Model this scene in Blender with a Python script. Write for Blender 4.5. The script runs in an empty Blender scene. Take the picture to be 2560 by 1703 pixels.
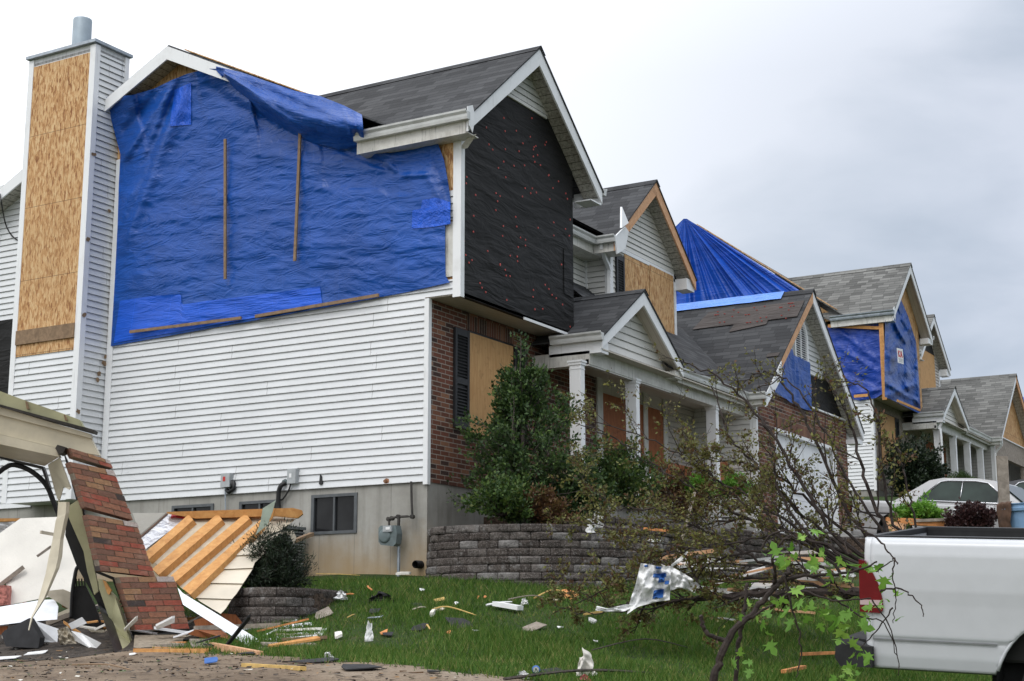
import bpy, math, random
import numpy as np
from mathutils import Vector, Matrix, noise

# ------------------------------------------------------------------ scene, camera, light
S = bpy.context.scene
COL = S.collection
V = Vector
R_ = math.radians
FPX = 3777.85                                   # focal length in photo pixels (2560 wide)
YAW, PIT, ROL = R_(30.196), R_(11.286), R_(-0.116)
f_ = V((math.cos(YAW)*math.cos(PIT), math.sin(YAW)*math.cos(PIT), math.sin(PIT)))
r0 = V((math.sin(YAW), -math.cos(YAW), 0)); u0 = r0.cross(f_)
r_ = r0*math.cos(ROL) + u0*math.sin(ROL); u_ = u0*math.cos(ROL) - r0*math.sin(ROL)
CAM = V((-17.121, -11.292, 1.6))
cam = bpy.data.cameras.new('camera'); cam.sensor_width = 36; cam.lens = FPX/2560*36
cam.clip_start = .1; cam.clip_end = 2000
co = bpy.data.objects.new('camera', cam); COL.objects.link(co)
M = Matrix((r_, u_, -f_)).transposed().to_4x4(); M.translation = CAM
co.matrix_world = M
S.camera = co
S.view_settings.view_transform = 'Standard'; S.view_settings.look = 'None'
S.view_settings.exposure = 0.0; S.view_settings.gamma = 1

SUN_EL, SUN_AZ = R_(52), R_(30+150)             # soft light, from behind the camera on the left
w = bpy.data.worlds.new('World'); S.world = w; w.use_nodes = True
def world():
    t = w.node_tree; n = t.nodes; L = t.links; n.clear()
    def nd(k, **kw):
        x = n.new(k)
        for a, b in kw.items(): setattr(x, a, b)
        return x
    out = nd('ShaderNodeOutputWorld'); bg = nd('ShaderNodeBackground'); L.new(bg.outputs[0], out.inputs[0])
    sky = nd('ShaderNodeTexSky', sky_type='NISHITA', sun_disc=False)
    sky.sun_elevation = SUN_EL; sky.sun_rotation = R_(90)-SUN_AZ
    tc = nd('ShaderNodeTexCoord')
    mp = nd('ShaderNodeMapping'); mp.inputs['Scale'].default_value = (1, 1, 2.6); L.new(tc.outputs['Generated'], mp.inputs[0])
    nz = nd('ShaderNodeTexNoise'); nz.inputs['Scale'].default_value = 4.2; nz.inputs['Detail'].default_value = 6; nz.inputs['Roughness'].default_value = .48
    nz.inputs['Distortion'].default_value = .25
    L.new(mp.outputs[0], nz.inputs['Vector'])
    # broad brightening of the cloud deck towards one azimuth and towards the zenith
    dt = nd('ShaderNodeVectorMath', operation='DOT_PRODUCT'); L.new(tc.outputs['Generated'], dt.inputs[0])
    a = YAW + R_(100); dt.inputs[1].default_value = (math.cos(a), math.sin(a), .42)
    mr = nd('ShaderNodeMapRange', interpolation_type='SMOOTHSTEP'); L.new(dt.outputs['Value'], mr.inputs[0])
    mr.inputs[1].default_value = -.40; mr.inputs[2].default_value = .22; mr.inputs[3].default_value = 0; mr.inputs[4].default_value = 1
    sp = nd('ShaderNodeSeparateXYZ'); L.new(tc.outputs['Generated'], sp.inputs[0])
    z2 = nd('ShaderNodeMapRange'); L.new(sp.outputs[2], z2.inputs[0]); z2.inputs[1].default_value = .36; z2.inputs[2].default_value = 1
    z2.inputs[3].default_value = 0; z2.inputs[4].default_value = 1.0
    nr = nd('ShaderNodeMapRange'); L.new(nz.outputs[0], nr.inputs[0]); nr.inputs[1].default_value = .36; nr.inputs[2].default_value = .62
    nr.inputs[3].default_value = 0; nr.inputs[4].default_value = 1
    cr = nd('ShaderNodeMix', data_type='RGBA'); L.new(nr.outputs[0], cr.inputs['Factor'])
    cr.inputs['A'].default_value = (.40, .47, .57, 1); cr.inputs['B'].default_value = (.63, .68, .78, 1)
    mx = nd('ShaderNodeMix', data_type='RGBA'); L.new(mr.outputs[0], mx.inputs['Factor'])
    L.new(cr.outputs['Result'], mx.inputs['A']); mx.inputs['B'].default_value = (1.22, 1.24, 1.28, 1)
    zz = nd('ShaderNodeMix', data_type='RGBA'); L.new(z2.outputs[0], zz.inputs['Factor'])
    L.new(mx.outputs['Result'], zz.inputs['A']); zz.inputs['B'].default_value = (1.85, 1.9, 1.98, 1)
    sc = nd('ShaderNodeMix', data_type='RGBA'); sc.blend_type = 'ADD'; sc.inputs['Factor'].default_value = 1
    hs = nd('ShaderNodeVectorMath', operation='SCALE'); L.new(sky.outputs[0], hs.inputs[0]); hs.inputs['Scale'].default_value = .01
    L.new(zz.outputs['Result'], sc.inputs['A']); L.new(hs.outputs[0], sc.inputs['B'])
    L.new(sc.outputs['Result'], bg.inputs[0]); bg.inputs[1].default_value = 1.0
world()
sun = bpy.data.lights.new('sun', 'SUN'); sun.energy = 1.0; sun.angle = R_(25); sun.color = (1, .97, .92)
so = bpy.data.objects.new('sun', sun); COL.objects.link(so); so.location = (-20, -20, 40)
sd = V((math.cos(SUN_AZ)*math.cos(SUN_EL), math.sin(SUN_AZ)*math.cos(SUN_EL), math.sin(SUN_EL)))
so.rotation_euler = sd.to_track_quat('Z', 'Y').to_euler()

# ------------------------------------------------------------------ measuring helpers (rays of the surveyed camera onto real planes)
def ray(px, py): return f_ + (px-1280)/FPX*r_ - (py-851.5)/FPX*u_
def PX(px, py, x): d = ray(px, py); return CAM + d*((x-CAM.x)/d.x)
def PY(px, py, y): d = ray(px, py); return CAM + d*((y-CAM.y)/d.y)
def PZ(px, py, z): d = ray(px, py); return CAM + d*((z-CAM.z)/d.z)
def PD(px, py, dep): return CAM + ray(px, py)*dep

# ------------------------------------------------------------------ mesh builder
class MB:
    def __init__(s): s.v = []; s.f = []; s.uv = []; s.mi = []
    def poly(s, pts, uv=None, mi=0):
        b = len(s.v); s.v += [tuple(p) for p in pts]; s.f.append(tuple(range(b, b+len(pts)))); s.uv.append(uv); s.mi.append(mi); return s
    def prism(s, pts, d, mi=0):
        pts = [V(p) for p in pts]; d = V(d); q = [p+d for p in pts]; n = len(pts)
        nrm = V((0, 0, 0))
        for i in range(n): nrm += pts[i].cross(pts[(i+1) % n])
        if nrm.dot(d) > 0: pts = pts[::-1]; q = q[::-1]
        s.poly(pts, mi=mi); s.poly(q[::-1], mi=mi)
        for i in range(n):
            j = (i+1) % n; s.poly([pts[j], pts[i], q[i], q[j]], mi=mi)
        return s
    def box(s, a, b, mi=0):
        x0, x1 = sorted((a[0], b[0])); y0, y1 = sorted((a[1], b[1])); z0, z1 = sorted((a[2], b[2]))
        return s.prism([(x0, y0, z0), (x1, y0, z0), (x1, y1, z0), (x0, y1, z0)], (0, 0, z1-z0), mi)
    def bar(s, a, b, wd, th, up=(0, 0, 1), mi=0):
        a = V(a); b = V(b); d = (b-a).normalized(); sd = d.cross(V(up))
        if sd.length < 1e-4: sd = V((1, 0, 0))
        sd.normalize(); u = sd.cross(d)
        p = [a+sd*wd/2+u*th/2, a-sd*wd/2+u*th/2, a-sd*wd/2-u*th/2, a+sd*wd/2-u*th/2]
        return s.prism(p, b-a, mi)
    def tube(s, pts, rad, n=8, cap=True, mi=0):
        pts = [V(p) for p in pts]; k = len(pts)
        if not hasattr(rad, '__len__'): rad = [rad]*k
        b = len(s.v); prev = None
        for i, p in enumerate(pts):
            t = (pts[min(i+1, k-1)]-pts[max(i-1, 0)])
            if t.length < 1e-9: t = V((0, 0, 1))
            t.normalize()
            if prev is None: a = t.orthogonal().normalized()
            else:
                a = prev - t*prev.dot(t)
                a = a.normalized() if a.length > 1e-6 else t.orthogonal().normalized()
            prev = a; c = t.cross(a)
            for j in range(n):
                an = 2*math.pi*j/n; s.v.append(tuple(p+(a*math.cos(an)+c*math.sin(an))*rad[i]))
        for i in range(k-1):
            for j in range(n):
                j2 = (j+1) % n
                s.f.append((b+i*n+j, b+i*n+j2, b+(i+1)*n+j2, b+(i+1)*n+j)); s.mi.append(mi)
                s.uv.append([(j/n, i*.3), ((j+1)/n, i*.3), ((j+1)/n, i*.3+.3), (j/n, i*.3+.3)])
        if cap:
            s.f.append(tuple(b+j for j in range(n))[::-1]); s.uv.append(None); s.mi.append(mi)
            s.f.append(tuple(b+(k-1)*n+j for j in range(n))); s.uv.append(None); s.mi.append(mi)
        return s
    def lathe(s, prof, n=20, cen=(0, 0, 0), axis='z', mi=0):
        b = len(s.v); c = V(cen)
        for r, h in prof:
            for j in range(n):
                a = 2*math.pi*j/n
                q = V((r*math.cos(a), r*math.sin(a), h)) if axis == 'z' else V((h, r*math.cos(a), r*math.sin(a))) if axis == 'x' else V((r*math.cos(a), h, r*math.sin(a)))
                s.v.append(tuple(c+q))
        for i in range(len(prof)-1):
            for j in range(n):
                j2 = (j+1) % n; s.f.append((b+i*n+j, b+i*n+j2, b+(i+1)*n+j2, b+(i+1)*n+j)); s.uv.append(None); s.mi.append(mi)
        return s
    def grid(s, fn, nx, ny, mi=0, uvs=None):
        b = len(s.v)
        for j in range(ny+1):
            for i in range(nx+1): s.v.append(tuple(fn(i/nx, j/ny)))
        for j in range(ny):
            for i in range(nx):
                k = b+j*(nx+1)+i; s.f.append((k, k+1, k+nx+2, k+nx+1)); s.mi.append(mi)
                s.uv.append([uvs(i/nx, j/ny), uvs((i+1)/nx, j/ny), uvs((i+1)/nx, (j+1)/ny), uvs(i/nx, (j+1)/ny)] if uvs else None)
        return s
    def siding(s, o, U, N, poly, z0, lap=.1016, dep=.019, mi=0):
        """lap siding: poly is a convex outline in (u,z); every course leans out at its foot"""
        o = V(o); U = V(U); N = V(N); flip = U.cross(V((0, 0, 1))).dot(N) < 0
        zs = [p[1] for p in poly]
        k0 = math.floor((min(zs)-z0)/lap); k1 = math.ceil((max(zs)-z0)/lap)
        for k in range(k0, k1):
            a, b = z0+k*lap, z0+(k+1)*lap
            c = clip(clip(poly, a, 1), b, -1)
            if len(c) < 3: continue
            def P(u, z, off): return o + U*u + V((0, 0, z-o.z)) + N*off
            def off(z): t = (z-a)/lap; return .003 + dep*(1-t) - .004*math.exp(-((t-.5)/.09)**2)*0
            pts = [P(u, z, off(z)) for u, z in c]; uv = [(u, (z-z0)/lap) for u, z in c]
            if flip: pts = pts[::-1]; uv = uv[::-1]
            s.poly(pts, uv, mi)
            us = [u for u, z in c if abs(z-a) < 1e-6]
            if len(us) >= 2:
                m0, m1 = min(us), max(us)
                q = [P(m0, a, .003+dep), P(m0, a, -.004), P(m1, a, -.004), P(m1, a, .003+dep)]
                if flip: q = q[::-1]
                s.poly(q, [(m0, k+.01), (m0, k+.01), (m1, k+.01), (m1, k+.01)], mi)
        return s
    def build(s, name, mat, parent=None, smooth=False, bevel=0, loc=None):
        me = bpy.data.meshes.new(name)
        off = V((0, 0, 0))
        if parent is None:
            a = np.array(s.v); off = V(loc) if loc is not None else V((a[:, 0].mean(), a[:, 1].mean(), a[:, 2].min()))
        else:
            p = parent
            while p: off += p.location; p = p.parent
        ox, oy, oz = off
        me.from_pydata([(x-ox, y-oy, z-oz) for x, y, z in s.v], [], s.f)
        uvl = me.uv_layers.new(name='UVMap'); data = np.zeros(len(me.loops)*2)
        li = 0
        for fi, fc in enumerate(s.f):
            uv = s.uv[fi]
            if uv is None:
                ps = [V(s.v[i]) for i in fc]; n = V((0, 0, 0))
                for i in range(len(ps)): n += (ps[i]-ps[0]).cross(ps[(i+1) % len(ps)]-ps[0])
                if n.length > 1e-12: n.normalize()
                if abs(n.z) > .985: uu, vv = V((1, 0, 0)), V((0, 1, 0))
                else: uu = V((0, 0, 1)).cross(n).normalized(); vv = n.cross(uu)
                uv = [(p.dot(uu), p.dot(vv)) for p in ps]
            for a in uv: data[li] = a[0]; data[li+1] = a[1]; li += 2
        uvl.data.foreach_set('uv', data)
        ms = mat if isinstance(mat, (list, tuple)) else [mat]
        for m in ms: me.materials.append(m)
        if len(ms) > 1: me.polygons.foreach_set('material_index', s.mi)
        if smooth: me.polygons.foreach_set('use_smooth', [True]*len(me.polygons))
        o = bpy.data.objects.new(name, me); COL.objects.link(o)
        if parent: o.parent = parent
        else: o.location = off
        if bevel:
            b = o.modifiers.new('bevel', 'BEVEL'); b.width = bevel; b.segments = 2; b.limit_method = 'ANGLE'; b.angle_limit = R_(40)
        return o
def clip(poly, z, side):
    out = []
    for i in range(len(poly)):
        p, q = poly[i], poly[(i+1) % len(poly)]
        a, b = (p[1]-z)*side, (q[1]-z)*side
        if a >= -1e-9: out.append(p)
        if (a > 1e-9 and b < -1e-9) or (a < -1e-9 and b > 1e-9):
            t = a/(a-b); out.append((p[0]+(q[0]-p[0])*t, z))
    return out
def tag(o, label=None, cat=None, group=None, kind=None):
    if label: o['label'] = label
    if cat: o['category'] = cat
    if group: o['group'] = group
    if kind: o['kind'] = kind
    return o
def thing(name, label, cat, loc=(0, 0, 0), group=None):
    o = bpy.data.objects.new(name, None); COL.objects.link(o); o.location = loc; o.empty_display_size = .2
    return tag(o, label, cat, group)
def raw(name, verts, faces, mat, parent=None, kind=None, smooth=False):
    """big meshes from numpy arrays"""
    me = bpy.data.meshes.new(name); verts = np.asarray(verts, float); faces = np.asarray(faces, int)
    off = np.zeros(3)
    if parent is None: off = np.array([verts[:, 0].mean(), verts[:, 1].mean(), verts[:, 2].min()])
    else:
        p = parent
        while p: off = off + np.array(p.location); p = p.parent
    k = faces.shape[1]
    me.vertices.add(len(verts)); me.vertices.foreach_set('co', (verts-off).ravel())
    me.loops.add(faces.size); me.loops.foreach_set('vertex_index', faces.ravel())
    me.polygons.add(len(faces)); me.polygons.foreach_set('loop_start', np.arange(len(faces))*k)
    me.update(calc_edges=True); me.validate()
    if smooth: me.polygons.foreach_set('use_smooth', [True]*len(me.polygons))
    me.materials.append(mat)
    o = bpy.data.objects.new(name, me); COL.objects.link(o)
    if parent: o.parent = parent
    else: o.location = off
    if kind: o['kind'] = kind
    return o

# ------------------------------------------------------------------ materials
class MT:
    def __init__(s, name):
        s.m = bpy.data.materials.new(name); s.m.use_nodes = True; s.t = s.m.node_tree; s.t.nodes.clear()
        s.out = s.n('ShaderNodeOutputMaterial'); s.b = s.n('ShaderNodeBsdfPrincipled'); s.l(s.b.outputs[0], s.out.inputs[0])
        s.tc = s.n('ShaderNodeTexCoord')
    def n(s, k, **kw):
        x = s.t.nodes.new(k)
        for a, b in kw.items(): setattr(x, a, b)
        return x
    def l(s, a, b): s.t.links.new(a, b)
    def inp(s, sock, v):
        if hasattr(v, 'links'): s.l(v, sock)
        else: sock.default_value = v
    def vec(s, src='UV', scale=(1, 1, 1), rot=(0, 0, 0), loc=(0, 0, 0)):
        m = s.n('ShaderNodeMapping'); s.l(s.tc.outputs[src], m.inputs[0]); m.inputs['Scale'].default_value = scale; m.inputs['Rotation'].default_value = rot; m.inputs['Location'].default_value = loc
        return m.outputs[0]
    def noise(s, vec, scale=5, detail=4, rough=.55, dist=0, out=0):
        x = s.n('ShaderNodeTexNoise'); s.l(vec, x.inputs['Vector']); x.inputs['Scale'].default_value = scale; x.inputs['Detail'].default_value = detail
        x.inputs['Roughness'].default_value = rough; x.inputs['Distortion'].default_value = dist; return x.outputs[out]
    def voro(s, vec, scale=5, feat='F1', out='Color', rnd=1):
        x = s.n('ShaderNodeTexVoronoi', feature=feat); s.l(vec, x.inputs['Vector']); x.inputs['Scale'].default_value = scale; x.inputs['Randomness'].default_value = rnd; return x.outputs[out]
    def ramp(s, fac, stops, interp='LINEAR'):
        x = s.n('ShaderNodeValToRGB'); s.l(fac, x.inputs[0]); x.color_ramp.interpolation = interp; e = x.color_ramp.elements
        while len(e) < len(stops): e.new(.5)
        for i, (p, c) in enumerate(stops):
            e[i].position = p; e[i].color = (c, c, c, 1) if not hasattr(c, '__len__') else (*c, 1)
        return x.outputs[0]
    def mix(s, fac, a, b, mode='MIX'):
        x = s.n('ShaderNodeMix', data_type='RGBA'); x.blend_type = mode
        s.inp(x.inputs['Factor'], fac)
        for k, v in (('A', a), ('B', b)):
            if hasattr(v, 'links'): s.l(v, x.inputs[k])
            else: x.inputs[k].default_value = (*v, 1)
        return x.outputs['Result']
    def math(s, op, a, b=0, c=None):
        x = s.n('ShaderNodeMath', operation=op); s.inp(x.inputs[0], a); s.inp(x.inputs[1], b)
        if c is not None: s.inp(x.inputs[2], c)
        return x.outputs[0]
    def sep(s, vec):
        x = s.n('ShaderNodeSeparateXYZ'); s.l(vec, x.inputs[0]); return x.outputs
    def bump(s, h, dist=.01, strength=1, nrm=None):
        x = s.n('ShaderNodeBump'); s.l(h, x.inputs['Height']); x.inputs['Distance'].default_value = dist; x.inputs['Strength'].default_value = strength
        if nrm is not None: s.l(nrm, x.inputs['Normal'])
        s.l(x.outputs[0], s.b.inputs['Normal']); return x.outputs[0]
    def set(s, col=None, rough=None, metal=None, spec=None, **kw):
        if col is not None:
            if hasattr(col, 'links'): s.l(col, s.b.inputs['Base Color'])
            else: s.b.inputs['Base Color'].default_value = (*col, 1)
        if rough is not None: s.inp(s.b.inputs['Roughness'], rough)
        if metal is not None: s.inp(s.b.inputs['Metallic'], metal)
        if spec is not None: s.inp(s.b.inputs['Specular IOR Level'], spec)
        for k, v in kw.items(): s.inp(s.b.inputs[k.replace('_', ' ')], v)
        return s.m
    def cells(s, w_, h_, jit=0, src='UV', seed=0, scale=1):
        """running-bond cells: returns (per-cell random, joint mask 1 inside, fraction u, fraction v)"""
        o = s.sep(s.vec(src, loc=(seed, seed*.37, 0)))
        v = s.math('DIVIDE', o[1], h_); row = s.math('FLOOR', v)
        rr = s.n('ShaderNodeTexWhiteNoise', noise_dimensions='1D'); s.l(row, rr.inputs['W'])
        sh = s.math('MULTIPLY', s.math('MODULO', row, 2), .5) if not jit else s.math('MULTIPLY', rr.outputs[0], jit)
        u = s.math('ADD', s.math('DIVIDE', o[0], w_), sh); colm = s.math('FLOOR', u)
        cb = s.n('ShaderNodeCombineXYZ'); s.l(colm, cb.inputs[0]); s.l(row, cb.inputs[1])
        wn = s.n('ShaderNodeTexWhiteNoise', noise_dimensions='2D'); s.l(cb.outputs[0], wn.inputs['Vector'])
        return wn.outputs['Value'], s.math('FRACT', u), s.math('FRACT', v), wn.outputs['Color']
MAT = {}
def simple(name, col, rough=.6, metal=0, spec=.5, nz=.12, scale=8, bump=0, bscale=40):
    m = MT(name); v = m.vec('Object')
    n = m.noise(v, scale, 5); d = tuple(c*(1-nz*1.6) for c in col); l = tuple(min(1, c*(1+nz)) for c in col)
    c = m.ramp(n, [(.3, d), (.7, l)])
    if bump: m.bump(m.noise(v, bscale, 4), bump)
    MAT[name] = m.set(c, rough, metal, spec); return MAT[name]

def make_mats():
    # white vinyl siding with grime streaks at the laps, plus an even dark line at each foot
    for nm, base, dirt in (('siding', (.75, .765, .78), .8), ('siding_dirty', (.74, .73, .70), .95), ('siding_beige', (.55, .51, .46), .7), ('siding_grey', (.45, .44, .42), .7)):
        m = MT(nm); uv = m.vec('UV'); o = m.sep(uv); fr = m.math('FRACT', o[1])
        n1 = m.noise(m.vec('UV', (9, 1.1, 1)), 3, 6, .7); n2 = m.noise(m.vec('UV', (60, 3, 1)), 1, 2, .5)
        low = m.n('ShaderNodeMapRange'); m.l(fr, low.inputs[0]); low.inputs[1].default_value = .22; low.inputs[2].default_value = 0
        lo = m.n('ShaderNodeMapRange'); m.l(n1, lo.inputs[0]); lo.inputs[1].default_value = .44; lo.inputs[2].default_value = .72
        st = m.n('ShaderNodeMapRange'); m.l(n2, st.inputs[0]); st.inputs[1].default_value = .5; st.inputs[2].default_value = .75
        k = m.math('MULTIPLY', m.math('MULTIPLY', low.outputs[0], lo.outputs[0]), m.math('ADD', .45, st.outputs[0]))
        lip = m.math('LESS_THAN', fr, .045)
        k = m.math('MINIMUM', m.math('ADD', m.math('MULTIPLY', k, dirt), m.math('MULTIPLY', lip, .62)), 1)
        big = m.noise(m.vec('Object', (1, 1, 1)), .7, 4)
        c = m.mix(m.ramp(big, [(.35, 0.0), (.75, 1.0)]), base, tuple(x*.88 for x in base))
        # whole panels are two courses high and vary a touch in tone
        rw = m.n('ShaderNodeTexWhiteNoise', noise_dimensions='1D'); m.l(m.math('FLOOR', m.math('DIVIDE', o[1], 2)), rw.inputs['W'])
        c = m.mix(m.math('MULTIPLY', rw.outputs[0], .12), c, (.5, .52, .53))
        jr = m.math('FRACT', m.math('ADD', m.math('DIVIDE', o[0], 3.66), m.math('MULTIPLY', rw.outputs[0], 7.3)))
        k = m.math('MAXIMUM', k, m.math('MULTIPLY', m.math('LESS_THAN', jr, .0028), .5))
        sp = m.voro(m.vec('UV', (1, .1016, 1)), 11, out='Distance'); sn = m.noise(m.vec('UV', (1, .1, 1)), 1.3, 4); spk = m.math('MULTIPLY', m.math('LESS_THAN', sp, m.math('MULTIPLY', sn, .13)), .5); k = m.math('MAXIMUM', k, m.math('MULTIPLY', spk, m.math('GREATER_THAN', sn, .52)))
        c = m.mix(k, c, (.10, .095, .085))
        m.bump(m.noise(m.vec('Object'), 2.2, 3), .030, .7)
        MAT[nm] = m.set(c, .42)
    m = MT('trim'); v = m.vec('Object'); n = m.noise(v, 3, 6, .65); st = m.noise(m.vec('Object', (22, 22, 1.5)), 1, 4)
    c = m.mix(m.ramp(n, [(.5, 0), (.85, .5)]), (.80, .81, .82), (.52, .51, .49)); c = m.mix(m.ramp(st, [(.62, 0), (.82, .42)]), c, (.2, .19, .17))
    MAT['trim'] = m.set(c, .4)
    m = MT('trim_grimy'); v = m.vec('Object'); n = m.noise(v, 4, 7, .7); st = m.noise(m.vec('Object', (30, 30, 2)), 1, 5)
    c = m.mix(m.ramp(n, [(.42, 0), (.75, .7)]), (.66, .65, .61), (.34, .32, .28)); c = m.mix(m.ramp(st, [(.56, 0), (.75, .75)]), c, (.10, .09, .08))
    MAT['trim_grimy'] = m.set(c, .5)
    # vented soffit boards, mildewed
    m = MT('soffit'); uv = m.vec('UV'); o = m.sep(uv); fr = m.math('FRACT', m.math('DIVIDE', o[1], .14))
    g = m.math('LESS_THAN', fr, .07); n = m.noise(m.vec('UV', (14, 14, 1)), 1.5, 8, .75)
    c = m.mix(m.ramp(n, [(.42, 0), (.62, .85)]), (.50, .48, .42), (.13, .12, .10)); c = m.mix(g, c, (.03, .03, .028)); MAT['soffit'] = m.set(c, .6)
    m = MT('soffit_clean'); uv = m.vec('UV'); o = m.sep(uv); fr = m.math('FRACT', m.math('DIVIDE', o[0], .1)); g = m.math('LESS_THAN', fr, .07)
    n = m.noise(uv, 2, 5); c = m.mix(m.ramp(n, [(.4, 0), (.7, .4)]), (.55, .50, .43), (.38, .33, .27)); c = m.mix(m.math('MULTIPLY', g, .6), c, (.16, .14, .11)); MAT['soffit_clean'] = m.set(c, .55)
    # oriented strand board: layers of stretched flakes
    for nm, tint in (('osb', 1.0), ('osb_far', .92)):
        m = MT(nm); uv = m.vec('UV')
        wob = m.mix(.06, m.vec('UV'), m.noise(m.vec('UV'), 6, 2, out=1), 'ADD')
        def flake(sc, rot):
            mp = m.n('ShaderNodeMapping'); m.l(wob, mp.inputs[0]); mp.inputs['Scale'].default_value = sc; mp.inputs['Rotation'].default_value = (0, 0, rot)
            return m.n, m.voro(mp.outputs[0], 1)
        _, f1 = flake((42, 9, 1), .35); _, f2 = flake((36, 11, 1), -.5); _, f3 = flake((60, 16, 1), .05)
        sel = m.noise(uv, 26, 2); a = m.sep(f1)[0]; b = m.sep(f2)[1]; d = m.sep(f3)[2]
        x = m.math('MULTIPLY_ADD', a, .40, m.math('MULTIPLY_ADD', b, .34, m.math('MULTIPLY', d, .26)))
        c = m.ramp(x, [(.16, (.24*tint, .095*tint, .035*tint)), (.34, (.43*tint, .22*tint, .085*tint)), (.52, (.58*tint, .335*tint, .15*tint)), (.80, (.70*tint, .49*tint, .265*tint))])
        dk = m.noise(m.vec('UV', (30, 7, 1), (0, 0, .2)), 2, 3); c = m.mix(m.ramp(dk, [(.63, 0), (.72, .7)]), c, (.34, .14, .045))
        c = m.mix(m.ramp(m.noise(uv, .8, 3), [(.35, 0), (.7, .3)]), c, (.42, .26, .12))
        sm = m.sep(m.vec('UV', (1, 1, 1))); sv = m.math('FRACT', m.math('DIVIDE', sm[1], 1.22)); sl = m.math('LESS_THAN', sv, .006)
        c = m.mix(m.math('MULTIPLY', sl, .8), c, (.05, .03, .02))
        m.bump(x, .004); MAT[nm] = m.set(c, .7, spec=.3)
    for nm, c0, c1 in (('plywood', (.62, .38, .17), (.46, .24, .09)), ('plywood_red', (.42, .15, .055), (.22, .07, .028)), ('lumber', (.66, .36, .13), (.47, .21, .065)), ('lumber_old', (.30, .20, .12), (.17, .11, .065)), ('lumber_raw', (.70, .43, .25), (.52, .26, .13)), ('wood_grey', (.36, .31, .26), (.18, .15, .12))):
        m = MT(nm); g = m.noise(m.vec('Object', (2.0, 2.0, 2.0)), 3, 3, .5, 1.2)
        gr = m.noise(m.vec('UV', (28, 2.0, 1) if nm.startswith('ply') else (9, 9, 9)), 1.4, 6, .65, .6)
        c = m.mix(m.ramp(gr, [(.3, 0), (.7, 1)]), c1, c0); c = m.mix(m.ramp(g, [(.55, 0), (.8, .55)]), c, tuple(x*.5 for x in c1)); m.bump(gr, .002)
        MAT[nm] = m.set(c, .65, spec=.3)
    # brick
    def brick(nm, cols, mort, wd=.2133, ht=.0677, rot=0):
        m = MT(nm)
        if rot: m_uv = m.vec
        rv, fu, fv, rc = m.cells(wd, ht)
        ju = .5 - .0055/wd; jv = .5 - .006/ht
        du = m.math('ABSOLUTE', m.math('SUBTRACT', fu, .5)); dv = m.math('ABSOLUTE', m.math('SUBTRACT', fv, .5))
        ins = m.math('MULTIPLY', m.math('LESS_THAN', du, ju), m.math('LESS_THAN', dv, jv))
        k = len(cols); c = m.ramp(rv, [(i/k, c_) for i, c_ in enumerate(cols)], 'CONSTANT')
        n = m.noise(m.vec('UV'), 40, 4); c = m.mix(m.ramp(n, [(.35, 0), (.75, .55)]), c, (.13, .06, .04)); n2 = m.noise(m.vec('UV', (7, 30, 1)), 2, 3)
        c = m.mix(m.ramp(n2, [(.6, 0), (.8, .4)]), c, (.45, .26, .17))
        c = m.mix(ins, m.mix(m.noise(m.vec('UV'), 25), tuple(x*.7 for x in mort), mort), c)
        m.bump(m.math('ADD', m.math('MULTIPLY', ins, .8), m.math('MULTIPLY', n, .2)), .008)
        MAT[nm] = m.set(c, .85, spec=.25)
    cols = [(.135, .05, .033), (.16, .06, .038), (.10, .042, .03), (.045, .028, .025), (.15, .055, .035), (.20, .085, .05), (.035, .025, .024), (.13, .048, .03), (.27, .13, .075), (.17, .06, .04)]
    brick('brick', cols, (.38, .33, .28)); brick('brick_upright', cols[:6]+[(.24, .12, .07)], (.30, .25, .2), .0677, .45)
    # concrete
    m = MT('concrete'); v = m.vec('Object'); n = m.noise(v, 1.6, 8, .65); n2 = m.noise(m.vec('Object', (6, 6, .7)), 1, 5, .6); o = m.sep(v)
    c = m.ramp(n, [(.3, (.27, .26, .235)), (.7, (.40, .39, .36))]); c = m.mix(m.ramp(n2, [(.5, 0), (.75, .6)]), c, (.17, .16, .14))
    hz = m.n('ShaderNodeMapRange'); m.l(m.math('ADD', o[2], m.math('MULTIPLY', n, .8)), hz.inputs[0]); hz.inputs[1].default_value = 1.2; hz.inputs[2].default_value = .35
    c = m.mix(m.math('MULTIPLY', hz.outputs[0], .8), c, (.40, .26, .11))       # rust-coloured clay splash near the soil
    jn = m.math('LESS_THAN', m.math('FRACT', m.math('DIVIDE', m.sep(m.vec('UV'))[0], .61)), .018)
    c = m.mix(m.math('MULTIPLY', jn, .5), c, (.14, .13, .12)); pv = m.voro(v, 34, out='Distance'); c = m.mix(m.math('LESS_THAN', pv, .07), c, (.12, .11, .1))
    m.bump(n, .006); MAT['concrete'] = m.set(c, .8, spec=.3)
    # shingles
    for nm, lo, hi in (('shingle', (.030, .031, .034), (.088, .090, .095)), ('shingle_grey', (.085, .085, .082), (.24, .24, .23))):
        m = MT(nm); rv, fu, fv, rc = m.cells(.33, .135, jit=1)
        n = m.noise(m.vec('UV'), 130, 2); n2 = m.noise(m.vec('UV'), .9, 5)
        x = m.math('MULTIPLY_ADD', rv, .6, m.math('MULTIPLY', n, .4)); c = m.ramp(x, [(.1, lo), (.85, hi)])
        c = m.mix(m.ramp(n2, [(.35, .0), (.75, .45)]), c, tuple(q*.55 for q in lo))
        edge = m.math('MAXIMUM', m.math('LESS_THAN', fv, .10), m.math('MULTIPLY', m.math('LESS_THAN', fu, .025), .8)); c = m.mix(m.math('MULTIPLY', edge, .8), c, (.012, .012, .013))  # row-foot band paints the course shadow; upright line is the tab joint
        m.bump(m.math('ADD', m.math('MULTIPLY', m.math('SUBTRACT', 1, fv), .8), m.math('MULTIPLY', n, .2)), .009); MAT[nm] = m.set(c, .88, spec=.25)
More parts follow.
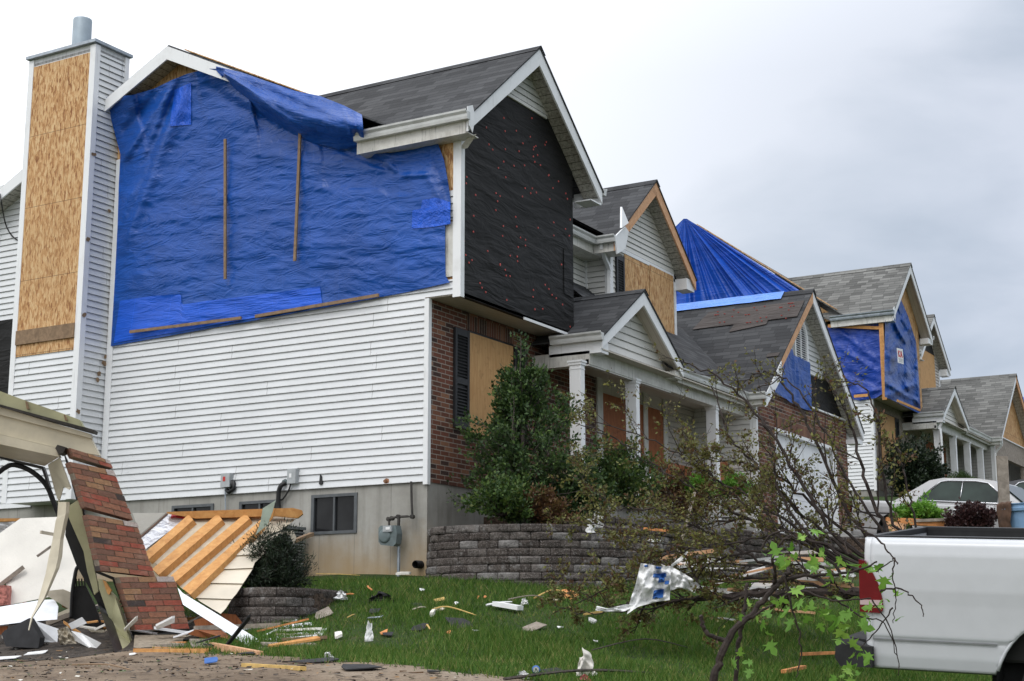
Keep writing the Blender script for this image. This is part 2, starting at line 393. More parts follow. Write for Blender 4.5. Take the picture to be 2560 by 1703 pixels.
    # tar paper / house wrap in black
    for nm, base in (('felt', (.0105, .0102, .0102)), ('felt_brown', (.042, .034, .031))):
        m = MT(nm); v = m.vec('UV'); wv = m.noise(m.vec('UV', (.9, 3.4, 1), (0, 0, .5)), 1.3, 4, .5, 1.2); wv2 = m.noise(m.vec('UV', (.6, 2.2, 1), (0, 0, -.25)), 2.0, 2, .45, .8)
        h = m.math('ADD', wv, m.math('MULTIPLY', wv2, .6)); fv = m.math('FRACT', m.math('DIVIDE', m.math('ADD', m.sep(v)[1], .25), .76)); sl = m.math('LESS_THAN', fv, .012)
        c = m.mix(m.ramp(m.noise(v, 1.2, 6), [(.35, 0), (.7, 1)]), base, tuple(q*1.7 for q in base)); c = m.mix(sl, c, (.004, .004, .004))
        m.bump(h, .055, .8); MAT[nm] = m.set(c, .62, spec=.2)
    # woven blue tarpaulin: glossy coated weave, a little see-through
    for nm, tr, col in (('tarp', .03, (.006, .074, .36)), ('tarp_dark', 0, (.008, .050, .34)), ('tarp_vivid', 0, (.008, .075, .44)), ('tarp_bright', 0, (.008, .10, .62)), ('tarp_pale', 0, (.08, .24, .72))):
        m = MT(nm); v = m.vec('UV')
        a = m.noise(m.vec('UV', (.8, 2.2, 1), (0, 0, -.16)), 1.2, 5, .5, 1.6); b = m.noise(m.vec('UV', (1.1, 3.6, 1), (0, 0, .10)), 1.5, 4, .5, 1.4); cr = m.voro(m.vec('UV', (1, 1.5, 1)), 3.2, 'DISTANCE_TO_EDGE', 'Distance')
        rd = m.ramp(cr, [(0, 0), (.05, 1)])
        sh = m.math('ABSOLUTE', m.math('SUBTRACT', b, .5)); h = m.math('ADD', m.math('ADD', a, m.math('MULTIPLY', sh, -1.1)), m.math('MULTIPLY', rd, .05))
        fold = m.math('MULTIPLY', m.math('LESS_THAN', m.math('FRACT', m.math('DIVIDE', m.sep(v)[0], .52)), .012), .35)
        c = m.mix(m.ramp(m.noise(v, 1.1, 5), [(.35, 0), (.7, 1)]), tuple(q*.82 for q in col), tuple(min(1, q*1.15) for q in col)); c = m.mix(fold, c, tuple(q*1.5 for q in col))
        nb = m.bump(h, .040, .85)
        m.set(c, m.ramp(a, [(.3, .27), (.7, .42)]), spec=.4)
        if tr:
            ts = m.n('ShaderNodeBsdfTransparent'); ts.inputs[0].default_value = (.05, .22, .85, 1); ms = m.n('ShaderNodeMixShader'); ms.inputs[0].default_value = tr
            m.l(m.b.outputs[0], ms.inputs[1]); m.l(ts.outputs[0], ms.inputs[2]); m.l(ms.outputs[0], m.out.inputs[0])
        MAT[nm] = m.m
    simple('metal_grey', (.36, .40, .44), .42, .6, nz=.2); simple('metal_gutter', (.60, .61, .60), .38, 0, nz=.12, scale=4)
    simple('flue', (.33, .39, .44), .45, .3, nz=.15, scale=3); simple('meter_grey', (.13, .165, .17), .6, 0, nz=.2); simple('box_grey', (.40, .42, .43), .5, nz=.1)
    simple('black', (.012, .012, .013), .5, nz=.3); simple('black_matt', (.02, .02, .022), .85, nz=.3); simple('shutter', (.014, .015, .018), .5, nz=.25)
    simple('red_plastic', (.55, .03, .02), .5); simple('nail', (.50, .06, .045), .45, nz=.1)
    simple('iron', (.05, .045, .04), .6, .3, nz=.4); simple('copper', (.40, .20, .11), .5, .3, nz=.3)
    simple('dark_soil', (.055, .042, .032), .95, nz=.5, scale=9, bump=.04, bscale=16); simple('mulch', (.075, .05, .035), .95, nz=.45, scale=20, bump=.05, bscale=18)
    simple('beige', (.60, .54, .41), .5, nz=.12, scale=3); simple('beige_green', (.40, .385, .23), .55, nz=.15, scale=3); simple('beige_panel', (.64, .57, .46), .55, nz=.1, scale=2.5)
    simple('drywall', (.74, .71, .65), .8, nz=.08, scale=1.8, bump=.004); simple('sheath', (.50, .44, .34), .75, nz=.12)
    simple('white_board', (.78, .80, .83), .35, nz=.06); simple('paper_white', (.82, .82, .82), .55, nz=.06); simple('paper_grey', (.5, .5, .49), .7, nz=.1)
    simple('glass_green', (.42, .50, .42), .25, nz=.1); simple('insulation', (.62, .24, .20), .95, nz=.25, scale=18, bump=.05, bscale=14); simple('foil', (.62, .62, .64), .3, .7, nz=.12, scale=6, bump=.03, bscale=8)
    simple('truck_paint', (.54, .555, .575), .22, 0, .6, nz=.02); simple('car_paint', (.42, .42, .425), .28, .2, .5, nz=.03); simple('car_dark', (.03, .03, .035), .25, nz=.1)
    simple('chrome', (.6, .6, .62), .18, 1, nz=.05); simple('rubber', (.018, .018, .019), .8, nz=.3); simple('lens_red', (.14, .005, .009), .10, nz=.15); simple('lens_white', (.50, .38, .38), .15, nz=.05)
    simple('bin_blue', (.16, .28, .44), .5, nz=.08); simple('rag', (.10, .055, .035), .9, nz=.3); simple('pink', (.72, .16, .22), .7, nz=.2); simple('orange_wood', (.62, .25, .08), .7, nz=.3, scale=12)
    simple('ink_red', (.62, .05, .06), .6); simple('ink_blue', (.03, .12, .38), .6, nz=.1); simple('ink_grey', (.42, .42, .46), .6); simple('yellow_wood', (.60, .40, .13), .7, nz=.2)
    simple('gravel_soil', (.22, .16, .11), .95, nz=.3, scale=6, bump=.02); simple('aluminium', (.62, .62, .63), .3, .8, nz=.1); simple('pale_yellow', (.62, .58, .22), .6)
    simple('frame_grey', (.10, .108, .115), .5, .2, nz=.15); simple('white_spots', (.75, .75, .74), .8); simple('ac_grey', (.20, .21, .21), .5, .2)
    m = MT('glass_dark'); v = m.vec('Object'); m.bump(m.noise(v, 1.5, 2), .004); MAT['glass_dark'] = m.set(m.ramp(m.noise(v, 2.2, 4), [(.3, (.005, .005, .006)), (.75, (.022, .023, .024))]), .12, spec=.22)
    m = MT('car_glass'); v = m.vec('Object'); MAT['car_glass'] = m.set(m.ramp(m.noise(v, 1.8, 3), [(.35, (.010, .016, .014)), (.7, (.035, .055, .045))]), .05, spec=.3)
    # retaining-wall block, split face
    m = MT('block'); gi = m.n('ShaderNodeNewGeometry'); v = m.vec('Object'); n = m.noise(v, 12, 9, .72); n2 = m.noise(v, 55, 3, .6)
    c = m.ramp(gi.outputs['Random Per Island'], [(0, (.075, .060, .053)), (.5, (.115, .096, .085)), (.8, (.15, .13, .118)), (.92, (.26, .245, .235))])
    c = m.mix(m.ramp(n, [(.34, .8), (.6, 0)]), c, (.022, .018, .016)); c = m.mix(m.ramp(n2, [(.52, 0), (.75, .6)]), c, (.36, .335, .32)); c = m.mix(m.ramp(m.noise(m.vec('Object', (1, 1, 1)), 5, 5, .7), [(.56, 0), (.70, .7)]), c, (.33, .32, .31)); m.bump(m.math('ADD', n, m.math('MULTIPLY', n2, .4)), .035, 1); MAT['block'] = m.set(c, .92, spec=.2)
    m = MT('loose_brick'); gi = m.n('ShaderNodeNewGeometry'); v = m.vec('Object'); n = m.noise(v, 30, 5, .65); n2 = m.noise(v, 9, 4)
    c = m.ramp(gi.outputs['Random Per Island'], [(0, (.27, .125, .085)), (.16, (.33, .155, .10)), (.30, (.36, .10, .07)), (.38, (.21, .115, .085)), (.55, (.28, .15, .105)), (.72, (.07, .06, .058)), (.78, (.33, .12, .085)), (.86, (.38, .22, .125)), (.94, (.55, .49, .47))], 'CONSTANT')
    c = m.mix(m.ramp(n, [(.4, 0), (.75, .5)]), c, (.11, .06, .05)); c = m.mix(m.ramp(n2, [(.55, 0), (.75, .4)]), c, (.42, .28, .22)); m.bump(n, .006); MAT['loose_brick'] = m.set(c, .85, spec=.25)
    simple('mortar', (.30, .25, .19), .95, nz=.25, scale=20)
    # lawn soil, driveway
    m = MT('soil'); v = m.vec('Object'); n = m.noise(v, 1.3, 7, .6); n2 = m.noise(v, 18, 4)
    c = m.ramp(n, [(.3, (.020, .042, .009)), (.6, (.034, .058, .014)), (.8, (.09, .075, .035))]); c = m.mix(m.ramp(n2, [(.45, 0), (.8, .6)]), c, (.05, .045, .022)); m.bump(n2, .03); MAT['soil'] = m.set(c, .95, spec=.2)
    m = MT('dirt'); v = m.vec('Object'); n = m.noise(v, .9, 8, .62); n2 = m.noise(v, 30, 5, .7); n3 = m.noise(m.vec('Object', (1, 1, 1), (0, 0, .5)), 5, 6, .7)
    c = m.ramp(n, [(.3, (.14, .10, .068)), (.55, (.25, .19, .135)), (.75, (.36, .30, .235))]); c = m.mix(m.ramp(n3, [(.53, 0), (.66, .85)]), c, (.065, .045, .032)); c = m.mix(m.ramp(n2, [(.5, 0), (.75, .6)]), c, (.10, .075, .055))
    m.bump(m.math('ADD', n2, n3), .02); MAT['dirt'] = m.set(c, .9, spec=.25)
    m = MT('pavement'); v = m.vec('Object'); n = m.noise(v, 1.2, 7); c = m.ramp(n, [(.3, (.20, .19, .175)), (.7, (.32, .31, .29))]); MAT['pavement'] = m.set(c, .9)
    # foliage: colour varies leaf by leaf
    def leaf(nm, stops, rough=.5, tr=.25):
        m = MT(nm); gi = m.n('ShaderNodeNewGeometry'); n = m.noise(m.vec('Object'), 2.0, 3); x = m.math('MULTIPLY_ADD', gi.outputs['Random Per Island'], .7, m.math('MULTIPLY', n, .45))
        c = m.ramp(x, stops); m.set(c, rough, spec=.35)
        ts = m.n('ShaderNodeBsdfTranslucent'); m.l(c, ts.inputs[0]); ms = m.n('ShaderNodeMixShader'); ms.inputs[0].default_value = tr
        m.l(m.b.outputs[0], ms.inputs[1]); m.l(ts.outputs[0], ms.inputs[2]); m.l(ms.outputs[0], m.out.inputs[0]); MAT[nm] = m.m
    leaf('leaf_holly', [(.1, (.014, .034, .013)), (.45, (.034, .070, .022)), (.8, (.075, .13, .034)), (1, (.15, .22, .055))])
    leaf('leaf_shrub', [(.1, (.018, .042, .012)), (.5, (.045, .09, .022)), (.8, (.09, .15, .03)), (1, (.15, .16, .04))])
    leaf('leaf_bright', [(.1, (.07, .17, .02)), (.6, (.13, .30, .035)), (1, (.22, .40, .06))], tr=.35)
    leaf('leaf_maple', [(.1, (.085, .20, .025)), (.6, (.16, .33, .045)), (1, (.28, .45, .08))], tr=.35)
    leaf('leaf_fallen', [(.08, (.075, .025, .028)), (.25, (.11, .050, .024)), (.40, (.10, .075, .026)), (.55, (.12, .115, .034)), (.78, (.17, .18, .05)), (.98, (.26, .24, .07))], tr=.35)
    leaf('leaf_dark', [(.1, (.006, .012, .006)), (.6, (.014, .026, .012)), (1, (.032, .05, .02))], tr=.15)
    leaf('leaf_purple', [(.1, (.022, .010, .012)), (.6, (.045, .020, .02)), (1, (.08, .035, .03))], tr=.15)
    leaf('grass', [(.05, (.022, .060, .007)), (.35, (.046, .108, .012)), (.60, (.072, .165, .018)), (.82, (.13, .19, .034)), (1, (.32, .27, .11))], .75, .3)
    leaf('leaf_rust', [(.1, (.05, .02, .012)), (.5, (.10, .045, .02)), (.85, (.14, .09, .03)), (1, (.09, .11, .03))], tr=.2)
    m = MT('bark'); v = m.vec('Object'); n = m.noise(m.vec('Object', (1, 1, 1)), 14, 6, .7); c = m.ramp(n, [(.3, (.016, .012, .011)), (.7, (.055, .042, .036))]); m.bump(n, .01); MAT['bark'] = m.set(c, .85, spec=.25)
    m = MT('bark_grey'); v = m.vec('Object'); n = m.noise(v, 16, 6, .7); c = m.ramp(n, [(.3, (.035, .028, .024)), (.7, (.11, .09, .075))]); m.bump(n, .01); MAT['bark_grey'] = m.set(c, .85)
make_mats()
MA = MAT.__getitem__

# ------------------------------------------------------------------ terrain: a slope rising to the houses and along the street
CP = [(-17, -11.3, -.1), (-8, -5, 1.36), (-8, -9, .82), (-7.2, -11.5, .62), (0, -.3, 2.44), (0, 4, 2.5), (0, 9, 2.6), (-4.1, .95, 1.63), (-4.4, 3, 1.62), (-4.2, 6, 1.6), (-9, 3, 1.3),
      (-5.7, -3.04, 1.47), (-.7, -1.7, 2.26), (-2.4, -3.3, 1.80), (1.5, -3.5, 2.26), (3, -7, 1.65), (-1.2, -.2, 2.36), (-1.3, 4, 2.35), (-2.4, -1.2, 2.02),
      (12, -1.2, 3.62), (12, -4.5, 3.42), (9.5, -4, 3.2), (6.5, -3, 2.75), (24, 0, 5.45), (21, -3.5, 4.7), (16, -2.5, 4.1), (36, -1, 6.1), (34, -8, 5.2), (12, -12, 1.9), (0, -14, .3), (22, -14, 3.0),
      (-20, 5, .4), (-20, -20, -.9), (10, 20, 4.2), (60, 0, 8), (60, 35, 8.5), (-20, 30, 2), (25, 25, 6), (40, -20, 4.5)]
cp = np.array(CP)
def _u(r2): return np.where(r2 > 1e-9, .5*r2*np.log(np.maximum(r2, 1e-9)), 0)
_d = ((cp[:, None, :2]-cp[None, :, :2])**2).sum(-1); _n = len(cp)
_A = np.zeros((_n+3, _n+3)); _A[:_n, :_n] = _u(_d)+np.eye(_n)*.6; _A[:_n, _n] = 1; _A[:_n, _n+1:] = cp[:, :2]; _A[_n, :_n] = 1; _A[_n+1:, :_n] = cp[:, :2].T
_w = np.linalg.solve(_A, np.concatenate([cp[:, 2], [0, 0, 0]]))
def TZ(x, y):
    x = np.clip(np.asarray(x, float), -24, 62); y = np.clip(np.asarray(y, float), -24, 36); shp = x.shape; x = x.ravel(); y = y.ravel()
    r2 = (x[:, None]-cp[None, :, 0])**2+(y[:, None]-cp[None, :, 1])**2
    z = _u(r2)@_w[:_n]+_w[_n]+_w[_n+1]*x+_w[_n+2]*y
    z = z + .025*np.sin(x*2.1+.6*y)*np.sin(y*1.7-.4*x)
    return z.reshape(shp)
def tz(x, y): return float(TZ(x, y))
def hit(px, py, d0=5, d1=45):
    d = ray(px, py); s = np.linspace(d0, d1, 900); P = np.array(CAM)[None]+np.array(d)[None]*s[:, None]
    k = np.where(P[:, 2] <= TZ(P[:, 0], P[:, 1]))[0]
    i = k[0] if len(k) else len(s)-1
    return V(P[i])
xs = np.concatenate([[-600, -250, -110, -60, -36], np.arange(-24, 26, .4), np.arange(26, 64, 2), [75, 100, 160, 300, 700]])
ys = np.concatenate([[-600, -250, -110, -60, -36], np.arange(-24, 14, .4), np.arange(14, 38, 2), [50, 80, 140, 300, 700]])
gx, gy = np.meshgrid(xs, ys); gz = TZ(gx, gy)
nx, ny = len(xs), len(ys); idx = np.arange(nx*ny).reshape(ny, nx)
fc = np.stack([idx[:-1, :-1], idx[:-1, 1:], idx[1:, 1:], idx[1:, :-1]], -1).reshape(-1, 4)
raw('ground', np.stack([gx, gy, gz], -1).reshape(-1, 3), fc, MA('soil'), kind='structure', smooth=True)

def draped(name, poly, mat, lift=.006, step=.25, kind='structure'):
    """a sheet laid on the terrain inside a plan outline"""
    a = np.array(poly); x0, y0 = a.min(0); x1, y1 = a.max(0)
    X = np.arange(x0, x1+step, step); Y = np.arange(y0, y1+step, step); gx, gy = np.meshgrid(X, Y)
    def inside(x, y):
        c = np.zeros(x.shape, bool); n = len(a)
        for i in range(n):
            xa, ya = a[i]; xb, yb = a[(i+1) % n]
            cond = (ya > y) != (yb > y); c ^= cond & (x < (xb-xa)*(y-ya)/((yb-ya) if yb != ya else 1e-9)+xa)
        return c
    n1, n2 = len(X), len(Y); idx = np.arange(n1*n2).reshape(n2, n1)
    cx, cy = (gx[:-1, :-1]+step/2), (gy[:-1, :-1]+step/2); k = inside(cx, cy)
    f = np.stack([idx[:-1, :-1], idx[:-1, 1:], idx[1:, 1:], idx[1:, :-1]], -1)[k]
    u, inv = np.unique(f.ravel(), return_inverse=True)
    P = np.stack([gx.ravel()[u], gy.ravel()[u]], -1)
    return raw(name, np.c_[P, TZ(P[:, 0], P[:, 1])+lift], inv.reshape(-1, 4), mat, kind=kind, smooth=True), inside
# muddy drive in front: everything nearer than the ragged lawn edge
edge_px = [(-500, 1585), (-200, 1600), (100, 1606), (300, 1616), (470, 1628), (640, 1640), (800, 1652), (960, 1662), (1120, 1682), (1280, 1698), (1420, 1716), (1600, 1745)]
edge = [hit(*p) for p in edge_px]
drive_poly = [(p.x, p.y) for p in edge] + [(-10.5, -9.5), (-16, -14), (-24, -8), (-24, 4)]
_, in_drive = draped('dirt_drive', drive_poly, MA('dirt'), .008, .12)
draped('bare_soil', [(-7.5, 1.2), (-5.6, .4), (-4.4, .3), (-3.5, -.3), (-2.7, .2), (-2.6, 1.5), (-3, 4), (-8, 7), (-9, 3)], MA('dark_soil'), .012, .15)
draped('driveway', [(9.6, -1.3), (14.6, -1.3), (13, -14), (7, -14)], MA('pavement'), .01, .4)
draped('driveway', [(33.4, -.3), (38.4, -.3), (37, -16), (31, -16)], MA('pavement'), .01, .5)

# lawn grass: blades all over the near lawn
def grass():
    rng = np.random.default_rng(4)
    N = 230000
    dep = 9.5+rng.random(N)**.85*13.5; lat = (rng.random(N)*2300+350-1280)/FPX*dep
    P = np.array(CAM)[None, :2]+dep[:, None]*np.array(f_)[None, :2]+lat[:, None]*np.array(r_)[None, :2]
    x, y = P[:, 0], P[:, 1]
    k = ~in_drive(x+rng.normal(0, .13, N), y+rng.normal(0, .13, N))
    k &= ~((x > -.7) & (y > -.4)); k &= ~((x > -.05) & (y > -2.3)); k &= x < 9
    k &= ~((x < -3.2) & (y > -.3)) | (rng.random(N) < .03)
    patch = np.sin(x*1.3+1)*np.sin(y*1.9-x*.6)+.6*np.sin(x*3.1-y*2.3); k &= rng.random(N) < np.clip(.95+.25*patch, .35, 1)
    x, y, patch = x[k], y[k], patch[k]; n = len(x); z = TZ(x, y)
    h = rng.uniform(.04, .10, n)*(1+.35*patch); a = rng.uniform(0, 2*np.pi, n); wd = rng.uniform(.0035, .0075, n)
    ln = rng.uniform(.15, 1.0, n)*h; la = rng.uniform(0, 2*np.pi, n)
    b = np.stack([x, y, z-.01], -1); dx = np.stack([np.cos(a)*wd, np.sin(a)*wd, np.zeros(n)], -1)
    tip = b+np.stack([np.cos(la)*ln, np.sin(la)*ln, h], -1)
    vs = np.stack([b-dx, b+dx, tip], 1).reshape(-1, 3); f = np.arange(3*n).reshape(-1, 3)
    o = raw('lawn_grass', vs, f, MA('grass'), kind='stuff')
grass()

# ------------------------------------------------------------------ houses
LAP = .1016
def rect(a, b, c, d): return [(a, c), (b, c), (b, d), (a, d)]
def gutter_mb(mb, a, b, out, ze, h=.13, mi=0):
    """K-style gutter from a to b (plan points), out = unit plan direction away from the house"""
    a = V((a[0], a[1], 0)); b = V((b[0], b[1], 0)); out = V((out[0], out[1], 0))
    prof = [(0, -h), (.075, -h), (.085, -h*.72), (.088, -h*.45), (.118, -h*.2), (.122, 0), (.108, 0), (.104, -.018), (.0, -.018)]
    mb.prism([a+out*p+V((0, 0, ze+q)) for p, q in prof], b-a, mi); return mb
def gable_parts(root, o, xc, half, zr, sl, y0, yw, y1, st, names=('gable_roof', 'rake_board', 'soffit'), hv=.24, rake_l='trim', rake_r='trim', soff='soffit', shing='shingle', back=None):
    """front-facing gable: two roof slopes, rake boards, sloping soffits (all world points offset by o)"""
    ox, oy, oz = o; ze = zr-half*sl
    W = lambda x, y, z: V((x+ox, y+oy, z+oz))
    t = .028
    mb = MB()
    for sgn in (-1, 1):
        xe = xc+sgn*(half+.03); zee = zr-(half+.03)*sl
        yb = y1 if back is None else back
        a, b, c, d = W(xe, y0-.02, zee), W(xc, y0-.02, zr), W(xc, yb, zr), W(xe, (y1 if back is None else min(back, y1)), zee)
        mb.poly([a, b, c, d] if sgn > 0 else [d, c, b, a]); 
        dn = V((0, 0, -t)); mb.poly([a+dn, d+dn, c+dn, b+dn] if sgn > 0 else [b+dn, c+dn, d+dn, a+dn])
        mb.poly([a, a+dn, b+dn, b] if sgn > 0 else [b, b+dn, a+dn, a]); mb.poly([d, d+dn, a+dn, a] if sgn > 0 else [a, a+dn, d+dn, d])
    roof = mb.build(names[0], MA(shing), root)
    # ridge cap shingles
    rc = MB()
    for sgn in (-1, 1):
        q = [W(xc, y0-.03, zr+.016), W(xc+sgn*.14, y0-.03, zr+.016-.14*sl), W(xc+sgn*.14, y1 if back is None else back, zr+.016-.14*sl), W(xc, y1 if back is None else back, zr+.016)]
        rc.poly(q[::-1] if sgn > 0 else q)
    rc.build('ridge_cap', MA(shing), roof)
    for sgn, mt in ((-1, rake_l), (1, rake_r)):
        if mt is None: continue
        e = .002 if sgn > 0 else 0
        xe = xc+sgn*half
        pts = [W(xc, y0-e, zr-t-.004), W(xe, y0-e, ze-t-.004), W(xe, y0-e, ze-t-hv+.03), W(xc, y0-e, zr-t-hv*1.12)]
        MB().prism(pts, (0, .03, 0)).build(names[1], MA(mt), root)
        zo = -t-hv*.62
        q = [W(xc, y0+.032, zr+zo), W(xe, y0+.032, ze+zo), W(xe, yw+.01, ze+zo), W(xc, yw+.01, zr+zo)]
        m = MB(); m.poly(q if sgn < 0 else q[::-1]); q2 = [p+V((0, 0, .02)) for p in q]; m.poly(q2[::-1] if sgn < 0 else q2)
        m.build(names[2], MA(soff), root)
    return roof

def downspout(root, pts, mat='trim', r=.045):
    MB().tube(pts, r, 4, mi=0).build('downspout', MA(mat), root)
def shutter(root, p0, u, n, wd, ht, z):
    """louvred shutter: p0 = plan corner, u along the wall, n outward"""
    mb = MB(); p0 = V((p0[0], p0[1], z)); u = V((u[0], u[1], 0)); n = V((n[0], n[1], 0)); Zv = V((0, 0, 1))
    def bx(a, b, c, d, t0, t1): mb.prism([p0+u*a+Zv*c+n*t0, p0+u*b+Zv*c+n*t0, p0+u*b+Zv*d+n*t0, p0+u*a+Zv*d+n*t0], n*(t1-t0))
    bx(0, .055, 0, ht, .005, .045); bx(wd-.055, wd, 0, ht, .005, .045)
    bx(.055, wd-.055, 0, .1, .005, .043); bx(.055, wd-.055, ht-.1, ht, .005, .043); bx(.055, wd-.055, ht*.44, ht*.44+.09, .005, .043); bx(.055, wd-.055, .1, ht-.1, .004, .012)
    k = int((ht-.2)/.045)
    for i in range(k):
        zz = .1+(i+.5)*(ht-.2)/k
        if abs(zz-ht*.44-.045) < .07: continue
        c = p0+Zv*zz+n*.026
        mb.prism([c+u*.055+n*.012-Zv*.014, c+u*.055-n*.012+Zv*.014, c+u*.055-n*.012+Zv*.02, c+u*.055+n*.012-Zv*.008], u*(wd-.11))
    return mb.build('shutter', MA('shutter'), root)
def tube_smooth(pts, k=6):
    pts = [V(p) for p in pts]; out = []
    for i in range(len(pts)-1):
        p0 = pts[max(i-1, 0)]; p1 = pts[i]; p2 = pts[i+1]; p3 = pts[min(i+2, len(pts)-1)]
        for j in range(k):
            t = j/k; out.append(.5*((2*p1)+(p2-p0)*t+(2*p0-5*p1+4*p2-p3)*t*t+(3*p1-p0-3*p2+p3)*t**3))
    out.append(pts[-1]); return out
def opening_wall(mb, o, U, N, u0, u1, z0, z1, holes, dep=.12, mi=0):
    """flat wall with rectangular openings and their reveals"""
    o = V(o); U = V(U); N = V(N)
    us = sorted({u0, u1, *[h[0] for h in holes], *[h[1] for h in holes]}); zs = sorted({z0, z1, *[h[2] for h in holes], *[h[3] for h in holes]})
    P = lambda u, z, d=0: o+U*u+V((0, 0, z-o.z))-N*d
    fl = U.cross(V((0, 0, 1))).dot(N) < 0
    def add(p): mb.poly(p[::-1] if fl else p, mi=mi)
    for i in range(len(us)-1):
        for j in range(len(zs)-1):
            a, b, c, d = us[i], us[i+1], zs[j], zs[j+1]; cu, cz = (a+b)/2, (c+d)/2
            if any(h[0] < cu < h[1] and h[2] < cz < h[3] for h in holes): continue
            add([P(a, c), P(b, c), P(b, d), P(a, d)])
    for a, b, c, d in holes:
        add([P(a, c), P(a, d), P(a, d, dep), P(a, c, dep)][::-1]); add([P(b, c), P(b, d), P(b, d, dep), P(b, c, dep)])
        add([P(a, c), P(b, c), P(b, c, dep), P(a, c, dep)][::1]); add([P(a, d), P(b, d), P(b, d, dep), P(a, d, dep)][::-1])

def porch_column(root, x, y, z0, z1, wd=.17, wl=.17):
    m = MB(); m.box((x-wl/2, y-wd/2, z0), (x+wl/2, y+wd/2, z1))
    for e, a, b in ((.012, 0, .12), (.006, .12, .14)): m.box((x-wl/2-e, y-wd/2-e, z0+a), (x+wl/2+e, y+wd/2+e, z0+b))
    for e, a, b in ((.028, 0, .03), (.016, .03, .07), (.006, .12, .135)): m.box((x-wl/2-e, y-wd/2-e, z1-b), (x+wl/2+e, y+wd/2+e, z1-a))
    m.build('porch_column', MA('trim'), root, bevel=.004)

def sheet(name, fn, nx, ny, mat, parent=None, uv=None):
    m = MB(); m.grid(fn, nx, ny, uvs=uv); return m.build(name, MA(mat), parent, smooth=True)
def lerp(a, b, t): return a+(b-a)*t
def pl(pts, t):
    """piecewise-linear lookup [(x,y),...]"""
    if t <= pts[0][0]: return pts[0][1]
    for (a, b), (c, d) in zip(pts, pts[1:]):
        if t <= c: return lerp(b, d, (t-a)/(c-a))
    return pts[-1][1]
def nz(x, y, z, s=1): return noise.noise(V((x*s, y*s, z*s)))
def fbm(x, y, z): return noise.fractal(V((x, y, z)), .9, 2.1, 4)

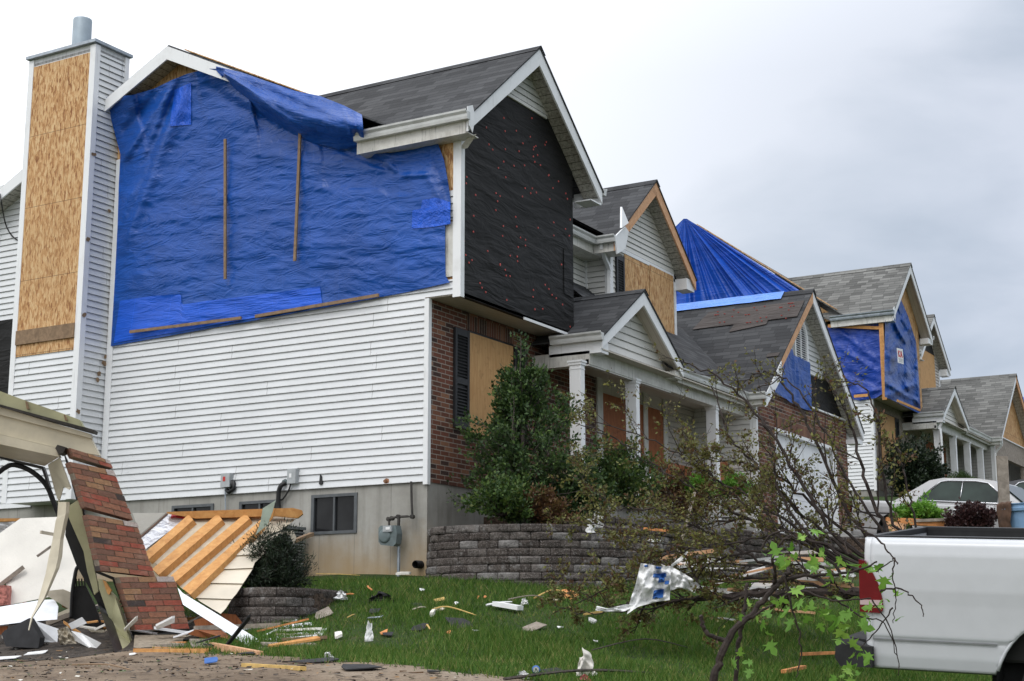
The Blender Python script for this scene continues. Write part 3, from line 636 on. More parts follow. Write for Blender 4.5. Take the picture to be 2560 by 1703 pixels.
def house(o, style):
    """one plan for the whole street: side gable, cantilevered front bay, centre gable, porch gable and garage gable"""
    ox, oy, oz = o; W = lambda x, y, z: V((x+ox, y+oy, z+oz)); one = style == 1
    shing = 'shingle' if one else 'shingle_grey'; sid = 'siding'; sid2 = 'siding_dirty' if one else 'siding_grey'
    root = thing('house', 'two storey house with white siding under a big blue tarp and a boarded chimney' if one else
                 'next house uphill, grey shingle roof and bay wrapped in blue tarp', 'house', (ox, oy, oz+2.4), 'houses along the street')
    B = lambda mb, name, mat, parent=root, **k: mb.build(name, MA(mat), parent, **k)
    # ---- foundation with basement windows
    mb = MB(); wins = [(3.80, 4.58, 3.06, 3.60), (2.56, 3.27, 3.06, 3.60), (1.19, 1.95, 3.11, 3.63)] if one else []
    opening_wall(mb, (.012, 0, 0), (0, 1, 0), (-1, 0, 0), 0.012, 8.8, 1.0, 3.76, wins, .16) if one else mb.box(W(.012, .012, 1), W(.2, 8.8, 3.76))
    mb.box(W(.02, .012, 1.0), W(9.2, .15, 3.74)); mb.box(W(0.03, 8.7, 1), W(10, 8.8, 3.74))
    fnd = B(mb, 'foundation', 'concrete')
    for a, b, c, d in wins:
        fr = MB(); x0, x1 = -.006, .03
        for q in ((a-.02, a+.03, c-.02, d+.02), (b-.03, b+.02, c-.02, d+.02)): fr.box(W(x0, q[0], q[2]), W(x1, q[1], q[3]))
        for q in ((a+.03, b-.03, c-.02, c+.022), (a+.03, b-.03, d-.022, d+.02)): fr.box(W(x0, q[0], q[2]), W(x1, q[1], q[3]))
        fr.box(W(.0, (a+b)/2-.014, c+.025), W(.032, (a+b)/2+.014, d-.025))
        wn = B(fr, 'basement_window', 'ac_grey' if False else 'frame_grey'); g = MB(); g.box(W(.035, a, c), W(.045, b, d)); B(g, 'pane', 'glass_dark', wn)
    # ---- side wall siding
    mb = MB(); U, N = (0, 1, 0), (-1, 0, 0)
    s0 = 3.738+oz
    polyrect = lambda a, b, c, d: rect(a+oy, b+oy, c+oz, d+oz)
    def sid_x(poly): mb.siding((ox, 0, 0), U, N, poly, s0)
    if one:
        sid_x(polyrect(.06, 6.08, 3.738, 6.3)); sid_x(polyrect(-.41, 6.08, 6.3, 6.51)); sid_x(polyrect(7.6, 9.2, 3.738, 9.3))
    else:
        sid_x(polyrect(.06, 8.8, 3.738, 6.3))
    mb.box(W(.015, .03, 3.74), W(.1, 8.8, 6.3))
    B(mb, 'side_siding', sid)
    mb = MB(); mb.box(W(-.026, .0, 3.70), W(.0, .062, 6.285)); mb.box(W(-.026, -.012, 3.70), W(.05, .0, 6.285)); B(mb, 'corner_trim', 'trim')
    if one: 
        mb = MB(); mb.box(W(-.03, 5.96, 3.74), W(-.002, 6.085, 9.3)); B(mb, 'corner_trim', 'trim')
    # ---- upper side wall sheathing (behind the tarp) and gable end
    mb = MB()
    zg = lambda y: 10.9-.485*abs(y-4.8)
    if one:
        mb.prism([W(.05, -.48, 6.3), W(.05, 8.8, 6.3), W(.05, 8.8, zg(8.8)-.14), W(.05, 4.8, zg(4.8)-.14), W(.05, .6, zg(.6)-.16), W(.05, -.48, 8.6)], (-.047, 0, 0)); B(mb, 'side_sheathing', 'osb')
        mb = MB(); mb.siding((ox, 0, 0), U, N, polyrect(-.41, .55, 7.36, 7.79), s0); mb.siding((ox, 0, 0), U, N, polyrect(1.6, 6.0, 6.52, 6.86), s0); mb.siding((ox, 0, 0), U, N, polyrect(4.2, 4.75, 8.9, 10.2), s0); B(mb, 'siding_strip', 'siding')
        mb = MB(); mb.box(W(-.022, -.41, 6.55), W(-.012, -.14, 7.33)); mb.box(W(-.03, -.30, 6.55), W(-.023, -.28, 7.33)); wp = B(mb, 'wrap_strip', 'trim_grimy')
        for zz in (6.62, 6.9, 7.22): mb = MB(); mb.lathe([(0, -.03), (.016, -.029), (.016, -.022)], 8, W(0, -.21, zz), 'x'); B(mb, 'nail_cap', 'nail', wp)
    else:
        mb.box(W(.0, -.48, 6.3), W(.05, 8.8, 8.6)); B(mb, 'side_sheathing', 'osb_far')
    # ---- bay (cantilevered second floor)
    zb = 6.28
    mb = MB(); mb.box(W(.0, -.5, zb+.005), W(3.35, .0, zb+.05)); B(mb, 'bay_underside', 'soffit_clean')
    xa, sl, zr, half = 1.76, (.84 if one else .90), 10.45, 2.04
    front = [(0, zb-.0), (3.35, zb-.0), (3.35, zr-1.59*sl-.12), (xa, zr-.15), (0, zr-1.76*sl-.12)]
    if one:
        mb = MB(); cut = 9.62; c = clip([(x, z+0.0) for x, z in front], cut, -1)
        mb.prism([W(x, -.5, z) for x, z in c], (0, .08, 0)); mb.box(W(3.27, -.42, zb), W(3.35, 1.05, 8.8)); 
        rng = random.Random(5)
        for i in range(120):
            x = rng.uniform(.06, 3.3); z = zb+.05+rng.random()*3.4
            if z < 9.55 and z < zr-abs(x-xa)*sl-.5: mb.lathe([(0, -.507), (.014, -.506), (.016, -.499)], 7, W(x, 0, z), 'y', mi=1)
        felt = mb.build('felt_covering', [MA('felt'), MA('nail')], root)
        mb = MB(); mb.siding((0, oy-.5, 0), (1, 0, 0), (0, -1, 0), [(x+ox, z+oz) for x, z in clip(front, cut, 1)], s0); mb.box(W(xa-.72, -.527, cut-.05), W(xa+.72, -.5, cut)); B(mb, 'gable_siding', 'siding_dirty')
        mb = MB(); mb.prism([W(3.02, -.512, 6.9), W(3.3, -.512, 6.88), W(3.3, -.512, 7.62), W(3.02, -.512, 7.62)], (0, .006, 0)); B(mb, 'felt_patch', 'felt', felt)
        mb = MB(); mb.bar(W(1.75, -.515, 6.27), W(3.34, -.515, 6.27), .02, .04); B(mb, 'starter_strip', 'trim')
        mb = MB(); mb.box(W(-.028, -.5, 6.25), W(.002, -.40, 8.62)); mb.box(W(-.028, -.53, 6.25), W(.07, -.5, 8.62)); B(mb, 'corner_trim', 'trim')
    else:
        mb = MB(); mb.prism([W(x, -.5, z) for x, z in front], (0, .08, 0)); mb.box(W(3.3, -.42, zb), W(3.35, 1.05, 8.8)); B(mb, 'bay_sheathing', 'osb_far')
    gable_parts(root, o, xa, half, zr, sl, -.8, -.5, 1.05, 1, rake_l='trim', rake_r='trim', shing=shing, back=3.8, soff='soffit' if one else 'soffit_clean')
    ze = zr-half*sl
    # eave box and gutter on the near side of the bay
    mb = MB(); y1 = 1.08 if one else 1.0
    gutter_mb(mb, (-.29+ox, -.84+oy), (-.29+ox, y1+oy), (-1, 0), ze+.045+oz); g = B(mb, 'gutter', 'metal_gutter' if one else 'metal_grey')
    mb = MB(); mb.box(W(-.285, -.76, ze-.26), W(-.26, y1, ze-.02)); mb.box(W(-.26, -.78, ze-.25), W(.02, y1, ze-.235)); B(mb, 'fascia_board', 'trim_grimy')
    mb = MB(); mb.prism([W(-.34, -.815, ze+.10), W(-.20, -.815, ze+.16), W(-.13, -.815, ze-.0), W(-.20, -.815, ze-.24), W(-.29, -.815, ze-.16)], (0, -.01, 0)); B(mb, 'rake_cap', 'trim')
    xr = xa+half
    mb = MB(); mb.box(W(xr-.38, -.79, ze-.27), W(xr-.02, -.5, ze-.25)); mb.box(W(xr-.03, -.79, ze-.25), W(xr-.0, -.3, ze-.02))
    if not one: mb.box(W(xr-.38, -.77, ze-.25), W(xr-.03, -.52, ze-.1))
    B(mb, 'eave_return', 'trim'); mb = MB(); gutter_mb(mb, (xr+.03+ox, -.82+oy), (xr+.03+ox, 1.1+oy), (1, 0), ze+.04+oz); B(mb, 'gutter', 'metal_gutter')
    if one: mb = MB(); mb.prism([W(-.1, -.82, ze-.24), W(.03, -.6, ze-.36), W(.03, -.45, ze-.36), W(-.1, -.70, ze-.25)], (0, 0, .012)); B(mb, 'loose_soffit_panel', 'trim_grimy')
    # ---- main roof
    mb = MB(); yr, zt = (4.8, 10.92) if one else (5.3, 12.15); msl = .49 if one else .74; ye, yb = (.55, 9.2) if one else (.6, 10)
    x0, x1 = -.3, 9.9
    zf = lambda y: zt-msl*abs(y-yr)
    q = [W(x0, ye, zf(ye)), W(x1, ye, zf(ye)), W(x1, yr, zt), W(x0, yr, zt)]; q2 = [W(x0, yr, zt), W(x1, yr, zt), W(x1, yb, zf(yb)), W(x0, yb, zf(yb))]
    for q_ in (q, q2): mb.poly(q_); mb.poly([p-V((0, 0, .03)) for p in q_][::-1])
    for a, b in ((q[0], q[3]), (q2[0], q2[3])): mb.poly([a, b, b-V((0, 0, .03)), a-V((0, 0, .03))])
    mb.prism([W(x1-.2, ye+.3, 8.5), W(x1-.2, yb-.3, 8.5), W(x1-.2, yr, zt-.1)], (.1, 0, 0))
    roof = B(mb, 'main_roof', shing)
    mb = MB(); e = -.032; yt = 2.2 if one else 2.6
    for ya, yb_ in ((yr, yt), (yr, yb)): mb.prism([W(x0, ya, zf(ya)+e), W(x0, yb_, zf(yb_)+e), W(x0, yb_, zf(yb_)+e-.2), W(x0, ya, zf(ya)+e-.22)], (-.028, 0, 0))
    B(mb, 'rake_board', 'trim')
    mb = MB()
    for ya, yb_ in ((yr, yt), (yr, yb)):
        q = [W(x0, ya, zf(ya)-.2), W(x0, yb_, zf(yb_)-.2), W(.05, yb_, zf(yb_)-.2), W(.05, ya, zf(ya)-.2)]; mb.prism(q, (0, 0, .012))
    B(mb, 'soffit', 'soffit')
    if one:
        mb = MB(); a, b = W(-.31, 4.45, zf(4.45)+.012), W(-.31, 1.5, zf(1.5)+.012); mb.prism([a, b, b+V((.8, 0, 0)), a+V((.8, 0, 0))], (0, 0, .018)); B(mb, 'bare_sheathing', 'osb', roof)
        mb = MB(); mb.box(W(-.02, 4.4, 9.6), W(.0, 5.3, 10.6)); 
    else:
        mb = MB(); a, b = W(-.33, 5.0, zf(5.0)+.012), W(-.33, .9, zf(.9)+.012); mb.prism([a, b, b+V((.5, 0, 0)), a+V((.5, 0, 0))], (0, 0, .03)); B(mb, 'bare_sheathing', 'osb_far', roof)
        mb = MB(); mb.prism([W(.0, .9, 8.2), W(.0, 9.7, 8.2), W(.0, 9.7, zf(9.7)-.2), W(.0, yr, zt-.2), W(.0, .9, zf(.9)-.2)], (.05, 0, 0)); B(mb, 'gable_sheathing', 'osb_far')
    # back and far walls so the house stays solid from the side
    mb = MB(); mb.box(W(.2, 8.7, 3.7), W(9.6, 8.8, 8.9)); mb.box(W(9.55, .6, 3.7), W(9.62, 8.7, 8.9)); mb.box(W(3.35, 1.05, 6.0), W(6.78, 1.12, 8.6)); B(mb, 'rear_wall', sid)
    # ---- chimney
    if one:
        cz0, cz1 = 3.74, 11.12
        mb = MB(); mb.box(W(-.585, 6.115, cz0+.02), W(.14, 7.58, cz1)); 
        mb.siding((0, oy+6.115, 0), (1, 0, 0), (0, -1, 0), rect(-.50+ox, .02+ox, cz0, 11.0), s0); mb.siding((ox-.585, 0, 0), U, N, rect(6.2, 7.5, cz0, 6.05), s0); mb.siding((0, oy+6.115, 0), (1, 0, 0), (0, -1, 0), rect(.0+ox, .13+ox, 10, 11.0), s0)
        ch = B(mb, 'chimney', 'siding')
        mb = MB()
        for qs in (((-.61, 6.085, -.50, 6.115), (-.61, 6.115, -.585, 6.205)), ((-.61, 7.5, -.585, 7.61),), ((.06, 6.085, .15, 6.115),)):
            mb = MB()
            for a, b, c, d in qs: mb.box(W(a, b, cz0+.01), W(c, d, cz1-.02))
            B(mb, 'corner_trim', 'trim', ch)
        mb = MB(); mb.box(W(-.60, 6.205, 6.08), W(-.586, 7.5, 10.98)); pn = B(mb, 'strand_board', 'osb', ch)
        mb = MB(); mb.box(W(-.63, 6.205, 6.27), W(-.601, 7.5, 6.5)); B(mb, 'nailed_plank', 'lumber_old', ch)
        mb = MB(); mb.box(W(-.66, 6.05, cz1), W(.19, 7.64, cz1+.05)); mb.prism([W(-.6, 6.1, cz1+.05), W(.14, 6.1, cz1+.05), W(.14, 7.58, cz1+.05), W(-.6, 7.58, cz1+.05)], (0, 0, .02)); B(mb, 'chimney_cap', 'metal_grey', ch)
        mb = MB(); mb.lathe([(.155, cz1), (.155, cz1+.66), (.15, cz1+.68), (.13, cz1+.68), (.13, cz1+.1)], 24, W(-.25, 6.8, 0)); B(mb, 'flue_pipe', 'flue', ch, smooth=True)
        mb = MB()
        rng = random.Random(2)
        for (x, y, z) in [(-.54, 6.082, 9.25), (-.56, 6.082, 7.85), (-.14, 6.085, 8.42), (-.05, 6.09, 6.05), (-.08, 6.09, 5.93), (-.17, 6.09, 5.75), (-.55, 6.082, 6.62), (-.57, 6.082, 5.1), (-.2, 6.09, 5.65)]:
            pts = []
            for i in range(9):
                a = 2*math.pi*i/9; rr = rng.uniform(.018, .05); pts.append(W(x+rr*math.cos(a)*1.2, y-.012, z+rr*math.sin(a)))
            mb = MB(); mb.poly(pts if (pts[1]-pts[0]).cross(pts[2]-pts[0]).y < 0 else pts[::-1]); B(mb, 'torn_hole', 'lumber_old', ch)
        mb = MB(); mb.box(W(-.028, 7.62, 4.7), W(-.002, 9.0, 6.9)); B(mb, 'felt_patch', 'felt')
        mb = MB(); mb.tube(tube_smooth([PX(0, 485, -.35), PX(4, 510, -.34), PX(14, 560, -.04), PX(30, 590, -.03), PX(50, 604, -.03)]), .012, 6); B(mb, 'cable', 'black')
    # ---- brick / bare front of the ground floor
    fm = 'brick' if one else 'wood_grey'
    mb = MB(); mb.box(W(.0, 0, 3.735), W(5.06, .1, 6.28)); B(mb, 'front_wall', fm)
    if one: mb = MB(); mb.box(W(.98, -.012, 6.02), W(2.32, .0, 6.24)); B(mb, 'soldier_course', 'brick_upright')
    if one: mb = MB(); mb.prism([W(.95, -.0, 4.53), W(.95, -.05, 4.46), W(.95, -.05, 4.53)], (1.38, 0, 0)); mb.box(W(.95, -.05, 4.46), W(2.33, .0, 4.525)); B(mb, 'brick_sill', 'brick_upright')
    wx0, wx1 = (1.01, 2.27) if one else (.60, 2.0)
    wz = (4.53, 6.01)
    fr = MB()
    for q in ((wx0-.0, wx0+.04, *wz), (wx1-.04, wx1, *wz), (wx0+.04, wx1-.04, wz[0], wz[0]+.04), (wx0+.04, wx1-.04, wz[1]-.04, wz[1])): fr.box(W(q[0], -.02, q[2]), W(q[1], .0, q[3]))
    wn = B(fr, 'window', 'black'); mb = MB(); mb.box(W(wx0+.01, -.034, wz[0]+.0), W(wx1-.01, -.021, wz[1]-.03)); B(mb, 'plywood_sheet', 'plywood', wn)
    if one: shutter(root, (.62+ox, -.0+oy), (1, 0), (0, -1), .385, 1.43, 4.56+oz)
    shutter(root, ((2.29 if one else 2.02)+ox, -.0+oy), (1, 0), (0, -1), .385, 1.43, 4.56+oz)
    # ---- porch: door wall, recess siding, ceiling, beam, columns, gable
    zc = 5.93
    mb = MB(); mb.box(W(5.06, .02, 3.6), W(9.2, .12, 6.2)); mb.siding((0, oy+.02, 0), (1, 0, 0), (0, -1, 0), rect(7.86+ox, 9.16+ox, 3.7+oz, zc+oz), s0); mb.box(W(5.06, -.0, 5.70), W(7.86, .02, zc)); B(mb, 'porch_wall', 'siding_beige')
    for a, b in ((5.06, 5.26), (6.86, 7.02), (7.70, 7.86)): mb = MB(); mb.box(W(a, -.03, 3.7), W(b, .02, zc-.0)); B(mb, 'door_trim', 'trim_grimy')
    for a, b in ((5.26, 6.86), (7.02, 7.70)):
        mb = MB(); mb.box(W(a, -.01, 3.7), W(b, .005, 5.70)); B(mb, 'boarded_door', 'plywood_red')
    mb = MB(); mb.box(W(2.95, -1.2, zc), W(9.2, 0, zc+.02)); B(mb, 'porch_ceiling', 'soffit_clean')
    mb = MB(); mb.box(W(2.9, -1.0, 5.72), W(9.2, -.84, zc)); mb.box(W(2.9, -.84, 5.72), W(3.06, 0, zc-.002)); B(mb, 'porch_beam', 'trim_grimy')
    cx = (2.62, 4.52, 7.80) if one else (3.2, 5.0, 6.7, 8.4)
    for x in cx: porch_column(root, W(x, 0, 0).x, oy-.93, 3.3+oz, 5.73+oz, wl=.13, wd=.185)
    mb = MB(); mb.box(W(2.7, -1.15, 3.0), W(9.2, .0, 3.66)); B(mb, 'porch_floor', 'concrete')
    pxc, ph, pzr, psl, py0 = 4.40, 1.50, 7.15, .67, -1.22
    gable_parts(root, o, pxc, ph, pzr, psl, py0, -.95, 1.05, 1, hv=.20, rake_l='trim', rake_r='trim', soff='soffit_clean', shing=shing)
    pze = pzr-ph*psl
    mb = MB(); tri = [(pxc-1.36, 5.80), (pxc+1.36, 5.80), (pxc+1.36, pze+.02), (pxc, pzr-.14), (pxc-1.36, pze+.02)]
    mb.siding((0, oy-.95, 0), (1, 0, 0), (0, -1, 0), [(x+ox, z+oz) for x, z in tri], 5.80+oz, lap=.125); mb.prism([W(x, -.94, z) for x, z in tri], (0, .05, 0)); mb.box(W(pxc-1.5, -.985, 5.70), W(pxc+1.5, -.935, 5.80)); B(mb, 'porch_gable_siding', sid2 if one else 'siding_dirty')
    mb = MB(); gutter_mb(mb, (pxc-ph+ox, py0-.03+oy), (pxc-ph+ox, -.36+oy), (-1, 0), pze+.05+oz); B(mb, 'gutter', 'metal_gutter')
    mb = MB(); mb.box(W(pxc-ph-.0, py0+.03, pze-.26), W(pxc-ph+.26, -.30, pze-.08)); B(mb, 'eave_return', 'trim')
    mb = MB(); mb.box(W(pxc+ph-.26, py0+.034, pze-.24), W(pxc+ph, -.96, pze-.12)); B(mb, 'eave_return', 'trim_grimy')
    # porch shed roof along the front, its fascia and gutter
    sx0, sx1 = pxc+ph-.02, 9.0
    yv = lambda x: -1.13+(x-sx1)*0
    mb = MB(); q = [W(sx0-.3, -1.10, 6.10), W(sx1+.1, -1.10, 6.10), W(sx1+2.2, 1.05, 7.95), W(sx0-.3, 1.05, 7.95)]; mb.poly(q); mb.poly([p-V((0, 0, .03)) for p in q][::-1]); mb.poly([q[0], q[0]-V((0, 0, .03)), q[1]-V((0, 0, .03)), q[1]]); B(mb, 'porch_roof', shing)
    mb = MB(); mb.box(W(sx0, -1.13, zc-.06), W(sx1, -1.10, 6.08)); B(mb, 'fascia_board', 'trim_grimy')
    mb = MB(); gutter_mb(mb, (sx0+ox, -1.13+oy), (sx1-.02+ox, -1.13+oy), (0, -1), 6.10+oz); gutter_mb(mb, (sx1-.08+ox, -1.14+oy), (sx1-.08+ox, -1.56+oy), (-1, 0), 6.098+oz); B(mb, 'gutter', 'metal_gutter')
    # ---- garage wing
    gx0, gx1, gy = 9.2, 14.62, -1.2; gxc, gh, gzr, gsl = 11.9, 2.98, 8.64, .86
    gable_parts(root, o, gxc, gh, gzr, gsl, -1.5, gy, 4.2, 1, hv=.22, rake_l='lumber_raw' if one else 'trim', rake_r='trim' if one else 'lumber_raw', shing=shing, soff='soffit')
    gze = gzr-gh*gsl
    if one:
        mb = MB(); a = lambda t: W(gxc-gh*t, -1.535, gzr-gh*t*gsl); mb.prism([a(1.0)+V((0, 0, -.03)), a(1.0)+V((0, 0, -.25)), a(.73)+V((.12, 0, -.24)), a(.70)+V((0, 0, -.03))], (0, .03, 0)); B(mb, 'rake_remnant', 'trim')
        mb = MB(); sl_ = V((1, 0, gsl)).normalized()
        p = lambda y, s: W(gxc-gh, y, gze)+sl_*s+V((-.012, 0, .014))
        mb.prism([p(-1.45, 2.80), p(-1.45, 3.45), p(.62, 3.42), p(.78, 2.74)], (-.004, 0, .006)); 
        fq = MB(); fq.prism([p(-.85, 2.62), p(-.85, 2.79), p(-.12, 2.76), p(-.10, 2.46)], (-.003, 0, .004)); fq.build('felt_patch', MA('felt_brown'), root); fq = MB(); fq.prism([p(-1.44, 1.3), p(-1.44, 1.43), p(-1.2, 1.43), p(-1.2, 1.3)], (-.003, 0, .004)); fq.build('felt_patch', MA('felt_brown'), root); rng = random.Random(8)
        for i in range(34):
            s = rng.choice((2.76, 2.9, 3.1, 3.38, 3.25)); y = rng.uniform(-1.4, .6); c = p(y, s)+V((-.006, 0, .008)); mb.box(c-V((.014, .014, .006)), c+V((.014, .014, .006)), 1)
        mb.build('felt_patch', [MA('felt_brown'), MA('nail')], root)
    if one:      # blue sheet lapped over the garage ridge
        mb = MB(); 
        for i in range(40):
            def P(t, k): y = lerp(-.9, 6, t); return W(gxc-.24*k-.01, y, gzr+.035-.24*k*gsl+.012*nz(y*2.2, k, 3))
            mb.poly([P(i/40, 1), P(i/40, 0), P((i+1)/40, 0), P((i+1)/40, 1)]); mb.poly([P(i/40, 0), P(i/40, 0)+V((.2, 0, -.15)), P((i+1)/40, 0)+V((.2, 0, -.15)), P((i+1)/40, 0)])
        B(mb, 'ridge_tarp_strip', 'tarp_pale', smooth=True)
    # garage walls
    fm2 = 'brick' if one else 'wood_grey'
    mb = MB(); dx0, dx1, dz = 10.25, 13.75, 5.62; opening_wall(mb, (0, gy+oy, 0), (1, 0, 0), (0, -1, 0), gx0+.025+ox, gx1+ox, 3.0+oz, 6.28+oz, [(dx0+ox, dx1+ox, 3.01+oz, dz+oz)], .15)
    mb.box(W(gx0+.024, gy+.002, 3), W(gx0+.1, gy+.14, 6.28)) if one else 0
    B(mb, 'garage_front', fm2)
    if one: mb = MB(); mb.box(W(dx0-.02, gy-.012, dz), W(dx1+.02, gy, dz+.29)); B(mb, 'soldier_course', 'brick_upright')
    mb = MB()
    if one:
        for i in range(4):
            z0_ = 3.15+i*.6; mb.box(W(dx0, gy+.10, z0_), W(dx1, gy+.14, z0_+.592))
            for j in range(4):
                a = dx0+.08+j*.86; mb.box(W(a, gy+.088, z0_+.09), W(a+.74, gy+.10, z0_+.5))
        B(mb, 'garage_door', 'trim'); mb = MB()
        for q in ((dx0-.05, dx0+.03, 3.1, dz), (dx1-.03, dx1+.05, 3.1, dz), (dx0+.03, dx1-.03, dz-.07, dz)): mb.box(W(q[0], gy-.02, q[2]), W(q[1], gy+.09, q[3]-.002))
        B(mb, 'door_frame', 'trim')
    else:
        mb.box(W(dx0-.1, gy+.6, 3.01), W(dx1+.1, gy+.65, dz)); B(mb, 'garage_opening', 'black_matt')
    mb = MB(); mb.siding((gx0+ox, 0, 0), (0, 1, 0), (-1, 0, 0), rect(gy+.08+oy, .02+oy, 3.5+oz, zc+oz), s0); mb.box(W(gx0+.01, gy+.02, 3.0), W(gx0+.06, .5, 6.3)); B(mb, 'garage_side_siding', sid2); mb = MB(); mb.box(W(gx1-.05, gy+.01, 3), W(gx1-.0, 6, 6.2)); B(mb, 'garage_far_siding', sid2)
    mb = MB(); mb.box(W(gx0-.03, gy-.01, 3.4), W(gx0+.0, gy+.10, zc)); mb.box(W(gx0-.03, gy-.035, 3.4), W(gx0+.04, gy-.01, zc)); B(mb, 'corner_trim', 'trim')
    g_ = [(gx0+.1, 6.28), (gx1-.1, 6.28), (gx1-.1, gze+.16), (gxc, gzr-.16), (gx0+.1, gze+.16)]
    mb = MB(); mb.prism([W(x, gy+.02, z) for x, z in g_], (0, .08, 0)); B(mb, 'gable_sheathing', 'felt' if one else 'osb_far')
    mb = MB(); mb.box(W(gx0, gy-.05, 6.27), W(gx1, gy+.02, 6.30)); B(mb, 'ledge_flashing', 'trim')
    if one:
        mb = MB(); t_ = [(x, z) for x, z in clip(g_, 7.27, 1)]; mb.siding((0, oy+gy+.02, 0), (1, 0, 0), (0, -1, 0), [(x+ox, z+oz) for x, z in t_], s0); mb.siding((0, oy+gy+.02, 0), (1, 0, 0), (0, -1, 0), [(12.15, 6.98), (13.1, 6.98), (13.45, 7.27), (12.15, 7.27)], s0); B(mb, 'gable_siding', 'siding')
        # arched louvre vent
        fr = MB(); cxv, zv = 11.80, 7.14; n = 12; wv, hv_ = .40, .86
        outl = [(cxv-wv, zv), (cxv+wv, zv)]+[(cxv+wv*math.cos(a), zv+.50+.42*math.sin(a)) for a in [math.pi*i/n for i in range(n+1)]]
        inn = [(cxv-wv+.07, zv+.07), (cxv+wv-.07, zv+.07)]+[(cxv+(wv-.07)*math.cos(a), zv+.50+.35*math.sin(a)) for a in [math.pi*i/n for i in range(n+1)]]
        for i in range(len(outl)):
            j = (i+1) % len(outl); A_ = [W(outl[i][0], gy-.055, outl[i][1]), W(outl[j][0], gy-.055, outl[j][1]), W(inn[j][0], gy-.055, inn[j][1]), W(inn[i][0], gy-.055, inn[i][1])]; fr.prism(A_, (0, .07, 0))
        vt = B(fr, 'louvre_vent', 'trim'); m2 = MB(); m2.prism([W(x, gy-.0, z) for x, z in inn], (0, -.008, 0)); B(m2, 'vent_screen', 'black', vt)
        m2 = MB()
        for i in range(16):
            z = zv+.095+i*.047; hw = wv-.075 if z < zv+.5 else (wv-.07)*math.sqrt(max(0, 1-((z-zv-.5)/.35)**2))
            if hw > .05: m2.prism([W(cxv-hw, gy-.045, z), W(cxv-hw, gy-.012, z+.026), W(cxv-hw, gy-.012, z+.034), W(cxv-hw, gy-.045, z+.010)], (2*hw, 0, 0))
        m2.box(W(cxv-.015, gy-.05, zv+.07), W(cxv+.015, gy-.02, zv+.83)); B(m2, 'louvre', 'trim', vt)
        def tp(s, t):
            x = lerp(gx0+.2, 12.25, s); top = min(7.3-.0*s, gze+.22+(x-gx0-.1)*gsl); 
            if x > 11.25: top = 7.2
            bot = 6.30-.22*math.sin(s*2.6)*max(0, s-.15); z = lerp(bot, top, t); k = .05*fbm(x*3.2, z*.8, 1)+.03*nz(x*6+z*2, z, 4)
            return W(x, gy-.055-abs(k)*.9, z)
        B(MB().grid(tp, 50, 40, uvs=lambda s, t: (s*3, t*1.2)), 'gable_tarp', 'tarp', smooth=True)
    mb = MB(); mb.box(W(gxc+gh-.32, -1.47, gze-.30), W(gxc+gh, gy, gze-.20)); mb.box(W(gxc+gh-.05, -1.47, gze-.2), W(gxc+gh-.0, -.8, gze-.03)); B(mb, 'eave_return', 'trim')
    mb = MB(); mb.box(W(gxc-gh+.0, -1.46, gze-.2), W(gx0, gy+.2, gze-.18)); mb.box(W(gxc-gh-.0, -1.46, gze-.18), W(gxc-gh+.025, -1.1, gze-.02)); B(mb, 'eave_return', 'trim_grimy')
    # ---- centre gable
    c0, c1, cy = 6.75, 9.58, .55; cxc, chh, czr, csl = 8.14, 1.80, 10.22, .86
    gable_parts(root, o, cxc, chh, czr, csl, .23, cy, 2.6, 1, hv=.24, rake_l='lumber_raw' if one else 'trim', rake_r='lumber_raw' if one else 'trim', shing=shing, back=3.4)
    cze = czr-chh*csl
    g_ = [(c0, 6.0), (c1, 6.0), (c1, cze+.16), (cxc, czr-.16), (c0, cze+.16)]
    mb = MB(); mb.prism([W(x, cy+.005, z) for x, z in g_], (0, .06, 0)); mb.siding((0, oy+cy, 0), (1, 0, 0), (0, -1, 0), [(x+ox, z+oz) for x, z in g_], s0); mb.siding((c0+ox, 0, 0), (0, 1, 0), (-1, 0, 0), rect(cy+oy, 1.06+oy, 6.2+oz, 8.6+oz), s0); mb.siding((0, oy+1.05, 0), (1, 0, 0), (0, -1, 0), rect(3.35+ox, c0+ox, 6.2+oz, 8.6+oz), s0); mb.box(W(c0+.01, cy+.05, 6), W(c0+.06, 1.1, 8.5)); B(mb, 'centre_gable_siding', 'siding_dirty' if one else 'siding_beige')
    for qs in (((c0-.032, c0-.004, cy-.0, cy+.085), (c0-.032, c0+.07, cy-.035, cy-.0)), ((c1-.05, c1+.03, cy-.035, cy-.0),), ((c0-.03, c0-.002, 1.0, 1.05),)):
        mb = MB()
        for q in qs: mb.box(W(q[0], q[2], 6.15), W(q[1], q[3], 8.55))
        B(mb, 'corner_trim', 'trim')
    if one:
        mb = MB(); mb.box(W(7.30, cy-.04, 6.9), W(8.34, cy-.026, 8.62)); B(mb, 'strand_board', 'osb'); mb = MB(); mb.box(W(8.36, cy-.046, 6.6), W(9.46, cy-.032, 8.65)); B(mb, 'strand_board', 'osb')
        mb = MB(); mb.box(W(7.0, cy-.045, 8.63), W(9.5, cy-.024, 8.70)); B(mb, 'window_head', 'trim')
        shutter(root, (6.94+ox, cy-.01+oy), (1, 0), (0, -1), .33, 1.5, 7.05+oz)
        sg = MB(); sg.prism([W(7.80, cy-.055, 7.42), W(8.25, cy-.055, 7.36), W(8.27, cy-.055, 7.66), W(7.82, cy-.055, 7.72)], (0, .012, 0)); sn = B(sg, 'paper_sign', 'paper_white'); m2 = MB()
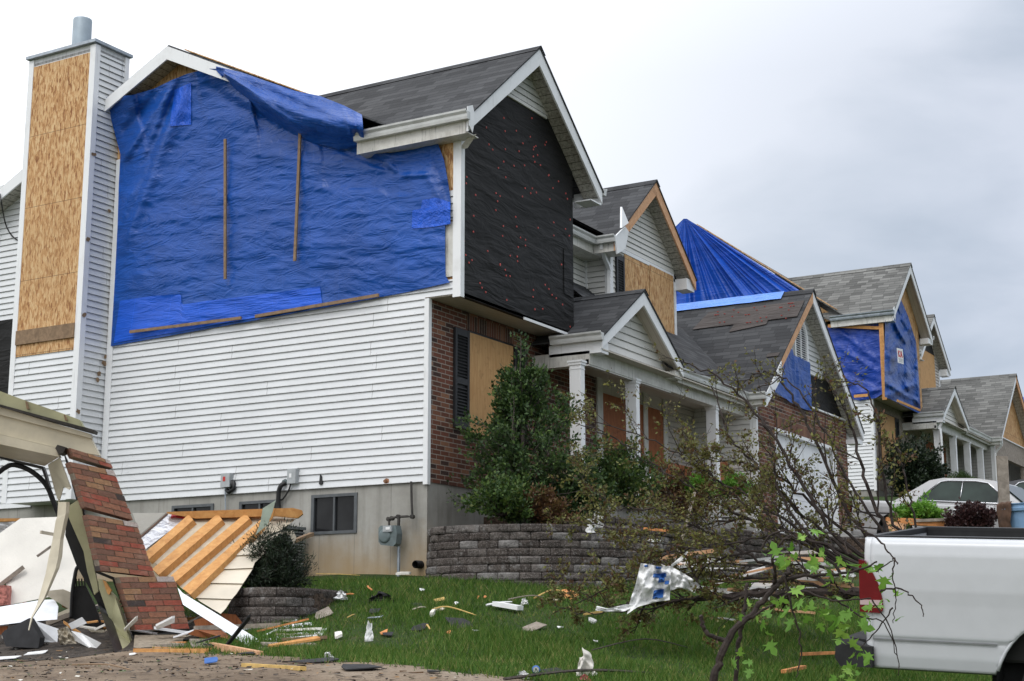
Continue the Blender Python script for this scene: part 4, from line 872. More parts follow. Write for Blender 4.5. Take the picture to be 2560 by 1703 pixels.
        bx = lambda a, b, c, d: m2.prism([W(lerp(7.80, 8.25, a), cy-.058, lerp(7.42, 7.36, a)+c), W(lerp(7.80, 8.25, b), cy-.058, lerp(7.42, 7.36, b)+c), W(lerp(7.80, 8.25, b), cy-.058, lerp(7.42, 7.36, b)+d), W(lerp(7.80, 8.25, a), cy-.058, lerp(7.42, 7.36, a)+d)], (0, .002, 0))
        for a in (.16, .30, .44, .60): bx(a, a+.07, .09, .22)
        bx(.3, .5, .14, .17); B(m2, 'sign_lettering', 'ink_red', sn)
    else:
        mb = MB(); mb.box(W(6.95, cy-.04, 7.0), W(9.0, cy-.026, 9.0)); B(mb, 'plywood_sheet', 'plywood')
        mb = MB(); mb.prism([W(7.3, cy-.05, 9.0), W(9.0, cy-.05, 9.0), W(8.3, cy-.05, 9.75), W(8.0, cy-.05, 9.75)], (0, .02, 0)); B(mb, 'felt_patch', 'felt')
    mb = MB(); gutter_mb(mb, (cxc-chh+ox, .2+oy), (cxc-chh+ox, .66+oy), (-1, 0), cze+.045+oz); gutter_mb(mb, (3.7+ox, .66+oy), (cxc-chh-.02+ox, .66+oy), (0, -1), cze+.043+oz) if one else 0; B(mb, 'gutter', 'metal_gutter')
    mb = MB(); mb.box(W(cxc-chh, .26, cze-.24), W(cxc-chh+.025, .66, cze-.03)); mb.box(W(cxc-chh+.025, .26, cze-.235), W(c0, cy, cze-.22)); mb.box(W(3.5, .67, cze-.24), W(c0-.1, .69, cze-.03)); mb.box(W(3.5, .69, cze-.235), W(c0, 1.05, cze-.22)); B(mb, 'eave_box', 'trim_grimy')
    mb = MB(); mb.box(W(cxc+chh-.36, .27, cze-.28), W(cxc+chh-.0, cy-.03, cze-.06)); B(mb, 'eave_return', 'trim')
    if one:
        mb = MB(); a = lambda t: W(cxc-chh*t, .195, czr-chh*t*csl); mb.prism([a(1.0)+V((-.06, 0, .0)), a(1.0)+V((.02, 0, -.30)), a(.86)+V((.1, 0, -.34)), a(.74)+V((.03, 0, -.18)), a(.80)+V((0, 0, -.02))], (0, .03, 0)); B(mb, 'rake_remnant', 'trim')
        mb = MB(); mb.prism([a(.96)+V((-.06, -.1, .10)), a(.78)+V((.02, -.04, .02)), a(.86)+V((.03, .02, .42))], (-.02, .03, 0)); B(mb, 'bent_flashing', 'trim')
        downspout(root, tube_smooth([W(6.36, .5, cze-.06), W(6.36, .5, cze-.16), W(6.5, .52, cze-.30), W(6.69, .53, cze-.46), W(6.69, .53, cze-.7), W(6.69, .53, 6.6)], 3), 'trim')
        # blue sheet scrap and a batten on the main roof beside the centre gable
        mb = MB(); zq = lambda x, y: W(x, y, zf(y)+.03+.01*nz(x*4, y*4, 2)); mb.grid(lambda s, t: zq(lerp(4.2, 5.9, s)-.35*t, lerp(.75, 2.2, t)), 8, 6); B(mb, 'roof_tarp_scrap', 'tarp_pale', roof)
        mb = MB(); mb.bar(zq(5.35, 1.0)+V((0, 0, .03)), zq(5.2, 2.4)+V((0, 0, .03)), .09, .03); B(mb, 'batten', 'lumber', roof)
    else:
        downspout(root, tube_smooth([W(2.95, -1.15, 6.0), W(2.98, -1.14, 5.9), W(3.0, -1.05, 5.7), W(3.0, -1.08, 5.5), W(3.0, -1.08, 3.6)], 3), 'trim')
        downspout(root, tube_smooth([W(9.0, -1.5, 6.0), W(9.05, -1.48, 5.85), W(9.15, -1.27, 5.65), W(9.14, -1.25, 5.4), W(9.14, -1.25, 3.6)], 3), 'trim')
        mb = MB()
        mb.box(W(.02, -.02, 3.7), W(.1, -.0, 6.28)); B(mb, 'corner_trim', 'trim')
        sl_ = V((1, 0, gsl)).normalized(); p = lambda y, s: W(gxc-gh, y, gze)+sl_*s+V((-.012, 0, .014))
        mb = MB(); mb.prism([p(.9, 1.7), p(.6, 1.75), p(.5, 1.95), p(.1, 2.1), p(.3, 2.4), p(1.2, 2.55), p(2.4, 2.5), p(2.6, 1.7)], (-.004, 0, .005)); B(mb, 'felt_patch', 'felt_brown')
    return root

H1 = house((0, 0, 0), 1)
O2 = (24.0, 1.0, 1.98)
H2 = house(O2, 2)

# ------------------------------------------------------------------ tarpaulins
def poly_at(pts, t):
    """point at parameter t on a polyline whose knots carry their own parameter, or evenly by length"""
    d = [0]
    for a, b in zip(pts, pts[1:]): d.append(d[-1]+math.hypot(b[0]-a[0], b[1]-a[1]))
    s = t*d[-1]
    for i in range(len(pts)-1):
        if s <= d[i+1] or i == len(pts)-2:
            k = (s-d[i])/max(1e-9, d[i+1]-d[i]); return tuple(lerp(a, b, k) for a, b in zip(pts[i], pts[i+1]))
def coons(T, B_, L, R):
    def f(s, t):
        a, b, c, d = poly_at(T, s), poly_at(B_, s), poly_at(L, t), poly_at(R, t)
        return tuple((1-t)*a[i]+t*b[i]+(1-s)*c[i]+s*d[i]-((1-s)*(1-t)*T[0][i]+s*(1-t)*T[-1][i]+(1-s)*t*B_[0][i]+s*t*B_[-1][i]) for i in (0, 1))
    return f
def ridge(px, py, lines):
    h = 0
    for x0, y0, x1, y1, w, a in lines:
        dx, dy = x1-x0, y1-y0; L2 = dx*dx+dy*dy; t = max(0, min(1, ((px-x0)*dx+(py-y0)*dy)/L2))
        d = math.hypot(px-x0-t*dx, py-y0-t*dy); h += a*math.exp(-(d/w)**2)*min(1, 4*t+.3, 4*(1-t)+.3)
    return h
def tarps():
    t = thing('tarp', 'large blue tarp nailed with battens over the side wall beside the chimney', 'tarp', (-.1, 3, 6.4), 'blue tarps on the houses')
    T = [(266, 243), (330, 238), (385, 222), (430, 200), (470, 184), (520, 172), (565, 172), (610, 200), (700, 242), (800, 290), (890, 335), (940, 362), (1010, 366), (1093, 354)]
    Bm = [(277, 866), (460, 833), (610, 806), (740, 782), (900, 753), (1020, 730), (1124, 706)]
    Lf = [(266, 243), (276, 292), (290, 345), (301, 386), (297, 460), (294, 560), (287, 700), (281, 800), (277, 866)]
    Rt = [(1093, 354), (1110, 400), (1121, 460), (1127, 505), (1126, 560), (1113, 564), (1113, 640), (1114, 690), (1124, 706)]
    f = coons(T, Bm, Lf, Rt)
    lines = [(440, 195, 300, 560, 13, .07), (455, 200, 330, 470, 10, -.06), (470, 200, 300, 640, 15, .055), (430, 215, 296, 420, 9, .05), (400, 225, 296, 350, 12, -.05), (480, 205, 360, 520, 22, .035), (500, 200, 700, 330, 14, -.05), (560, 230, 760, 330, 12, .05), (700, 300, 1000, 400, 12, .06), (720, 325, 980, 420, 9, -.04), (900, 350, 1000, 440, 8, .03), (1000, 440, 1080, 436, 6, .025), (1000, 440, 930, 400, 7, -.03), (1065, 436, 1125, 540, 6, .03), (1075, 380, 1122, 500, 7, -.03), (990, 440, 960, 370, 6, .03),
             (640, 360, 900, 520, 18, .02), (300, 560, 700, 520, 9, .012), (280, 660, 900, 600, 9, .012), (620, 380, 990, 430, 10, .018), (700, 460, 1060, 500, 11, .015)]
    def P(s, k):
        px, py = f(s, k)
        d = .055
        edge = math.exp(-(py-poly_at(T, s)[1])/70)
        if s < .42: d += (.27 if s < .30 else .27+.07*(s-.3)/.12)*edge*max(0, 1-abs(s-.0)*.0)*(1 if s < .08 or s > .26 else .55)
        elif s < .62: d += .10*edge
        d += ridge(px, py, lines)+.028*fbm(px*.008, py*.016, .3)+.012*nz(px*.012+py*.01, py*.05, 2)+.010*nz(px*.03-py*.02, py*.06, 2)
        return PX(px, py, -max(.035, d)-.03*math.sin(math.pi*s)*math.sin(math.pi*k))
    def uv(s, k): px, py = f(s, k); q = PX(px, py, 0); return (q.y, q.z)
    sheet('tarp_sheet', P, 170, 120, 'tarp', t, uv)
    # overlay sheets added in brighter blue over parts of the tarp
    def patch(nm, T_, B__, Lq, Rq, nx_, ny_):
        g = coons(T_, B__, Lq, Rq)
        def inv(px, py):
            s_, k_ = .5, .5
            for _ in range(14):
                x, y = f(s_, k_); e = 1e-3; xs, ys = f(s_+e, k_); xk, yk = f(s_, k_+e); a, b, c, d_ = (xs-x)/e, (xk-x)/e, (ys-y)/e, (yk-y)/e; det = a*d_-b*c
                if abs(det) < 1e-6: break
                dx, dy = px-x, py-y; s_ = max(0, min(1, s_+(dx*d_-dy*b)/det)); k_ = max(0, min(1, k_+(a*dy-c*dx)/det))
            return s_, k_
        def Q(s, k): p = P(*inv(*g(s, k))); return p+(CAM-p).normalized()*.014
        sheet(nm, Q, nx_, ny_, 'tarp_bright', t, lambda s, k: (s*3+.3, k*.8))
    patch('tarp_overlay', [(300, 752), (380, 740), (453, 735), (454, 762), (520, 752), (612, 741), (700, 730), (800, 716)], [(284, 858), (420, 834), (612, 799), (740, 778), (806, 764)], [(300, 752), (284, 858)], [(800, 716), (806, 764)], 60, 12)
    patch('tarp_overlay', [(1056, 500), (1090, 494), (1126, 506)], [(1029, 572), (1080, 568), (1126, 560)], [(1056, 500), (1052, 522), (1031, 526), (1029, 572)], [(1126, 506), (1126, 560)], 16, 12)
    patch('tarp_overlay', [(436, 225), (478, 206)], [(424, 316), (478, 312)], [(436, 225), (424, 316)], [(478, 206), (478, 312)], 8, 12)
    # the loose roll that laps over the rake and hangs down over the wall
    T2 = [(540, 166), (600, 180), (660, 201), (740, 228), (800, 240), (860, 264), (905, 287)]
    B2 = [(540, 176), (590, 232), (650, 284), (710, 326), (780, 356), (850, 374), (912, 366)]
    def P2(s, k):
        a, b = poly_at(T2, s), poly_at(B2, s); px, py = lerp(a[0], b[0], k), lerp(a[1], b[1], k)
        d = pl([(0, .35), (.25, .47), (.5, .50), (.72, .40), (.9, .22), (1, .10)], k) if s > .06 else .34
        d += .05*math.sin(k*9+s*5)*s+.035*fbm(s*7, k*2.5, 5)+ridge(px, py, [(560, 180, 760, 330, 9, .06), (600, 200, 860, 300, 10, -.06), (700, 230, 905, 320, 9, .05), (860, 270, 880, 340, 6, .06), (885, 280, 895, 350, 5, -.05)])
        return PX(px, py, -d)
    sheet('tarp_fold', P2, 110, 34, 'tarp', t, lambda s, k: (s*2.6+k*.4, k*1.0+s*.3))
    def batten(a, b, wd=.045, x=-.15):
        p, q = PX(a[0], a[1], x), PX(b[0], b[1], x); MB().bar(p, q, .025, wd, up=(0, 0, 1) if abs((q-p).z) < abs((q-p).y) else (0, 1, 0)).build('batten', MA('lumber_old'), t)
    batten((563, 348), (563, 698)); batten((751, 312), (737, 653)); batten((325, 830), (603, 795), x=-.125); batten((638, 791), (947, 738), x=-.12)
    bn = MB(); rng = random.Random(3)
    # ---- next house: gable tarp, bay tarps
    t2 = thing('tarp', 'blue tarp hanging from the ridge in a fan of folds behind the garage roof', 'tarp', (O2[0], O2[1]+4, 11), 'blue tarps on the houses')
    xg = O2[0]-.36
    ap = (1713, 547); bt = [(1560, 690), (1600, 775), (1690, 772), (1800, 756), (1900, 742), (1999, 726)]
    rl = random.Random(6); fold = [(rl.uniform(.25, 1), rl.uniform(.006, .022), rl.uniform(-.13, .16)) for _ in range(44)]
    def P3(s, k):
        b = poly_at(bt, s); k2 = k; e = .012*(1-k); px, py = lerp(ap[0]+(s-.5)*8, b[0], k2), lerp(ap[1], b[1], k2)
        d = sum(a*math.exp(-((s-c)/w_)**2) for c, w_, a in fold)*min(1, k*1.6)*(1-.25*k)+.03*fbm(s*5, k*3, 1)-.05*(s > .97)
        return PX(px, py, xg-.10-max(-.08, d))
    sheet('tarp_sheet', P3, 240, 40, 'tarp_vivid', t2, lambda s, k: (s*4*k, k*3))
    t3 = thing('tarp', 'blue tarp wrapped round the cantilevered bay of the grey roofed house', 'tarp', (O2[0], O2[1]-.3, 8.3), 'blue tarps on the houses')
    f4 = coons([(2050, 820), (2120, 806), (2203, 800)], [(2100, 990), (2150, 1002), (2190, 995), (2206, 985)], [(2050, 820), (2075, 905), (2100, 990)], [(2203, 800), (2204, 890), (2206, 985)])
    l4 = [(2190, 900, 2090, 820, 7, .05), (2195, 930, 2100, 870, 7, .05), (2195, 960, 2110, 930, 6, -.05), (2200, 975, 2130, 985, 6, .06), (2150, 820, 2160, 960, 8, .03), (2120, 820, 2135, 900, 7, -.03)]
    def P4(s, k): px, py = f4(s, k); return PX(px, py, O2[0]-.06-max(-.03, ridge(px, py, l4)+.03*fbm(px*.05, py*.05, 3)))
    sheet('side_sheet', P4, 60, 50, 'tarp_dark', t3, lambda s, k: (s*2, k*2.2))
    yb = O2[1]-.5
    f5 = coons([(2213, 797), (2230, 765), (2247, 737), (2270, 790), (2290, 855)], [(2212, 992), (2240, 1005), (2270, 1020), (2302, 1036)], [(2213, 797), (2211, 890), (2212, 992)], [(2290, 855), (2297, 940), (2302, 1036)])
    l5 = [(2220, 770, 2260, 850, 6, .06), (2235, 760, 2262, 840, 5, -.05), (2285, 810, 2250, 850, 5, .05), (2220, 960, 2300, 1010, 7, .07), (2225, 985, 2290, 960, 6, .05), (2240, 940, 2300, 1030, 6, -.05), (2262, 830, 2270, 990, 7, .03), (2290, 870, 2296, 1010, 5, .04)]
    def P5(s, k): px, py = f5(s, k); return PY(px, py, yb-.05-max(-.03, ridge(px, py, l5)*1.2+.04*fbm(px*.06, py*.05, 7)))
    sheet('front_sheet', P5, 50, 60, 'tarp', t3, lambda s, k: (s*2.4, k*2.6))
    MB().bar(PX(2203, 793, O2[0]-.16), PX(2213, 1000, O2[0]-.12), .13, .10, up=(1, 0, 0)).build('corner_post', MA('lumber'), t3)
    MB().bar(PX(2070, 815, O2[0]-.16), PX(2198, 820, O2[0]-.16), .03, .09).build('batten', MA('lumber'), t3)
    MB().bar(PX(2135, 991, O2[0]-.2), PX(2170, 988, O2[0]-.2), .03, .08).build('batten', MA('lumber'), t3)
    MB().bar(PY(2243, 1002, yb-.2), PY(2300, 1026, yb-.2), .03, .07).build('batten', MA('lumber'), t3)
    # notice pinned on the bay: red initials over grey print
    q = lambda x, y, o=0: PY(x, y, yb-.26-o)
    sg = MB(); sg.prism([q(2242.5, 870), q(2257, 873.5), q(2259.5, 911), q(2245.5, 907)], (0, .01, 0)); so_ = sg.build('paper_notice', MA('paper_white'), None)
    tag(so_, 'white paper notice with red letters pinned to the tarped bay', 'notice')
    m = MB(); U, Vv = V((.84, .23, 0)), V((.11, .98, 0))
    def st(a, b, w_=.9): 
        A, Bq = V((2242.5+a[0]*14.5+a[1]*3, 870+a[0]*3.6+a[1]*37, 0)), V((2242.5+b[0]*14.5+b[1]*3, 870+b[0]*3.6+b[1]*37, 0)); d = (Bq-A).normalized(); n = V((-d.y, d.x, 0))*w_
        m.prism([q(A.x+n.x, A.y+n.y, .004), q(Bq.x+n.x, Bq.y+n.y, .004), q(Bq.x-n.x, Bq.y-n.y, .004), q(A.x-n.x, A.y-n.y, .004)], (0, .003, 0))
    for a, b in (((.2, .15), (.2, .58)), ((.2, .36), (.45, .15)), ((.2, .36), (.45, .58)), ((.55, .58), (.66, .15)), ((.66, .15), (.82, .58)), ((.6, .42), (.78, .42))): st(a, b)
    m.build('sign_lettering', MA('ink_red'), so_); m = MB()
    for v_ in (.7, .78, .88): st((.15, v_), (.85, v_), .55)
    m.build('sign_lettering', MA('ink_grey'), so_)
tarps()

# third house: only a tarped roof corner shows
def far_house():
    a = PD(2545, 948, 66); b = PD(2543, 1060, 66); t = thing('house', 'farthest house up the street, its roof sheeted in blue tarp', 'house', (a.x, a.y, 6), 'houses along the street')
    d = V((.5, -.86, 0)); e = V((.86, .5, 0)); w_, dp = 9, 10
    base = V((a.x, a.y, 0)); zt = a.z; ze_ = zt-2.4; P = lambda i, j, z: base+d*i+e*j+V((0, 0, z))
    MB().prism([P(.4, -.6, 5), P(w_, -.6, 5), P(w_, dp, 5), P(.4, dp, 5)], (0, 0, ze_-5)).build('wall', MA('siding_beige'), t)
    MB().prism([P(0, -1, ze_), P(0, dp+1, ze_), P(0, dp/2, zt)], d*w_).build('roof', MA('tarp_dark'), t)
    MB().prism([P(2, -.65, ze_-1.8), P(3.4, -.65, ze_-1.8), P(3.4, -.65, ze_-.5), P(2, -.65, ze_-.5)], e*-.05).build('window', MA('glass_dark'), t)
far_house()

# ------------------------------------------------------------------ fixtures on the side wall of the nearest house
def fixtures():
    def wallbox(name, a, b, dep, mat, parent=H1, x=0.0):
        p, q = PX(*a, x-dep), PX(*b, x-dep); m = MB(); m.box((x-dep, p.y, p.z), (x, q.y, q.z)); return m.build(name, MA(mat), parent, bevel=.006)
    b1 = wallbox('disconnect_box', (552, 1184), (573, 1217), .10, 'box_grey'); wallbox('warning_label', (557, 1192), (562.5, 1203), .004, 'red_plastic', b1, -.10)
    b2 = wallbox('electric_box', (718, 1173), (738, 1208), .10, 'box_grey'); wallbox('warning_label', (723, 1184), (728, 1194), .004, 'paper_white', b2, -.10)
    w = lambda x, y, d=.05: PX(x, y, -d)
    MB().tube([w(563, 1217), w(564, 1290), w(564, 1300)], .012, 6).build('conduit', MA('metal_grey'), H1)
    m = MB(); m.lathe([(0, -.06), (.06, -.055), (.075, -.01), (.07, .0)], 10, PX(581, 1212, -.02), 'x'); m.tube([w(578, 1214), w(584, 1205), w(585, 1222), w(572, 1231), w(566, 1224)], .03, 6); m.build('cable_boot', MA('black'), H1, smooth=True)
    MB().tube(tube_smooth([w(714, 1208, .03), w(703, 1214, .07), w(697, 1230, .07), w(696, 1262, .05), w(699, 1285, .04)]), .035, 8).build('pipe_sleeve', MA('black'), H1, smooth=True)
    MB().tube(tube_smooth([w(727, 1208), w(722, 1225, .04), w(708, 1247, .03), w(700, 1250, .03)]), .012, 6).build('cable', MA('black'), H1)
    m = MB(); m.lathe([(0, -.05), (.035, -.045), (.05, -.01), (.05, 0)], 8, PX(714, 1206, -.0), 'x'); m.build('pipe_putty', MA('meter_grey'), H1)
    m = MB(); pts = [PX(x, y, -.035) for x, y in ((797, 1211), (800, 1186), (803, 1190), (806, 1208), (803, 1212))]; m.prism(pts, (.02, 0, 0)); m.build('vent_hole', MA('black'), H1)
    m = MB(); m.lathe([(0, -.07), (.02, -.07), (.02, -.02), (.045, -.02), (.045, 0)], 8, PX(968, 1204, 0), 'x'); m.build('hose_tap', MA('copper'), H1)
    # gas meter
    g = lambda x, y, d=.14: PX(x, y, -d)
    mt = MB(); a, b = g(960, 1318), g(1002, 1366); c = (a+b)/2
    mt.prism([g(960, 1322), g(965, 1316), g(1002, 1315), g(1006, 1335), g(1003, 1360), g(997, 1367), g(966, 1364), g(960, 1356)], (-.13, 0, 0)); m0 = mt.build('gas_meter', MA('meter_grey'), H1, bevel=.02)
    m = MB(); m.lathe([(0, -.29), (.07, -.29), (.095, -.28), (.105, -.16)], 16, g(990, 1343, 0), 'x'); m.build('diaphragm_cover', MA('meter_grey'), m0, smooth=True)
    m = MB(); p, q = g(958, 1315, .29), g(979, 1329, .29); m.box((-.30, p.y, p.z), (-.12, q.y, q.z)); m.build('meter_index', MA('box_grey'), m0, bevel=.008)
    m = MB(); p, q = g(964, 1318, .306), g(974, 1324, .306); m.box((-.306, p.y, p.z), (-.301, q.y, q.z)); m.build('index_window', MA('paper_white'), m0)
    m = MB(); p, q = g(963, 1333, .272), g(972, 1340, .272); m.box((-.274, p.y, p.z), (-.268, q.y, q.z)); m.build('blue_label', MA('ink_blue'), m0)
    MB().tube([g(997, 1366), g(997, 1392), g(996, 1445), g(996, 1460)], .022, 8).build('supply_pipe', MA('metal_grey'), m0)
    m = MB(); m.tube([g(973, 1316), g(972, 1298), g(990, 1293), g(1018, 1291, .10), g(1031, 1292, .09), g(1029, 1250, .08), g(1028, 1204, .07)], .017, 6); m.tube([g(996, 1316), g(997, 1300), g(996, 1291)], .022, 6)
    for x, y in ((972, 1298), (996, 1292), (1031, 1292), (980, 1296)): m.lathe([(0, -.03), (.03, -.026), (.03, .026), (0, .03)], 8, g(x, y, .12), 'x')
    m.build('gas_pipe', MA('iron'), m0)
    # corrugated drain at the wall foot
    p = PX(1036, 1411, -.12); m = MB(); prof = []
    for i in range(17): prof.append((.055 if i % 2 else .046, -.02*i))
    m.lathe(prof, 14, (p.x+.3, p.y-.02, p.z), 'x'); o = m.build('drain_pipe', MA('black'), None, smooth=False); tag(o, 'short black corrugated drain pipe poking out beside the gas meter', 'drain pipe')
    # air conditioner standing by the foundation
    c = PX(760, 1380, -.12); t = thing('air_conditioner', 'grey louvred air conditioner unit behind the broken wall panel', 'air conditioner', (-.45, c.y+.35, 2.38)); y0 = c.y+.02
    MB().box((-.78, y0, 2.42), (-.12, y0+.5, 3.16)).build('cabinet', MA('black_matt'), t); m = MB()
    for i in range(15): m.box((-.80, y0-.015, 2.5+i*.043), (-.10, y0+.515, 2.522+i*.043))
    m.build('louvre', MA('ac_grey'), t); MB().box((-.81, y0-.025, 3.15), (-.09, y0+.525, 3.19)).build('top_cover', MA('ac_grey'), t, bevel=.01)
fixtures()

# ------------------------------------------------------------------ wreckage of the collapsed garage on the left
ZA = lambda x, y: (x/4.356, 960+y/4.356)
ZB = lambda x, y: (x/4.127, 1260+y/4.127)
ZC = lambda x, y: (320+x/3.564, 1220+y/3.564)
ZL = lambda x, y: (x/2.082, 950+y/2.082)
BACK = (f_*1.0+r_*-.05); BACK = V((BACK.x, BACK.y, 0)).normalized()
def gdep(p, d):
    """keep a point above the terrain"""
    if p[1] < 1500: return d
    return min(d, (hit(p[0], p[1])-CAM).dot(f_)-.06)
def slab(pts, dep, th, mb=None, mi=0, back=None):
    """outline seen at given depths, given real thickness away from the street"""
    mb = mb or MB(); P = []
    for i, p in enumerate(pts):
        d = dep(*p) if callable(dep) else dep[i] if hasattr(dep, '__len__') else dep
        d = gdep(p, d)
        P.append(PD(p[0], p[1], d))
    mb.prism(P, (back or BACK)*th, mi); return mb
def wreck():
    dp = lambda x, y: 17.2+(y-1100)*.0004
    fr = thing('collapsed_garage_frame', 'collapsed beige garage door frame sagging to one side', 'garage frame', PD(330, 1620, 17.3))
    A = lambda *l: [ZA(*p) for p in l]; Bz = lambda *l: [ZB(*p) for p in l]
    D = lambda x, y: 17.15
    slab(A((-420, -80), (0, 78), (270, 178), (450, 240), (720, 335), (868, 392), (902, 462), (1000, 495), (0, 222), (-420, 110)), D, .12).build('fascia_board', MA('beige_green'), fr)
    m = slab(A((-420, 112), (0, 224), (1026, 500), (1016, 532), (0, 248), (-420, 136)), 17.08, .2); m.build('drip_edge', MA('iron'), fr)
    slab(A((-420, 138), (0, 250), (984, 545), (990, 592), (0, 335), (-420, 222)), 17.14, .12).build('header_board', MA('beige'), fr)
    slab(A((-420, 224), (0, 337), (990, 596), (1022, 660), (1082, 778), (600, 692), (0, 548), (-420, 440)), 17.18, .12).build('header_board', MA('beige'), fr)
    slab(A((-420, 442), (0, 550), (600, 694), (645, 795), (0, 656), (-420, 560)), 17.13, .12).build('header_board', MA('beige'), fr)
    m = MB(); P = [PD(*p, d) for p, d in zip(A((-420, 562), (0, 658), (645, 797), (486, 895), (0, 790), (-420, 690)), (17.14, 17.14, 17.14, 17.6, 17.6, 17.6))]; m.prism(P, (0, 0, .03)); m.build('header_soffit', MA('beige'), fr)
    m = slab(A((-420, 690), (0, 788), (470, 898), (500, 985), (520, 1060), (545, 1130), (522, 1132), (452, 925), (0, 812), (-420, 716)), 17.62, .1); m.build('rubber_seal', MA('black'), fr)
    for i, (x, y, x2, y2, x3, y3) in enumerate(((275, 190, 290, 190, 312, 272), (692, 335, 706, 335, 730, 395))):
        slab(A((x, y), (x2, y2), (x3, y3), (x3-22, y3+2)), 17.09, .05).build('torn_split', MA('lumber_old'), fr)
    m = MB(); P = [PD(*p, d) for p, d in zip(A((520, 880), (650, 798), (770, 1128), (752, 1150), (690, 1120), (640, 1290), (600, 1180), (560, 1010)), (17.6, 17.15, 17.15, 17.2, 17.4, 17.6, 17.65, 17.65))]; m.prism(P, BACK*.03); m.build('side_jamb', MA('beige'), fr)
    slab(Bz((712, 20), (800, -40), (842, 60), (880, 250), (932, 480), (1000, 800), (1012, 900), (972, 938), (900, 700), (862, 490), (760, 262), (704, 132)), 17.25, .05).build('side_jamb', MA('beige_green'), fr)
    slab(Bz((1010, 770), (1062, 782), (1130, 900), (1190, 960), (1300, 1280), (1348, 1440), (1248, 1515), (1150, 1250), (1020, 872)), 17.15, .14).build('side_jamb', MA('beige_green'), fr)
    slab(Bz((1060, 785), (1085, 795), (1150, 890), (1125, 938), (1105, 920)), 17.1, .04).build('splintered_stud', MA('lumber'), fr)
    slab(Bz((690, 130), (732, 172), (872, 490), (1012, 860), (1112, 1110), (1252, 1515), (1190, 1545), (1000, 1010), (790, 640), (672, 322)), 17.4, .10).build('door_seal', MA('black'), fr)
    # bent strip of trim dangling from the corner
    tr = Bz((600, -20), (590, 130), (575, 170), (540, 380), (500, 560), (470, 720), (380, 1040), (318, 1170), (290, 1300)); tl = Bz((718, -20), (712, 90), (690, 190), (655, 350), (640, 540), (612, 655), (480, 955), (342, 1165), (302, 1308))
    m = MB(); dd = [17.0, 16.98, 16.97, 16.95, 16.9, 16.85, 16.75, 16.65, 16.6]
    for i in range(8):
        for s0, s1, o0, o1 in ((0, .72, .06, 0), (.72, 1, 0, .04)):
            q = [PD(lerp(tr[j][0], tl[j][0], s), lerp(tr[j][1], tl[j][1], s), dd[j]+o) for j, s, o in ((i, s0, o0), (i, s1, o1), (i+1, s1, o1), (i+1, s0, o0))]; m.poly(q[::-1]); m.poly([p+BACK*.012 for p in q])
    m.build('bent_trim', MA('beige'), fr)
    m = MB(); m.tube(tube_smooth([PD(*ZA(x, y), 17.7) for x, y in ((-420, 1420), (-200, 1120), (-40, 985), (60, 910), (150, 882), (300, 928), (430, 1020), (520, 1130), (585, 1290), (650, 1440))]), .030, 8); m.build('door_track', MA('rubber'), fr, smooth=True)
    slab(A((600, 700), (625, 662), (720, 690), (690, 745), (640, 765)), 17.05, .2).build('torn_flashing', MA('iron'), fr)
    # leaning brick pier in four slipped pieces, brick by brick
    pr = thing('brick_pier', 'leaning brick garage pier broken into slipped pieces', 'brick pier', PD(400, 1600, 17.0))
    rng = random.Random(12)
    bk = BACK*.2 + V((r_.x, r_.y, 0))*-.105
    chunks = [(ZL(362, 352), ZL(572, 418), ZL(590, 462), ZL(386, 400)), (ZL(362, 424), ZL(590, 470), ZL(695, 732), ZL(448, 664)), (ZL(452, 698), ZL(712, 742), ZL(806, 1026), ZL(524, 994)), (ZL(618, 1024), ZL(904, 1021), ZL(990, 1296), ZL(706, 1304))]
    for (a, b, c, d) in chunks:
        dd = 17.0; P = [PD(*p, dd) for p in (a, b, c, d)]
        bi = lambda s, t: lerp(lerp(P[0], P[1], s), lerp(P[3], P[2], s), t)
        H = (P[3]-P[0]).length; Wd = (P[1]-P[0]).length; n = max(1, round(H/.068)); L_ = .205/Wd
        m = MB(); m.prism([bi(.01, .01)+bk*.06, bi(.985, .01)+bk*.06, bi(.985, .985)+bk*.06, bi(.01, .985)+bk*.06], bk*.9); ch = m.build('mortar_bed', MA('mortar'), pr)
        m = MB()
        for i in range(n):
            s = -L_*.5*(i % 2) + rng.uniform(-.01, .01); v0, v1 = (i+.07)/n, (i+.93)/n
            while s < 1:
                s0, s1 = max(0, s+.004/Wd), min(1+rng.uniform(-.012, .012), s+L_-.004/Wd)
                if s1-s0 > .03:
                    o = bk*rng.uniform(-.02, .012); m.prism([bi(s0, v0)+o, bi(s1, v0)+o, bi(s1, v1)+o, bi(s0, v1)+o], bk*.98)
                s += L_
        m.build('brick_courses', MA('loose_brick'), pr)
    slab([ZL(*p) for p in ((352, 425), (440, 665), (440, 690), (524, 1000), (600, 1030), (700, 1310), (985, 1300), (980, 1318), (690, 1330), (585, 1040), (500, 1005), (330, 380))], 17.28, .06).build('felt_backing', MA('black'), pr)
    slab(Bz((1390, 1352), (1925, 1345), (1890, 1440), (1480, 1500), (1375, 1500)), 17.05, .5).build('footing', MA('mortar'), pr)
    # fallen stud wall
    wp = thing('wall_panel', 'torn off stud wall lying face down on the planter, its siding hanging loose', 'wall panel', PD(560, 1540, 18))
    C = lambda *l: [ZC(*p) for p in l]
    dw = lambda x, y: 18.5-(y-1285)*.0085
    slab(C((345, 222), (1490, 200), (1545, 240), (1370, 372), (1250, 420), (600, 960), (545, 945), (420, 850), (150, 570)), lambda x, y: dw(x, y)+.16, .02).build('sheathing', MA('sheath'), wp)
    slab(C((340, 214), (1470, 178), (1548, 198), (1556, 232), (1512, 268), (1310, 250), (600, 272), (350, 226)), lambda x, y: 18.45, .10).build('top_plate', MA('lumber'), wp)
